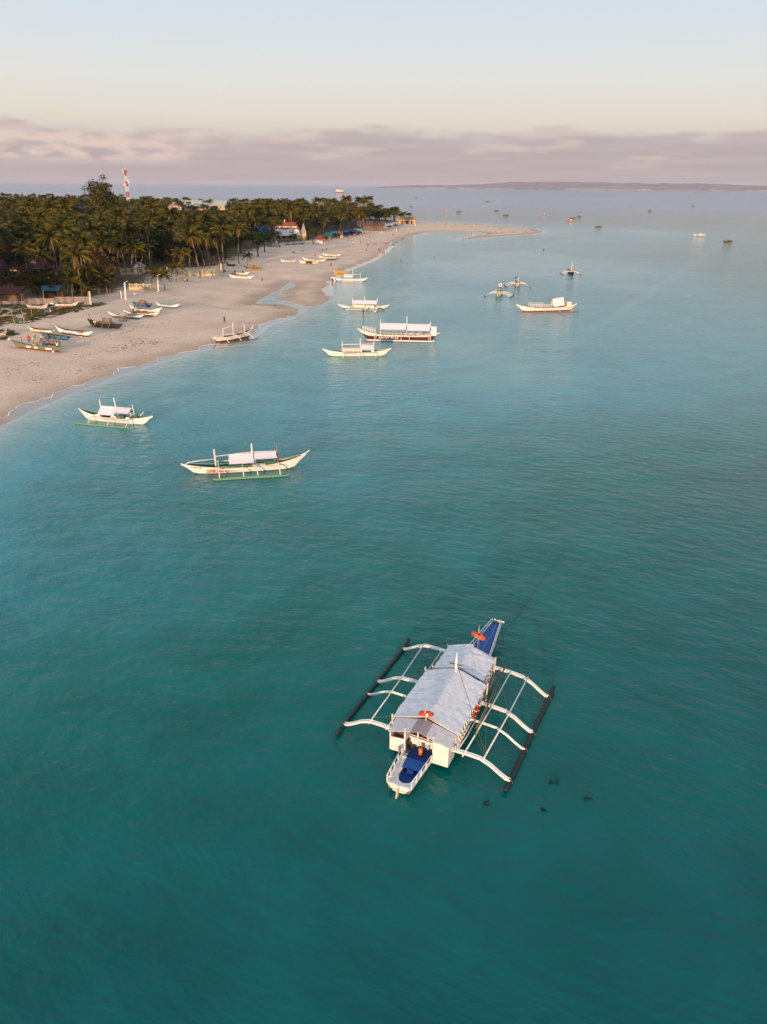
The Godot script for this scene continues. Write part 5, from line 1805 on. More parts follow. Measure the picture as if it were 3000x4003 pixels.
func make_people():
	for q in [[879, 1267, "walk", BLACK, BLACK, 2.6, "person in black clothes walking alone on the wet sand"],
		[1025, 1096, "sit", KHAKI, BLACK, 0.6, "person in brown crouching on the sand beyond the two white boats"],
		[1295, 1044, "walk", TAN, BLACK, 0.4, "bare chested person in black shorts walking above the yellow boat"],
		[1233, 997, "walk", WHITE, KHAKI, 1.2, "person in white walking behind the cluster of hauled up boats"],
		[1262, 990, "stand", BLACK, KHAKI, 0.0, "person in black standing behind the cluster of hauled up boats"],
		[1278, 981, "stand", PINK, KHAKI, 0.0, "person in pink standing far behind the hauled up boats"],
		[724, 1101, "sit", WHITE, BLACK, 0.9, "person in white sitting on the sand beside the palms"],
		[733, 1100, "sit", BLACK, BLACK, 0.5, "person in black sitting on the sand beside the palms"],
		[881, 1064, "sit", BLACK, BLACK, 0.3, "person in black sitting at the foot of the tall palm"],
		[228, 1374, "stand", WHITE, BLACK, 2.6, "person in white shirt and black shorts standing at the green boat's end"],
		[173, 1372, "bend", BLUE, BLUE, 3.1, "person in blue leaning over the side of the green boat"],
		[192, 1354, "stand", BLUE, KHAKI, 0.2, "person in blue standing behind the green boat"],
		[205, 1356, "sit", RED, BLACK, 0.0, "person in red sitting behind the green boat"],
		[117, 1345, "stand", RED, KHAKI, 0.5, "person in red shirt standing behind the green boat"],
		[131, 1342, "bend", GREEN, WHITE, 2.0, "person in dark green bending behind the green boat"],
		[164, 1340, "bend", WHITE, KHAKI, 1.0, "person in white bending over the pale grey boat"],
		[160, 1356, "sit", WHITE, BLACK, 0.6, "person in white sitting against the green boat"],
		[522, 1226, "bend", GREEN, BLACK, 1.0, "person in bright green bending between the hauled up boats"]]:
		person(on_land(q[0], q[1]), q[2], q[3], q[4], q[5], q[6])
	# wading
	for q in [[1301, 1103, BLACK, BLACK, "person in black wading at the bow of the blue bottomed boat"], [1311, 1109, WHITE, TAN, "person in white wading at the bow of the blue bottomed boat"], [1421, 1223, TAN, BLACK, "bare chested person in black shorts wading by the KATHARINA boat"], [1466, 1222, GREEN, WHITE, "person in green wading by the KATHARINA boat"]]:
		person(at(q[0], q[1]) - Vector3(0, 0.45, 0), "stand", q[2], q[3], 2.8, q[4])
	var k := 0
	for q in [[1568, 1021], [1699, 1009], [2126, 977]]:
		person(at(q[0], q[1]) - Vector3(0, 0.95, 0), "stand", [BLACK, TAN, BLACK][k], BLACK, 1.0 + k, "person standing waist deep in the shallow lagoon off the beach", "people wading in the lagoon")
		k += 1
	var cols := [WHITE, BLACK, RED, TAN, BLUE, PINK, KHAKI, BLACK, YELLOW, WHITE, TAN, BLACK]
	k = 0
	for q in [[1382, 957], [1435, 965], [1439, 965], [1480, 984], [1484, 984], [1509, 956], [1507, 924], [1535, 924], [1539, 922], [1530, 911, 1], [1428, 944], [1447, 932], [1422, 930, 1], [1410, 926], [1393, 930], [1378, 931], [1358, 931], [1369, 931], [1317, 943], [1497, 999], [1503, 998], [1310, 964, 1], [1234, 1003, 1], [1411, 949, 1], [1442, 948, 1], [1434, 983, 1], [1464, 957, 1], [1470, 956, 1], [1360, 941, 1], [1375, 940, 1], [1556, 906, 1]]:
		var pose: String = "sit" if q.size() > 2 else ["stand", "walk", "stand"][k % 3]
		person(on_land(q[0], q[1]), pose, cols[k % 12], cols[(k * 5 + 3) % 12], k * 1.9, "person in %s %s on the wide beach before the stalls" % [HUES[k % 12], "sitting" if pose == "sit" else "standing"], "people on the beach before the stalls")
		k += 1
	for q in [[1699, 872], [1714, 870], [1740, 879], [1744, 879], [1781, 882], [1772, 891], [1803, 873], [1818, 882], [1827, 877], [1835, 876], [1856, 887], [1865, 879], [1880, 881, 1], [1915, 894, 1], [1924, 896, 1], [1934, 886, 1], [1936, 906, 1], [1943, 915], [1954, 900], [1958, 900], [1973, 897], [1990, 900], [1994, 901], [2008, 909, 1], [1965, 911, 1], [2032, 891, 1], [2049, 892], [2047, 912, 1], [2054, 912], [2062, 912], [2071, 896, 1], [2074, 904], [2083, 906], [2091, 898], [1806, 938], [1810, 938], [1845, 922], [1849, 922], [1915, 926]]:
		var pose: String = "sit" if q.size() > 2 else ["stand", "walk", "stand", "stand"][k % 4]
		person(on_land(q[0], q[1]), pose, cols[k % 12], cols[(k * 7 + 1) % 12], k * 2.3, "tiny person in %s %s out on the far sand spit" % [HUES[k % 12], "sitting" if pose == "sit" else "standing"], "people out on the sand spit")
		k += 1

# ------------------------------------------------------------------ boats hauled up on the sand
func hauled(px0, py0, px1, py1, label: String, side: Material, bottom: Material, floor_: Material, extra := {}) -> Node3D:
	var a := on_land(px0, py0)
	var b := on_land(px1, py1)
	var d := b - a
	var wl := Vector2(d.x, d.z).length()
	var o := thing("fishing_boat", label, "boat", (a + b) / 2.0 + Vector3(0, 0.12, 0), atan2(-d.z, d.x), "fishing boats hauled up on the sand")
	o.rotation.z = atan2(d.y, wl)
	var P := {"len": wl * extra.get("over", 1.22), "beam": extra.get("beam", 0.95), "free": extra.get("free", 0.55), "rise": extra.get("rise", [0.45, 0.4]), "draft": 0.1, "wl": 0.78, "paint": extra.get("paint", 0.12), "arm_r": 0.035, "float_r": 0.05}
	hull(P, o, side, bottom, floor_)
	if extra.get("arms", true):
		var L: float = P.len
		outriggers(P, o, extra.get("arm_mat", M.bamboo), extra.get("float_mat", M.bamboo), [-L * 0.2, L * 0.02, L * 0.22], extra.get("span", 1.7), [-L * 0.32, L * 0.34], extra.get("fy", 0.12))
	return o

func cage(o: Node3D, at_: Vector3, s: Vector3):
	# fish trap of sticks
	var mb := MB.new()
	for i in 6:
		var t := -0.5 + i / 5.0
		for e in [-0.5, 0.5]:
			mb.beam(at_ + Vector3(t * s.x, 0, e * s.z), at_ + Vector3(t * s.x, s.y, e * s.z), 0.04, 0.04)
			mb.beam(at_ + Vector3(e * s.x, 0, t * s.z), at_ + Vector3(e * s.x, s.y, t * s.z), 0.04, 0.04)
			mb.beam(at_ + Vector3(-0.5 * s.x, s.y * (t + 0.5), e * s.z), at_ + Vector3(0.5 * s.x, s.y * (t + 0.5), e * s.z), 0.04, 0.04)
			mb.beam(at_ + Vector3(e * s.x, s.y * (t + 0.5), -0.5 * s.z), at_ + Vector3(e * s.x, s.y * (t + 0.5), 0.5 * s.z), 0.04, 0.04)
		mb.beam(at_ + Vector3(t * s.x, s.y, -0.5 * s.z), at_ + Vector3(t * s.x, s.y, 0.5 * s.z), 0.04, 0.04)
	part("stick_cage", mb, M.wood, o)

func make_hauled_boats():
	var o := hauled(66, 1358, 234, 1376, "patched green and cream fishing boat with people around it", mat("patch_green", 0.17, 0.22, 0.13, 0.7, 0.5), M.boat_red, M.deck_grey, {"beam": 1.2, "free": 0.7, "rise": [0.4, 0.1], "arms": false})
	for q in [[-1.4, 0.9], [0.1, 0.7], [2.6, 1.3]]:
		var pt := MB.new()
		pt.box(Vector3(q[0], 0.36, 0.595), Vector3(q[1], 0.30, 0.03))
		part("hull_patch", pt, M.boat_cream, o)
	rod(o, "outrigger_pole", M.boat_red, [Vector3(-4.9, 0.08, 0.95), Vector3(5.6, 0.05, 1.1)], 0.05)
	rod(o, "upright_stick", M.dark_wood, [Vector3(-3.0, 0.4, 0), Vector3(-3.15, 2.1, 0)], 0.04)
	for q in [[-5.6, 1.25, 0.0], [3.9, 0.12, 1.15]]:
		var by := MB.new()
		by.lathe(Vector3(q[0], q[1] - 0.2, q[2]), [[0.01, 0.0], [0.16, 0.06], [0.21, 0.2], [0.16, 0.34], [0.01, 0.4]], 10)
		part("white_buoy", by, M.boat_white, o, true)
	var hp := MB.new()
	hp.lathe(Vector3(-0.5, 0.45, 0.1), [[0.4, 0.0], [0.38, 0.2], [0.25, 0.36], [0.01, 0.42]], 9)
	part("yellow_tub", hp, M.boat_yellow, o, true)
	hauled(158, 1350, 238, 1352, "weathered pale grey boat behind the patched green boat", mat("weathered", 0.50, 0.47, 0.42, 0.7, 0.6), M.deck_grey, M.dark_wood, {"rise": [0.1, 0.45], "arms": false})
	hauled(168, 1318, 268, 1330, "weathered blue boat with brown gunwale lying on its keel", mat("worn_blue", 0.08, 0.20, 0.30, 0.7, 0.6), M.worn_blue, M.dark_wood, {"rise": [0.35, 0.1], "paint": 0.3})
	hauled(124, 1297, 208, 1305, "cream boat without paint lying beside the long white boat", M.boat_cream, M.bamboo, M.dark_wood, {"rise": [0.45, 0.0]})
	o = hauled(228, 1303, 358, 1319, "long white boat with green bottom and red cloths on the sand", M.boat_white, M.boat_green, M.maroon, {"rise": [0.6, 0.3], "free": 0.75, "paint": 0.2, "over": 1.12, "float_mat": M.boat_white, "span": 1.3})
	for q in [[0.2, M.boat_red], [1.4, M.boat_blue], [2.1, M.boat_red]]:
		var cl := MB.new()
		cl.hexa([Vector3(q[0] - 0.5, 0.7, -0.4), Vector3(q[0] + 0.5, 0.7, -0.4), Vector3(q[0] + 0.5, 0.6, 0.5), Vector3(q[0] - 0.5, 0.6, 0.5), Vector3(q[0] - 0.3, 0.98, -0.3), Vector3(q[0] + 0.4, 0.9, -0.3), Vector3(q[0] + 0.4, 0.85, 0.45), Vector3(q[0] - 0.4, 0.88, 0.45)])
		part("cloth_heap", cl, q[1], o)
	o = hauled(357, 1275, 470, 1286, "black fishing boat with a stick cage and a seated person aboard", M.boat_black, M.boat_black, M.wood, {"rise": [0.5, 0.15], "free": 0.85, "beam": 1.1, "float_mat": M.dark_wood})
	cage(o, Vector3(0.6, 0.75, 0), Vector3(1.7, 1.0, 0.8))
	rod(o, "raised_oar", M.dark_wood, [Vector3(-3.0, 0.9, 0), Vector3(-3.7, 2.3, 0.1)], 0.06)
	rod(o, "upright_stick", M.dark_wood, [Vector3(-0.6, 0.7, 0), Vector3(-0.55, 2.3, 0)], 0.035)
	person(o.position + Vector3(-1.8, 0.62, 0.65), "sit", WHITE, KHAKI, 0.6, "person in white sitting in the black fishing boat")
	o = hauled(437, 1240, 551, 1250, "white boat with bright blue bottom and a grey net heap", M.boat_white, M.boat_blue, M.deck_grey, {"rise": [0.6, 0.45], "paint": 0.34})
	var nt := MB.new()
	nt.lathe(Vector3(-0.4, 0.4, 0), [[1.0, 0.0], [0.9, 0.4], [0.55, 0.75], [0.01, 0.9]], 10)
	part("net_heap", nt, M.deck_grey, o)
	var cg := thing("fish_trap", "square stick fish trap standing on the sand by the blue bottomed boat", "trap", on_land(482, 1256), 0.2)
	cage(cg, Vector3.ZERO, Vector3(1.4, 1.1, 1.0))
	hauled(497, 1232, 612, 1240, "white boat with an orange stripe along its bottom", M.boat_white, M.boat_orange, M.dark_wood, {"rise": [0.5, 0.5], "paint": 0.2})
	hauled(520, 1217, 625, 1226, "white upswept boat with grey bottom between the orange striped and dark blue boats", M.boat_cream, M.deck_grey, M.dark_wood, {"rise": [0.85, 0.7], "free": 0.65, "paint": 0.1})
	o = hauled(527, 1199, 592, 1202, "dark blue boat carrying a stick cage", M.boat_blue, M.boat_blue, M.dark_wood, {"rise": [0.4, 0.2], "free": 0.7})
	cage(o, Vector3(0.2, 0.6, 0.3), Vector3(1.5, 0.8, 0.8))
	hauled(618, 1199, 696, 1206, "white boat with pale blue bottom and a folded blue sail", M.boat_white, M.pale_blue, M.pale_blue, {"rise": [0.6, 0.5], "float_mat": M.pale_blue, "paint": 0.22})
	hauled(112, 1205, 186, 1207, "pale grey boat drawn up on the rough grass beside driftwood", mat("pale_worn", 0.55, 0.52, 0.50, 0.7, 0.5), M.boat_cream, M.dark_wood, {"rise": [0.2, 0.7], "arm_mat": M.dark_bamboo})
	hauled(208, 1200, 300, 1199, "white boat with rust red bottom drawn up on the grass below the block wall", M.boat_white, M.boat_red, M.dark_wood, {"rise": [0.5, 0.5], "paint": 0.18})
	hauled(55, 1262, 116, 1256, "small dark teal boat half hidden in the rough grass", M.boat_green, M.boat_teal, M.dark_wood, {"rise": [0.2, 0.2], "free": 0.4, "float_mat": M.boat_white})
	hauled(-34, 1318, 26, 1314, "white boat whose raised prow juts from the grass patch", M.boat_cream, M.deck_grey, M.dark_wood, {"rise": [0.3, 0.8], "free": 0.6})
	# the beached outrigger at the waterline
	var P := {"len": 10.2, "beam": 1.2, "free": 0.95, "rise": [0.35, 0.85], "draft": 0.15, "wl": 0.82, "paint": 0.35, "arm_r": 0.06, "float_r": 0.08}
	o = afloat(848, 1341, 975, 1319, "outrigger_boat", "white outrigger boat with bare mast frame aground at the waterline", "boat", "outrigger boats at anchor", 0.1)
	hull(P, o, M.boat_cream, M.dark_wood, M.dark_wood)
	for q in [[-2.4, 2.6], [0.1, 3.5], [2.9, 2.9]]: mast(o, M.white_pole, q[0], 0.5, q[1], 0.05, 0.07)
	rod(o, "ridge_pole", M.white_pole, [Vector3(-2.4, 2.5, 0), Vector3(0.1, 2.65, 0), Vector3(2.9, 2.8, 0)], 0.04)
	outriggers(P, o, M.white_pole, M.maroon, [-3.0, 0.0, 3.0], 2.5, [-3.4, 4.2], 0.10)
	rod(o, "tie_pole", M.white_pole, [Vector3(-2.9, 0.65, 1.75), Vector3(3.0, 0.75, 1.75)], 0.05)
	rod(o, "prow_horn", M.white_pole, [Vector3(4.6, 1.6, 0), Vector3(5.6, 2.35, 0)], 0.08)
	# middle of the beach
	hauled(905, 1087, 983, 1092, "white boat lying nearest the two sitting people on the open sand", M.boat_white, M.boat_cream, M.boat_cream, {"rise": [0.5, 0.5], "over": 1.25})
	o = hauled(900, 1072, 970, 1076, "white boat with green bottom and two dark figures sitting in it", M.boat_white, M.light_green, M.dark_wood, {"rise": [0.6, 0.45]})
	person(o.position + Vector3(-1.2, 0.45, 0), "sit", BLACK, BLACK, 0.4, "person in black sitting in the green bottomed white boat", "people sitting in the green bottomed boat")
	person(o.position + Vector3(1.2, 0.45, 0), "sit", BLACK, BLACK, 1.4, "person in black sitting in the green bottomed white boat", "people sitting in the green bottomed boat")
	hauled(962, 1053, 1018, 1057, "green and orange boat lying under the first palms", M.boat_green, M.boat_orange, M.dark_wood, {"rise": [0.3, 0.3], "paint": 0.3})
	hauled(978, 1045, 1012, 1047, "yellow ochre boat behind the green and orange one", M.boat_orange, M.boat_green, M.dark_wood, {"rise": [0.3, 0.2]})
	hauled(888, 1040, 920, 1042, "blue boat in the shade between the palm trunks", M.boat_blue, M.boat_red, M.dark_wood, {"arms": false})
	hauled(1103, 1026, 1152, 1027, "white boat lying alone on the sand before the lifeguard stand", M.boat_white, M.maroon, M.dark_wood, {"rise": [0.5, 0.5]})
	o = hauled(1176, 1032, 1240, 1033, "white boat with a heap of dry palm leaves over its side", M.boat_white, M.boat_orange, M.deck_grey, {"rise": [0.5, 0.2], "free": 0.75})
	var lf := leaf_crown(888, Vector3(1.6, 0.5, 1.0), 12, 30, Color(0.14, 0.10, 0.03), Color(0.10, 0.09, 0.03), 0.2)
	var lp := part("leaf_heap", lf, vmat("leaf"), o)
	lp.position = Vector3(0, 0.6, 0.6)
	hauled(1190, 1020, 1268, 1025, "white upswept boat behind the leaf covered one", M.boat_cream, M.boat_green, M.boat_green, {"rise": [0.7, 0.7]})
	hauled(1252, 1012, 1310, 1014, "white boat hauled beside the overturned green one", M.boat_white, M.boat_cream, M.dark_wood, {"rise": [0.6, 0.4]})
	hauled(1258, 1017, 1314, 1018, "green boat lowest of the cluster on the sand", M.boat_green, M.light_green, M.dark_wood, {"rise": [0.2, 0.2], "arms": false})
	hauled(1268, 1001, 1328, 1003, "white boat highest of the cluster on the sand", M.boat_white, M.maroon, M.wood, {"rise": [0.4, 0.4]})
	var y := hauled(1308, 1068, 1354, 1069, "bright yellow boat at the mouth of the tidal channel", M.boat_yellow, M.boat_yellow, M.boat_orange, {"rise": [0.15, 0.2], "free": 0.6, "arms": false})
	person(on_land(1231, 1024) + Vector3(0, 0.5, 0), "sit", WHITE, BLUE, 1.0, "person in white sitting on a boat of the cluster")
	var sc := thing("motor_scooter", "blue and white scooter parked on the rough grass", "scooter", on_land(190, 1225), 0.3)
	for x in [-0.62, 0.62]:
		var w := MB.new()
		ring_mesh(w, Vector3(x, 0.27, 0), 0.21, 0.06, Vector3.BACK, 14, 6)
		part("wheel", w, M.engine, sc, true)
	var bd := MB.new()
	bd.hexa([Vector3(-0.75, 0.45, -0.13), Vector3(0.2, 0.35, -0.13), Vector3(0.2, 0.35, 0.13), Vector3(-0.75, 0.45, 0.13), Vector3(-0.7, 0.72, -0.1), Vector3(0.1, 0.70, -0.1), Vector3(0.1, 0.70, 0.1), Vector3(-0.7, 0.72, 0.1)])
	part("body", bd, M.boat_blue, sc)
	var fs := MB.new()
	fs.beam(Vector3(0.6, 0.3, 0), Vector3(0.38, 1.0, 0), 0.12, 0.10); fs.box(Vector3(0.45, 0.7, 0), Vector3(0.12, 0.5, 0.4))
	part("front_shield", fs, M.boat_white, sc)
	var st := MB.new()
	st.box(Vector3(-0.3, 0.76, 0), Vector3(0.7, 0.08, 0.24))
	part("seat", st, M.engine, sc)
	rod(sc, "handlebar", M.engine, [Vector3(0.36, 1.02, -0.32), Vector3(0.36, 1.02, 0.32)], 0.025)
	# driftwood and stakes on the grass
	for q in [[0, 1228, 20, 1212], [10, 1235, 80, 1222], [30, 1226, 100, 1215], [0, 1240, 60, 1238], [60, 1218, 110, 1206], [5, 1215, 60, 1209]]:
		var l := MB.new()
		var p0 := on_land(q[0], q[1]) + Vector3(0, 0.15, 0)
		var p1 := on_land(q[2], q[3]) + Vector3(0, 0.35, 0)
		l.tube([p0, p0.lerp(p1, 0.5) + Vector3(0, 0.2, 0), p1], [0.10, 0.08, 0.04], 6)
		var d := part("driftwood_log", l, M.deck_grey, self, true)
		tag(d, "bleached driftwood branch in the heap on the rough grass", "driftwood", "driftwood on the grass")
	for q in [[97, 1270, 84, 1212], [127, 1240, 113, 1162], [58, 1268, 44, 1210], [172, 1192, 169, 1134], [90, 1196, 82, 1148], [105, 1195, 86, 1150]]:
		var s := MB.new()
		var p0 := on_land(q[0], q[1])
		var up := at_z(q[2], q[3], p0.z)
		s.tube([p0 - Vector3(0, 0.2, 0), p0.lerp(up, 0.5) + Vector3(0.05, 0, 0), up], [0.07, 0.055, 0.04], 6)
		var d := part("net_stake", s, M.bamboo, self, true)
		tag(d, "slender bare pole stuck upright in the rough grass", "pole", "poles on the grass")

func make_far_boats():
	for q in [[2213, 2246, 863, "orange brown boat with a crew under way behind the spit", 0], [2228, 2250, 855, "pale boat just beyond the orange brown one", 2], [2256, 2272, 848, "small dark outrigger farther out than the pair of boats", 2], [2326, 2352, 889, "small brown outrigger with two figures trailing a dark wake", 2], [2712, 2757, 921, "long cream motor outrigger crossing the open water", 1], [2828, 2864, 947, "dark outrigger with a standing figure crossing the open water", 2], [2534, 2548, 826, "tiny sail shaped boat far out on the pale water", 2], [2703, 2715, 806, "tiny white speck of a boat far toward the hills", 2], [1784, 1804, 829, "tiny masted boat beyond the sand spit", 2], [1735, 1751, 829, "tiny reddish boat beyond the sand spit", 0], [1931, 1950, 825, "tiny dark boat under way beyond the spit", 2], [1966, 1990, 843, "pale boat with a low cabin beyond the spit", 2], [2119, 2134, 838, "tiny orange boat beyond the spit tip", 0], [1602, 1613, 808, "tiny dark boat off the last palms", 2], [1898, 1912, 789, "tiny dark boat far out before the hills", 2], [1621, 1630, 775, "tiny dark boat farthest out before the ship", 2]]:
		var a := at(q[0], q[2])
		var b := at(q[1], q[2] + (q[1] - q[0]) * 0.0087)
		var L := a.distance_to(b)
		var o := thing("small_boat", q[3], "boat", (a + b) / 2, atan2(-(b.z - a.z), b.x - a.x), "small boats out on the open water")
		var P := {"len": L * 1.1, "beam": maxf(0.9, L * 0.12), "free": maxf(0.6, L * 0.08), "rise": [0.4, 0.6], "draft": 0.15, "wl": 0.8, "arm_r": 0.06, "float_r": 0.09, "strut": false}
		hull(P, o, [M.boat_orange, M.boat_cream, M.dark_wood][q[4]], [M.maroon, M.boat_orange, M.boat_green][q[4]], M.dark_wood)
		outriggers(P, o, M.wood, M.wood, [-L * 0.2, L * 0.2], maxf(1.6, L * 0.2), [-L * 0.35, L * 0.35], 0.1)
		var cb := MB.new()
		cb.box(Vector3(L * 0.1, P.free + 0.25, 0), Vector3(L * 0.22, 0.6, 0.8)); cb.box(Vector3(L * 0.1, P.free + 0.6, 0), Vector3(L * 0.28, 0.06, 1.0))
		part("cabin", cb, [M.boat_cream, M.boat_white, M.dark_wood][q[4]], o)
		if L < 12.0: person(o.position + Vector3(-L * 0.15, P.free - 0.35, 0), "stand", [BLACK, WHITE, BLACK][q[4]], BLACK, 1.0, "distant boatman standing in a small boat on the open water", "boatmen out on the open water")
	# the ferry
	var a := at(1311, 750.5, 0.0)
	var c := at_z(1328, 750.5, -3300.0)
	var o := thing("ferry_ship", "white passenger ferry with red hull far out before the horizon", "ship", Vector3(c.x, 0.0, -3300.0), 0.05)
	var hl := MB.new()
	var rings := []
	for i in 9:
		var t := -1.0 + i / 4.0
		var x := t * 19.0
		var bm := 4.0 * pow(maxf(0.0, 1.0 - pow(absf(t), 4.0)), 0.5) + 0.05
		var sh := 3.6 + 1.2 * t * t
		rings.append(PackedVector3Array([Vector3(x * 0.95, -0.5, bm * 0.7), Vector3(x, sh, bm), Vector3(x, sh, -bm), Vector3(x * 0.95, -0.5, -bm * 0.7)]))
	hl.loft(rings, true)
	part("hull", hl, M.boat_red, o)
	for q in [[0.0, 5.0, 30.0, 2.8, 7.0], [1.0, 7.8, 24.0, 2.6, 6.4]]:
		var d := MB.new()
		d.box(Vector3(q[0], q[1], 0), Vector3(q[2], q[3], q[4]))
		var dk := part("deck_house", d, M.boat_white, o)
		for i in int(q[2] / 3.0):
			for e in [1.0, -1.0]:
				var w := MB.new()
				w.box(Vector3(q[0] - q[2] / 2 + 1.6 + i * 3.0, q[1] + 0.2, e * (q[4] / 2 + 0.02)), Vector3(1.6, 0.9, 0.06))
				part("window", w, M.engine, dk)
	var br := MB.new()
	br.box(Vector3(-9.0, 10.2, 0), Vector3(5.0, 2.2, 5.5))
	part("bridge", br, M.boat_white, o)
	var fn := MB.new()
	fn.box(Vector3(6.0, 10.6, 0), Vector3(3.0, 3.2, 2.2))
	part("funnel", fn, M.boat_orange, o)
	rod(o, "mast", M.boat_white, [Vector3(-8.0, 11.0, 0), Vector3(-8.0, 15.0, 0)], 0.2)

# ------------------------------------------------------------------ buildings and beach furniture
func roof_panel(o: Node3D, called: String, m: Material, a: Vector3, b: Vector3, c: Vector3, d: Vector3, t := 0.12) -> MeshInstance3D:
	var mb := MB.new()
	var n := (b - a).cross(d - a).normalized() * t
	if n.y < 0: n = -n
	mb.hexa([a, b, c, d, a + n, b + n, c + n, d + n])
	return part(called, mb, m, o)

func wall_box(o: Node3D, m: Material, at_: Vector3, s: Vector3, called := "wall") -> MeshInstance3D:
	var mb := MB.new()
	mb.box(at_, s)
	return part(called, mb, m, o)

func window(o: Node3D, at_: Vector3, w: float, h: float):
	var fr := MB.new()
	for e in [-1.0, 1.0]:
		fr.box(at_ + Vector3(e * w / 2, 0, 0.05), Vector3(0.10, h + 0.1, 0.10))
		fr.box(at_ + Vector3(0, e * h / 2, 0.05), Vector3(w - 0.1, 0.10, 0.10))
	var f := part("window", fr, mat("frame_white", 0.7, 0.66, 0.6), o)
	var g := MB.new()
	g.box(at_ + Vector3(0, 0, 0.02), Vector3(w - 0.08, h - 0.08, 0.04))
	part("pane", g, mat("window_dark", 0.03, 0.035, 0.045, 0.15), f)

func gable(o: Node3D, w: float, d: float, h: float, ridge: float, m_wall: Material, m_roof: Material, over := 0.5, along := true):
	# ridge along x when `along`, else along z
	wall_box(o, m_wall, Vector3(0, h / 2 - 0.3, 0), Vector3(w, h + 0.6, d))
	if along:
		for e in [1.0, -1.0]:
			roof_panel(o, "roof", m_roof, Vector3(-w / 2 - over, ridge, 0), Vector3(w / 2 + over, ridge, 0), Vector3(w / 2 + over, h - over * 0.5, e * (d / 2 + over)), Vector3(-w / 2 - over, h - over * 0.5, e * (d / 2 + over)))
			var g := MB.new()
			g.hexa([Vector3(e * w / 2, h, -d / 2), Vector3(e * (w / 2 - 0.2), h, -d / 2), Vector3(e * (w / 2 - 0.2), h, d / 2), Vector3(e * w / 2, h, d / 2), Vector3(e * w / 2, ridge - 0.1, -0.05), Vector3(e * (w / 2 - 0.2), ridge - 0.1, -0.05), Vector3(e * (w / 2 - 0.2), ridge - 0.1, 0.05), Vector3(e * w / 2, ridge - 0.1, 0.05)])
			part("gable_wall", g, m_wall, o)
	else:
		for e in [1.0, -1.0]:
			roof_panel(o, "roof", m_roof, Vector3(0, ridge, -d / 2 - over), Vector3(0, ridge, d / 2 + over), Vector3(e * (w / 2 + over), h - over * 0.5, d / 2 + over), Vector3(e * (w / 2 + over), h - over * 0.5, -d / 2 - over))
			var g := MB.new()
			g.hexa([Vector3(-w / 2, h, e * d / 2), Vector3(w / 2, h, e * d / 2), Vector3(w / 2, h, e * (d / 2 - 0.2)), Vector3(-w / 2, h, e * (d / 2 - 0.2)), Vector3(-0.05, ridge - 0.1, e * d / 2), Vector3(0.05, ridge - 0.1, e * d / 2), Vector3(0.05, ridge - 0.1, e * (d / 2 - 0.2)), Vector3(-0.05, ridge - 0.1, e * (d / 2 - 0.2))])
			part("gable_wall", g, m_wall, o)

func ground_at(px: float, py: float, z: float) -> Vector3:
	var w := at_z(px, py, z)
	return Vector3(w.x, land_height(w.x, z), z)

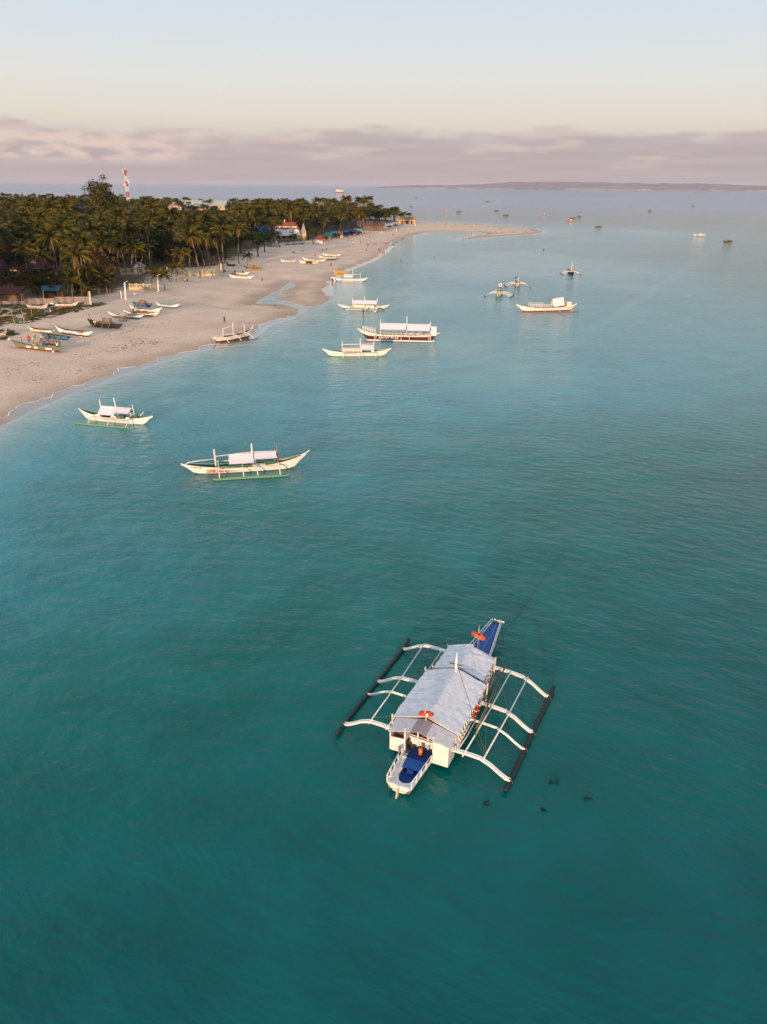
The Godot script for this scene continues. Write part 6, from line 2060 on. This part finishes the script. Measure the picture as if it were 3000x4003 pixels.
func make_buildings():
	var cream: Material = mat("house_cream", 0.62, 0.50, 0.30, 0.8, 0.3)
	var white: Material = mat("house_white", 0.74, 0.70, 0.66, 0.7, 0.3)
	var tile: Material = mat("tile_red", 0.30, 0.075, 0.035, 0.7, 0.6)
	var plum: Material = mat("plum_roof", 0.115, 0.045, 0.060, 0.6, 0.4)
	var block: Material = mat("grey_block", 0.30, 0.27, 0.24, 0.9, 0.5)
	# house with plum roof at the landward end of the beach
	var p := ground_at(118, 1080, -246.0)
	var o := thing("beach_house", "low house with long plum coloured roof and a white gable vent", "house", p, 0.06)
	gable(o, 19.0, 9.0, 3.0, 6.2, cream, plum, 0.9)
	var gv := MB.new()
	gv.hexa([Vector3(1.6, 4.15, 3.2), Vector3(3.6, 4.15, 3.2), Vector3(3.6, 4.15, 3.05), Vector3(1.6, 4.15, 3.05), Vector3(2.55, 5.3, 3.2), Vector3(2.65, 5.3, 3.2), Vector3(2.65, 5.3, 3.05), Vector3(2.55, 5.3, 3.05)])
	part("gable_vent", gv, white, o)
	roof_panel(o, "porch_roof", plum, Vector3(2.6, 5.4, 3.4), Vector3(2.6, 5.4, 0.5), Vector3(4.6, 3.7, 0.9), Vector3(4.6, 3.7, 3.6))
	roof_panel(o, "porch_roof", plum, Vector3(2.6, 5.4, 3.4), Vector3(2.6, 5.4, 0.5), Vector3(0.6, 3.7, 0.9), Vector3(0.6, 3.7, 3.6))
	wall_box(o, white, Vector3(5.5, 2.85, 5.1), Vector3(5.0, 0.16, 0.12), "gutter")
	for x in [-6.0, -2.0, 3.0, 7.0]: window(o, Vector3(x, 1.5, 4.55), 1.6, 1.2)
	p = ground_at(45, 1040, -262.0)
	o = thing("water_tank_tower", "white boxy tank house rising behind the plum roof", "tank house", p, 0.15)
	wall_box(o, white, Vector3(0, 3.4, 0), Vector3(2.9, 7.4, 2.4))
	roof_panel(o, "roof", white, Vector3(-1.6, 7.1, -1.4), Vector3(1.6, 7.1, -1.4), Vector3(1.6, 7.0, 1.4), Vector3(-1.6, 7.0, 1.4))
	wall_box(o, mat("frame_white", 0.7, 0.66, 0.6), Vector3(0, 5.1, 1.25), Vector3(2.2, 0.08, 0.08), "rail")
	# brick hut
	p = on_land(28, 1186)
	o = thing("brick_hut", "small brick hut with dark red roof beside the rough grass", "hut", p + Vector3(0, 0, -2.0), 0.0)
	wall_box(o, mat("hut_brick", 0.22, 0.14, 0.075, 0.9, 1.0), Vector3(0, 1.0, 0), Vector3(5.6, 2.2, 3.6))
	roof_panel(o, "roof", mat("hut_roof", 0.085, 0.022, 0.018, 0.7, 0.8), Vector3(-3.2, 3.3, -2.2), Vector3(3.2, 3.3, -2.2), Vector3(3.2, 2.05, 2.3), Vector3(-3.2, 2.05, 2.3))
	wall_box(o, mat("frame_white", 0.7, 0.66, 0.6), Vector3(-2.0, 1.4, 1.82), Vector3(0.5, 0.9, 0.06), "shutter")
	# block wall
	for q in [[-60, 96, 1192, 0.9], [100, 218, 1193, 1.5], [221, 356, 1194, 2.0]]:
		var a := on_land(q[0], q[2])
		var b := on_land(q[1], q[2])
		o = thing("block_wall", ["low dark block wall running out of the grass beside the brick hut", "stained block wall between the brick hut and the pale wall", "pale grey block wall ending at a leaning post"][[0.9, 1.5, 2.0].find(q[3])], "wall", (a + b) / 2 - Vector3(0, 0.2, 0), atan2(-(b.z - a.z), b.x - a.x))
		var L := a.distance_to(b)
		var rows := int(q[3] / 0.4)
		var cols := int(L / 0.8)
		for rr in rows:
			for cc in cols:
				var bl := MB.new()
				var k := 0.9 + 0.2 * absf(sin(rr * 3.1 + cc * 1.7))
				bl.box(Vector3(-L / 2 + (cc + 0.5) * L / cols + (0.2 if rr % 2 else -0.2) * 0.5, 0.2 + (rr + 0.5) * q[3] / rows, 0.01 * sin(cc * 5.0 + rr)), Vector3(L / cols - 0.03, q[3] / rows - 0.03, 0.16))
				part("block", bl, block if k > 1.0 else mat("dark_block", 0.22, 0.19, 0.16, 0.9, 0.5), o)
		wall_box(o, mat("mortar", 0.18, 0.16, 0.14, 0.95), Vector3(0, q[3] / 2 + 0.1, 0), Vector3(L, q[3] + 0.15, 0.11), "mortar")
	# blue tarp roof over a lean-to
	var t := on_land(185, 1180)
	o = thing("lean_to", "lean-to under a faded blue tarpaulin behind the stained wall", "shelter", t + Vector3(0, 0, -3.0), 0.0)
	roof_panel(o, "tarp_roof", mat("blue_tarp", 0.02, 0.085, 0.14, 0.6, 0.6), Vector3(-2.4, 3.2, -1.6), Vector3(2.4, 3.3, -1.6), Vector3(2.5, 2.4, 1.6), Vector3(-2.5, 2.4, 1.6), 0.05)
	for q in [[-2.3, -1.5, 3.1], [2.3, -1.5, 3.2], [-2.3, 1.5, 2.4], [2.3, 1.5, 2.4]]:
		rod(o, "post", M.dark_wood, [Vector3(q[0], -0.3, q[1]), Vector3(q[0], q[2], q[1])], 0.06)
	wall_box(o, M.dark_wood, Vector3(0, 1.0, -1.7), Vector3(4.8, 2.2, 0.1), "back_wall")
	# small white hut among the trunks
	p = on_land(541, 1067)
	o = thing("garden_hut", "small white hut with gable roof among the palm trunks", "hut", p + Vector3(0, 0, -1.5), 0.15)
	gable(o, 3.0, 2.6, 2.0, 3.1, white, mat("hut_grey", 0.30, 0.26, 0.24, 0.8, 0.5), 0.5, false)
	wall_box(o, M.dark_wood, Vector3(0.3, 0.9, 1.32), Vector3(0.7, 1.7, 0.06), "door")
	# lattice fences: pale walls with baluster tops
	for q in [[718, 1079, 845, 1079, 2.0, "pale wall with a lattice top on the open sand"], [508, 1132, 592, 1137, 1.6, "overgrown pale baluster fence ending at a cream pier"], [475, 1075, 556, 1073, 1.9, "yellowed baluster fence behind the small white hut"], [655, 1068, 716, 1074, 1.8, "pale baluster fence beyond the short palms"]]:
		var a := on_land(q[0], q[1])
		var b := on_land(q[2], q[3])
		var L := a.distance_to(b)
		o = thing("garden_fence", q[5], "fence", (a + b) / 2, atan2(-(b.z - a.z), b.x - a.x))
		wall_box(o, cream, Vector3(0, 0.25, 0), Vector3(L, 0.9, 0.16), "base_wall")
		wall_box(o, cream, Vector3(0, q[4] - 0.08, 0), Vector3(L, 0.16, 0.18), "top_rail")
		var n := int(L / 0.34)
		for i in n:
			wall_box(o, cream, Vector3(-L / 2 + (i + 0.5) * L / n, (0.7 + q[4] - 0.16) / 2, 0), Vector3(0.13, q[4] - 0.86, 0.10), "baluster")
		for i in 4:
			wall_box(o, cream, Vector3(-L / 2 + i * L / 3.0, q[4] / 2, 0), Vector3(0.32, q[4] + 0.4, 0.32), "pier")
	# white lamp posts on the sand
	for q in [[493, 1170, 488, 1104, "white concrete lamp post taller of the pair by the block wall", true], [474, 1168, 472, 1137, "short white concrete post beside the taller lamp post", false], [621, 1139, 616, 1077, "white lamp post standing alone before the young leaning palm", true], [865, 1079, 864, 1030, "cream post at the end of the lattice wall", false], [357, 1194, 350, 1139, "thin grey post leaning at the end of the pale block wall", false], [1493, 911, 1493, 903, "short white marker post on the wide beach", false], [1550, 904, 1550, 891, "taller white marker post near the spit", false], [1624, 883, 1624, 873, "white marker post at the root of the spit", false]]:
		var a := on_land(q[0], q[1])
		var top := at_z(q[2], q[3], a.z)
		o = thing("lamp_post", q[4], "post", a)
		var mb := MB.new()
		var h := top.y - a.y
		var dx := top.x - a.x
		var w := 0.20 if h > 2.0 else 0.25
		mb.hexa([Vector3(-w, -0.2, -w), Vector3(w, -0.2, -w), Vector3(w, -0.2, w), Vector3(-w, -0.2, w), Vector3(dx - w * 0.75, h, -w * 0.75), Vector3(dx + w * 0.75, h, -w * 0.75), Vector3(dx + w * 0.75, h, w * 0.75), Vector3(dx - w * 0.75, h, w * 0.75)])
		part("shaft", mb, M.post_cream if q[0] == 357 or q[0] == 865 else white, o)
		if q[5]:
			rod(o, "lamp_arm", M.deck_grey, [Vector3(dx, h, 0), Vector3(dx + 0.45, h + 0.2, 0)], 0.04)
			wall_box(o, white, Vector3(dx + 0.6, h + 0.22, 0), Vector3(0.4, 0.12, 0.2), "lamp_head")
			wall_box(o, white, Vector3(0, 0.05, 0), Vector3(0.7, 0.2, 0.7), "foot")
	p = on_land(536, 1153)
	o = thing("stone_bench", "low white slab bench on the sand by the fence pier", "bench", p, 0.15)
	wall_box(o, white, Vector3(0, 0.42, 0), Vector3(1.8, 0.14, 0.5), "seat")
	for x in [-0.65, 0.65]: wall_box(o, white, Vector3(x, 0.15, 0), Vector3(0.2, 0.42, 0.45), "leg")
	# --- the villa with red and white roofs
	var zc := -436.0
	p = ground_at(1124, 900, zc)
	o = thing("villa", "large villa with red hipped roof over a white skirt roof", "house", p, 0.05)
	wall_box(o, cream, Vector3(0, 0.9, 0), Vector3(13.5, 3.6, 9.0))
	wall_box(o, white, Vector3(-0.6, 4.6, -0.5), Vector3(11.5, 4.0, 7.5), "upper_wall")
	roof_panel(o, "skirt_roof", white, Vector3(-5.6, 5.4, 3.4), Vector3(5.6, 5.4, 3.4), Vector3(7.4, 2.2, 7.2), Vector3(-6.8, 2.2, 7.2))
	roof_panel(o, "skirt_roof", white, Vector3(5.6, 5.4, 3.4), Vector3(5.6, 5.4, -4.0), Vector3(7.4, 2.2, -4.5), Vector3(7.4, 2.2, 7.2))
	roof_panel(o, "main_roof", tile, Vector3(-5.2, 8.4, -0.5), Vector3(4.2, 8.4, -0.5), Vector3(6.4, 5.3, 3.9), Vector3(-7.2, 5.3, 3.9))
	roof_panel(o, "main_roof", tile, Vector3(-5.2, 8.4, -0.5), Vector3(4.2, 8.4, -0.5), Vector3(6.4, 5.3, -4.9), Vector3(-7.2, 5.3, -4.9))
	roof_panel(o, "main_roof", tile, Vector3(4.2, 8.4, -0.5), Vector3(4.2, 8.4, -0.45), Vector3(6.4, 5.3, 3.9), Vector3(6.4, 5.3, -4.9))
	roof_panel(o, "main_roof", tile, Vector3(-5.2, 8.4, -0.5), Vector3(-5.2, 8.4, -0.45), Vector3(-7.2, 5.3, 3.9), Vector3(-7.2, 5.3, -4.9))
	for x in [-2.7, 1.8, -6.2]:
		var d := MB.new()
		d.hexa([Vector3(x - 0.9, 5.5, 3.9), Vector3(x + 0.9, 5.5, 3.9), Vector3(x + 0.9, 5.5, 1.0), Vector3(x - 0.9, 5.5, 1.0), Vector3(x - 0.05, 6.9, 3.9), Vector3(x + 0.05, 6.9, 3.9), Vector3(x + 0.05, 6.9, 1.0), Vector3(x - 0.05, 6.9, 1.0)])
		var dm := part("dormer", d, white, o)
		for e in [1.0, -1.0]:
			var dr := MB.new()
			dr.hexa([Vector3(x, 7.05, 4.1), Vector3(x, 7.05, 1.0), Vector3(x + e * 1.15, 5.4, 1.0), Vector3(x + e * 1.15, 5.4, 4.1), Vector3(x, 7.15, 4.1), Vector3(x, 7.15, 1.0), Vector3(x + e * 1.2, 5.5, 1.0), Vector3(x + e * 1.2, 5.5, 4.1)])
			part("dormer_roof", dr, tile, dm)
		wall_box(dm, M.dark_wood, Vector3(x, 6.0, 3.93), Vector3(0.6, 0.7, 0.05), "dormer_window")
	for q in [[2.6, 3.9, 5.35, 2.0, 0.9], [3.6, 4.6, 4.5, 0.5, 1.0]]:
		wall_box(o, mat("skylight", 0.20, 0.18, 0.18, 0.3), Vector3(q[0], q[1] - 0.05, q[2] + 0.2), Vector3(q[3], q[4] * 0.75, 0.5), "skylight")
	wall_box(o, white, Vector3(-1.3, 8.8, -0.6), Vector3(0.5, 1.6, 0.5), "chimney")
	for x in [-4.0, -1.5, 1.5, 4.2]: window(o, Vector3(x, 1.2, 4.55), 1.5, 1.3)
	p = ground_at(1187, 900, -430.0)
	o = thing("spire_roof_kiosk", "tall grey pyramid roof kiosk beside the villa", "kiosk", p, 0.3)
	wall_box(o, cream, Vector3(0, 1.8, 0), Vector3(2.2, 4.2, 2.2))
	for q in [[1, 1], [1, -1], [-1, -1], [-1, 1]]:
		var r := MB.new()
		var a := Vector3(q[0] * 1.35, 3.9, q[1] * 1.35)
		var b := Vector3(q[1] * 1.35, 3.9, -q[0] * 1.35)
		r.hexa([a, b, b * 0.98, a * 0.98, Vector3(0.03, 8.6, 0.03), Vector3(0.03, 8.6, -0.03), Vector3(-0.03, 8.6, -0.03), Vector3(-0.03, 8.6, 0.03)])
		part("roof", r, mat("spire_grey", 0.34, 0.30, 0.30, 0.7, 0.6), o)
	p = ground_at(1024, 900, -420.0)
	o = thing("cottage", "small white cottage with steep blue roof crossed by pale barge boards", "house", p, 0.25)
	wall_box(o, white, Vector3(-1.0, 1.5, 0), Vector3(5.5, 3.4, 4.0))
	for e in [1.0, -1.0]:
		roof_panel(o, "roof", mat("cottage_blue", 0.025, 0.05, 0.10, 0.6, 0.6), Vector3(-3.4, 7.2, 0), Vector3(3.4, 7.2, 0), Vector3(3.4, 2.4, e * 3.0), Vector3(-3.4, 2.4, e * 3.0))
	for q in [[Vector3(-2.6, 7.0, 0.5), Vector3(1.8, 2.9, 3.1)], [Vector3(0.4, 7.0, 0.5), Vector3(-3.0, 2.9, 3.1)]]:
		rod(o, "barge_board", M.pale_blue, [q[0], q[1]], 0.12)
	for x in [-2.6, -0.6]: window(o, Vector3(x, 1.5, 2.05), 1.0, 1.2)
	wall_box(o, white, Vector3(-3.6, 2.6, 0.4), Vector3(1.6, 5.4, 3.0), "stair_wall")
	# lifeguard stand
	p = on_land(1082, 971)
	o = thing("lifeguard_stand", "white lifeguard stand on splayed legs at the edge of the sand", "stand", p)
	for q in [[-0.8, -0.7], [0.8, -0.7], [0.8, 0.7], [-0.8, 0.7]]:
		rod(o, "leg", white, [Vector3(q[0], -0.2, q[1]), Vector3(q[0] * 0.4, 2.4, q[1] * 0.4)], 0.08)
	for y in [0.7, 1.5]: wall_box(o, white, Vector3(0, y, 0.5), Vector3(1.5 - y * 0.3, 0.1, 0.08), "rung")
	wall_box(o, white, Vector3(0, 2.4, 0), Vector3(0.9, 0.1, 0.9), "seat")
	wall_box(o, white, Vector3(0, 2.85, -0.4), Vector3(0.8, 0.9, 0.08), "backrest")
	# board sign
	p = on_land(1252, 957)
	o = thing("notice_board", "maroon and white notice board on two posts by the dark tree", "sign", p)
	for x in [-1.7, 2.2]: wall_box(o, cream, Vector3(x, 1.2, 0), Vector3(0.25, 3.2, 0.25), "post")
	wall_box(o, mat("sign_maroon", 0.16, 0.04, 0.06), Vector3(-0.3, 3.2, 0.1), Vector3(3.0, 1.5, 0.12), "board")
	wall_box(o, M.boat_red, Vector3(-0.3, 2.2, 0.1), Vector3(3.0, 0.3, 0.12), "red_stripe")
	wall_box(o, white, Vector3(-0.3, 1.2, 0.05), Vector3(3.2, 1.3, 0.12), "lower_board")
	# market stalls under awnings
	var stalls := [[1285, 935, mat("awning_teal", 0.02, 0.16, 0.15, 0.7, 0.5), 4.5, "teal awning stall by the notice board"], [1305, 930, mat("awning_sea", 0.02, 0.22, 0.28, 0.7, 0.5), 3.5, "sea blue awning stall with folded parasol"], [1352, 925, mat("awning_blue", 0.02, 0.07, 0.25, 0.7, 0.5), 3.5, "blue awning stall among the beach stalls"], [1376, 922, mat("awning_navy", 0.03, 0.04, 0.13, 0.7, 0.5), 5.0, "dark navy awning stall with a pale front"], [1400, 919, mat("awning_mint", 0.16, 0.36, 0.32, 0.7, 0.5), 5.0, "mint green awning stall beside the leaning palm"], [1266, 945, mat("awning_brown", 0.20, 0.12, 0.06, 0.7, 0.5), 5.0, "thatched brown stall behind the notice board"], [1330, 930, mat("awning_brown", 0.20, 0.12, 0.06, 0.7, 0.5), 3.0, "small brown stall between the blue ones"]]
	for q in stalls:
		p = on_land(q[0], q[1])
		o = thing("beach_stall", q[4], "stall", p + Vector3(0, 0, -1.5))
		var w: float = q[3]
		roof_panel(o, "awning", q[2], Vector3(-w / 2, 3.3, -1.5), Vector3(w / 2, 3.3, -1.5), Vector3(w / 2 + 0.2, 2.4, 1.7), Vector3(-w / 2 - 0.2, 2.4, 1.7), 0.06)
		wall_box(o, q[2], Vector3(0, 2.2, 1.72), Vector3(w + 0.3, 0.4, 0.05), "valance")
		for x in [-w / 2, w / 2]:
			for z in [-1.4, 1.5]: rod(o, "post", M.bamboo, [Vector3(x, -0.3, z), Vector3(x, 2.5, z)], 0.06)
		wall_box(o, M.wood, Vector3(0, 0.5, 0.8), Vector3(w * 0.8, 1.0, 0.6), "counter")
		wall_box(o, q[2], Vector3(0, 1.4, -1.45), Vector3(w, 2.4, 0.08), "back_cloth")
	p = on_land(1488, 897)
	o = thing("white_marquee", "white peaked marquee on the beach before the last palms", "marquee", p)
	for e in [1.0, -1.0]:
		roof_panel(o, "roof", white, Vector3(-3.2, 4.2, 0), Vector3(3.2, 4.2, 0), Vector3(5.4, 2.5, e * 3.0), Vector3(-5.4, 2.5, e * 3.0))
		roof_panel(o, "roof", white, Vector3(e * 3.2, 4.2, -0.02), Vector3(e * 3.2, 4.2, 0.02), Vector3(e * 5.4, 2.5, 3.0), Vector3(e * 5.4, 2.5, -3.0))
		for z in [-2.8, 2.8]: rod(o, "post", M.deck_grey, [Vector3(e * 5.0, -0.3, z), Vector3(e * 5.0, 2.6, z)], 0.08)
	p = on_land(1462, 905)
	o = thing("beach_bar", "dark open beach bar roofed over behind the marquee", "bar", p + Vector3(-2, 0, -12))
	gable(o, 16.0, 8.0, 3.4, 5.6, mat("bar_wood", 0.15, 0.105, 0.08, 0.8), mat("bar_roof", 0.14, 0.09, 0.07, 0.8, 0.6), 1.0)
	for q in [[1525, 899, "dark low thatch parasol left of the taller marker post"], [1548, 893, "dark low thatch parasol right behind the taller marker post"]]:
		p = on_land(q[0], q[1])
		o = thing("thatch_parasol", ["dark thatch parasol on the sand next to the marquee", "dark thatch parasol nearer the spit"][0 if q[0] == 1525 else 1], "parasol", p)
		var cn := MB.new()
		cn.lathe(Vector3.ZERO, [[2.4, 1.7], [1.2, 2.4], [0.02, 3.0]], 10)
		part("canopy", cn, mat("thatch", 0.10, 0.07, 0.05, 0.95, 1.0), o)
		rod(o, "pole", M.wood, [Vector3(0, -0.2, 0), Vector3(0, 2.6, 0)], 0.08)
	p = on_land(1336, 938)
	o = thing("yellow_flag_sign", "round yellow sign on a short pole before the stalls", "sign", p)
	rod(o, "pole", M.wood, [Vector3(0, -0.2, 0), Vector3(0, 1.4, 0)], 0.05)
	var ds := MB.new()
	ds.tube([Vector3(0, 1.7, -0.04), Vector3(0, 1.7, 0.04)], 0.75, 16)
	part("disc", ds, M.boat_yellow, o)
	p = on_land(1592, 876)
	o = thing("spit_hut", "peach coloured hut with arched openings at the root of the spit", "hut", p + Vector3(0, 0, -6))
	gable(o, 12.0, 5.0, 3.2, 4.8, mat("peach", 0.55, 0.36, 0.20, 0.8, 0.4), mat("thatch2", 0.32, 0.22, 0.13, 0.9, 0.6), 0.6)
	for x in [-3.5, 0.0, 3.5]: wall_box(o, M.dark_wood, Vector3(x, 1.1, 2.52), Vector3(1.6, 2.2, 0.06), "opening")
	# low sand walls and terraces near the villa
	for q in [[1010, 962, 1100, 966, 1.0, "pale garden wall behind the lifeguard stand"], [1110, 960, 1190, 955, 0.8, "low stone terrace edge before the villa garden"]]:
		var a := on_land(q[0], q[1])
		var b := on_land(q[2], q[3])
		o = thing("garden_wall", q[5], "wall", (a + b) / 2, atan2(-(b.z - a.z), b.x - a.x))
		var L := a.distance_to(b)
		wall_box(o, block, Vector3(0, q[4] / 2 - 0.2, 0), Vector3(L, q[4] + 0.4, 0.3))
		for i in 4: wall_box(o, white, Vector3(-L / 2 + i * L / 3.0, q[4] / 2 + 0.3, 0), Vector3(0.4, q[4] + 1.0, 0.4), "pier")
	# --- roofs that show above the grove
	p = ground_at(808, 800, -800.0)
	o = thing("sports_hall", "long hall with pale green metal roof above the palms", "hall", p, -0.02)
	gable(o, 38.0, 18.0, 7.2, 11.6, mat("hall_peach", 0.62, 0.42, 0.25, 0.8, 0.3), mat("hall_green", 0.40, 0.46, 0.38, 0.5, 0.2), 1.0)
	for i in 8: window(o, Vector3(-15.5 + i * 4.4, 5.6, 9.05), 2.4, 1.4)
	p = ground_at(684, 800, -760.0)
	o = thing("pink_gable_house", "house with rosy gable roof showing above the palms", "house", p, 0.5)
	gable(o, 9.0, 9.0, 6.6, 10.6, mat("rose_wall", 0.60, 0.46, 0.40, 0.8, 0.3), mat("rose_roof", 0.50, 0.36, 0.28, 0.7, 0.4), 1.0, false)
	window(o, Vector3(0, 5.0, 4.55), 1.6, 1.4)
	p = ground_at(314, 800, -640.0)
	o = thing("blue_roof_house", "house whose bright blue roof shows between the crowns", "house", p, 0.0)
	gable(o, 10.0, 6.0, 7.6, 9.6, white, mat("roof_blue", 0.02, 0.07, 0.26, 0.6, 0.4), 0.5)
	# --- telephone mast
	var mz := -980.0
	var base := ground_at(500, 760, mz)
	o = thing("telecom_mast", "red and white lattice telecom mast above the trees", "mast", base, 0.5)
	var red: Material = mat("mast_red", 0.45, 0.06, 0.06, 0.6)
	var wht: Material = mat("mast_white", 0.74, 0.70, 0.66, 0.6)
	var H := at_z(493, 666, mz).y - base.y
	var nsec := 7
	for s in nsec:
		var mb := MB.new()
		var y0 := H * s / nsec
		var y1 := H * (s + 1) / nsec
		var w0 := lerpf(3.6, 1.3, float(s) / nsec)
		var w1 := lerpf(3.6, 1.3, float(s + 1) / nsec)
		var c0 := []
		var c1 := []
		for q in [[-1, -1], [1, -1], [1, 1], [-1, 1]]:
			c0.append(Vector3(q[0] * w0 / 2, y0, q[1] * w0 / 2)); c1.append(Vector3(q[0] * w1 / 2, y1, q[1] * w1 / 2))
		for i in 4:
			mb.beam(c0[i], c1[i], 0.34, 0.34)
			var j := (i + 1) % 4
			var m0: Vector3 = c0[i].lerp(c1[i], 0.5)
			var m1: Vector3 = c0[j].lerp(c1[j], 0.5)
			for q in [[c0[i], m1], [c0[j], m0], [m0, c1[j]], [m1, c1[i]], [c1[i], c1[j]], [m0, m1]]: mb.beam(q[0], q[1], 0.16, 0.16)
		part("lattice_section", mb, red if s % 2 == 0 else wht, o)
	var ld := MB.new()
	ld.beam(Vector3(0.2, 0, 1.0), Vector3(0.2, H, 0.6), 0.45, 0.2)
	part("cable_ladder", ld, M.maroon, o)
	for q in [[-2.6, 0.62], [2.2, 0.70], [1.9, 0.72]]:
		var ds2 := MB.new()
		ds2.tube([Vector3(q[0], H * q[1], 0.9), Vector3(q[0], H * q[1], 1.5)], [1.2, 1.25], 14)
		part("dish", ds2, wht, o)
		rod(o, "dish_arm", wht, [Vector3(q[0], H * q[1], 0.9), Vector3(q[0] * 0.3, H * q[1], 0.4)], 0.15)
	for i in 6:
		var a := TAU * i / 6.0 + 0.2
		var pn := MB.new()
		pn.box(Vector3(cos(a) * 2.4, H - 0.6, sin(a) * 2.4), Vector3(0.6, 3.4, 0.6))
		part("antenna_panel", pn, red if i % 3 else wht, o)
		rod(o, "antenna_arm", red, [Vector3(0, H - 1.0, 0), Vector3(cos(a) * 2.4, H - 1.0, sin(a) * 2.4)], 0.14)
	rod(o, "top_rod", wht, [Vector3(0, H, 0), Vector3(0, H + 5.0, 0)], 0.1)
	for q in [[-1.6, 0.0]]: pass

func make_dogs():
	for q in [[1144, 990, "black dog lying on the sand before the villa"], [1150, 990, "dark dog standing on the sand before the villa"], [1184, 985, "small dark dog alone on the sand"]]:
		var o := thing("dog", q[2], "dog", on_land(q[0], q[1]), 0.4)
		var mb := MB.new()
		mb.tube([Vector3(-0.34, 0.42, 0), Vector3(0.0, 0.44, 0), Vector3(0.26, 0.45, 0), Vector3(0.40, 0.56, 0), Vector3(0.52, 0.58, 0), Vector3(0.66, 0.53, 0)], [0.07, 0.11, 0.13, 0.08, 0.08, 0.035], 7)
		for x in [[-0.28, 0.05], [0.25, 0.0]]:
			for z in [-0.08, 0.08]:
				mb.tube([Vector3(x[0], 0.40, z), Vector3(x[0] + x[1] - 0.06, 0.2, z), Vector3(x[0], 0.0, z)], [0.06, 0.04, 0.03], 5)
		mb.tube([Vector3(-0.36, 0.46, 0), Vector3(-0.6, 0.62, 0)], [0.035, 0.015], 5)
		for z in [-0.05, 0.05]: mb.tube([Vector3(0.48, 0.62, z), Vector3(0.46, 0.74, z)], [0.035, 0.008], 4)
		part("body", mb, M.boat_black, o, true)

func _ready():
	rng.seed = 2024
	n_a.seed = 31; n_a.frequency = 0.045; n_a.fractal_octaves = 3
	n_b.seed = 32; n_b.frequency = 0.25; n_b.fractal_octaves = 2
	wear = noise_tex(0.02, 4, 0.84, 1.0, 256, 6)
	make_light()
	make_shore()
	make_land()
	make_sea()
	make_swash()
	make_hills()
	boat_mats()
	make_hero()
	make_mooring_rope()
	make_weed_clumps()
	make_anchored_boats()
	make_prototypes()
	clearings = [[640, 770, 890, 815, 785.0], [285, 790, 342, 808, 630.0], [0, 1005, 70, 1035, 262.0], [0, 1025, 215, 1066, 246.0], [990, 845, 1200, 935, 432.0], [465, 1035, 600, 1075, 285.0], [480, 700, 525, 772, 980.0], [1460, 878, 1515, 900, 640.0], [1240, 905, 1410, 960, 470.0]]
	make_grove()
	make_ground_cover()
	make_buildings()
	make_hauled_boats()
	make_people()
	make_dogs()
	make_far_boats()
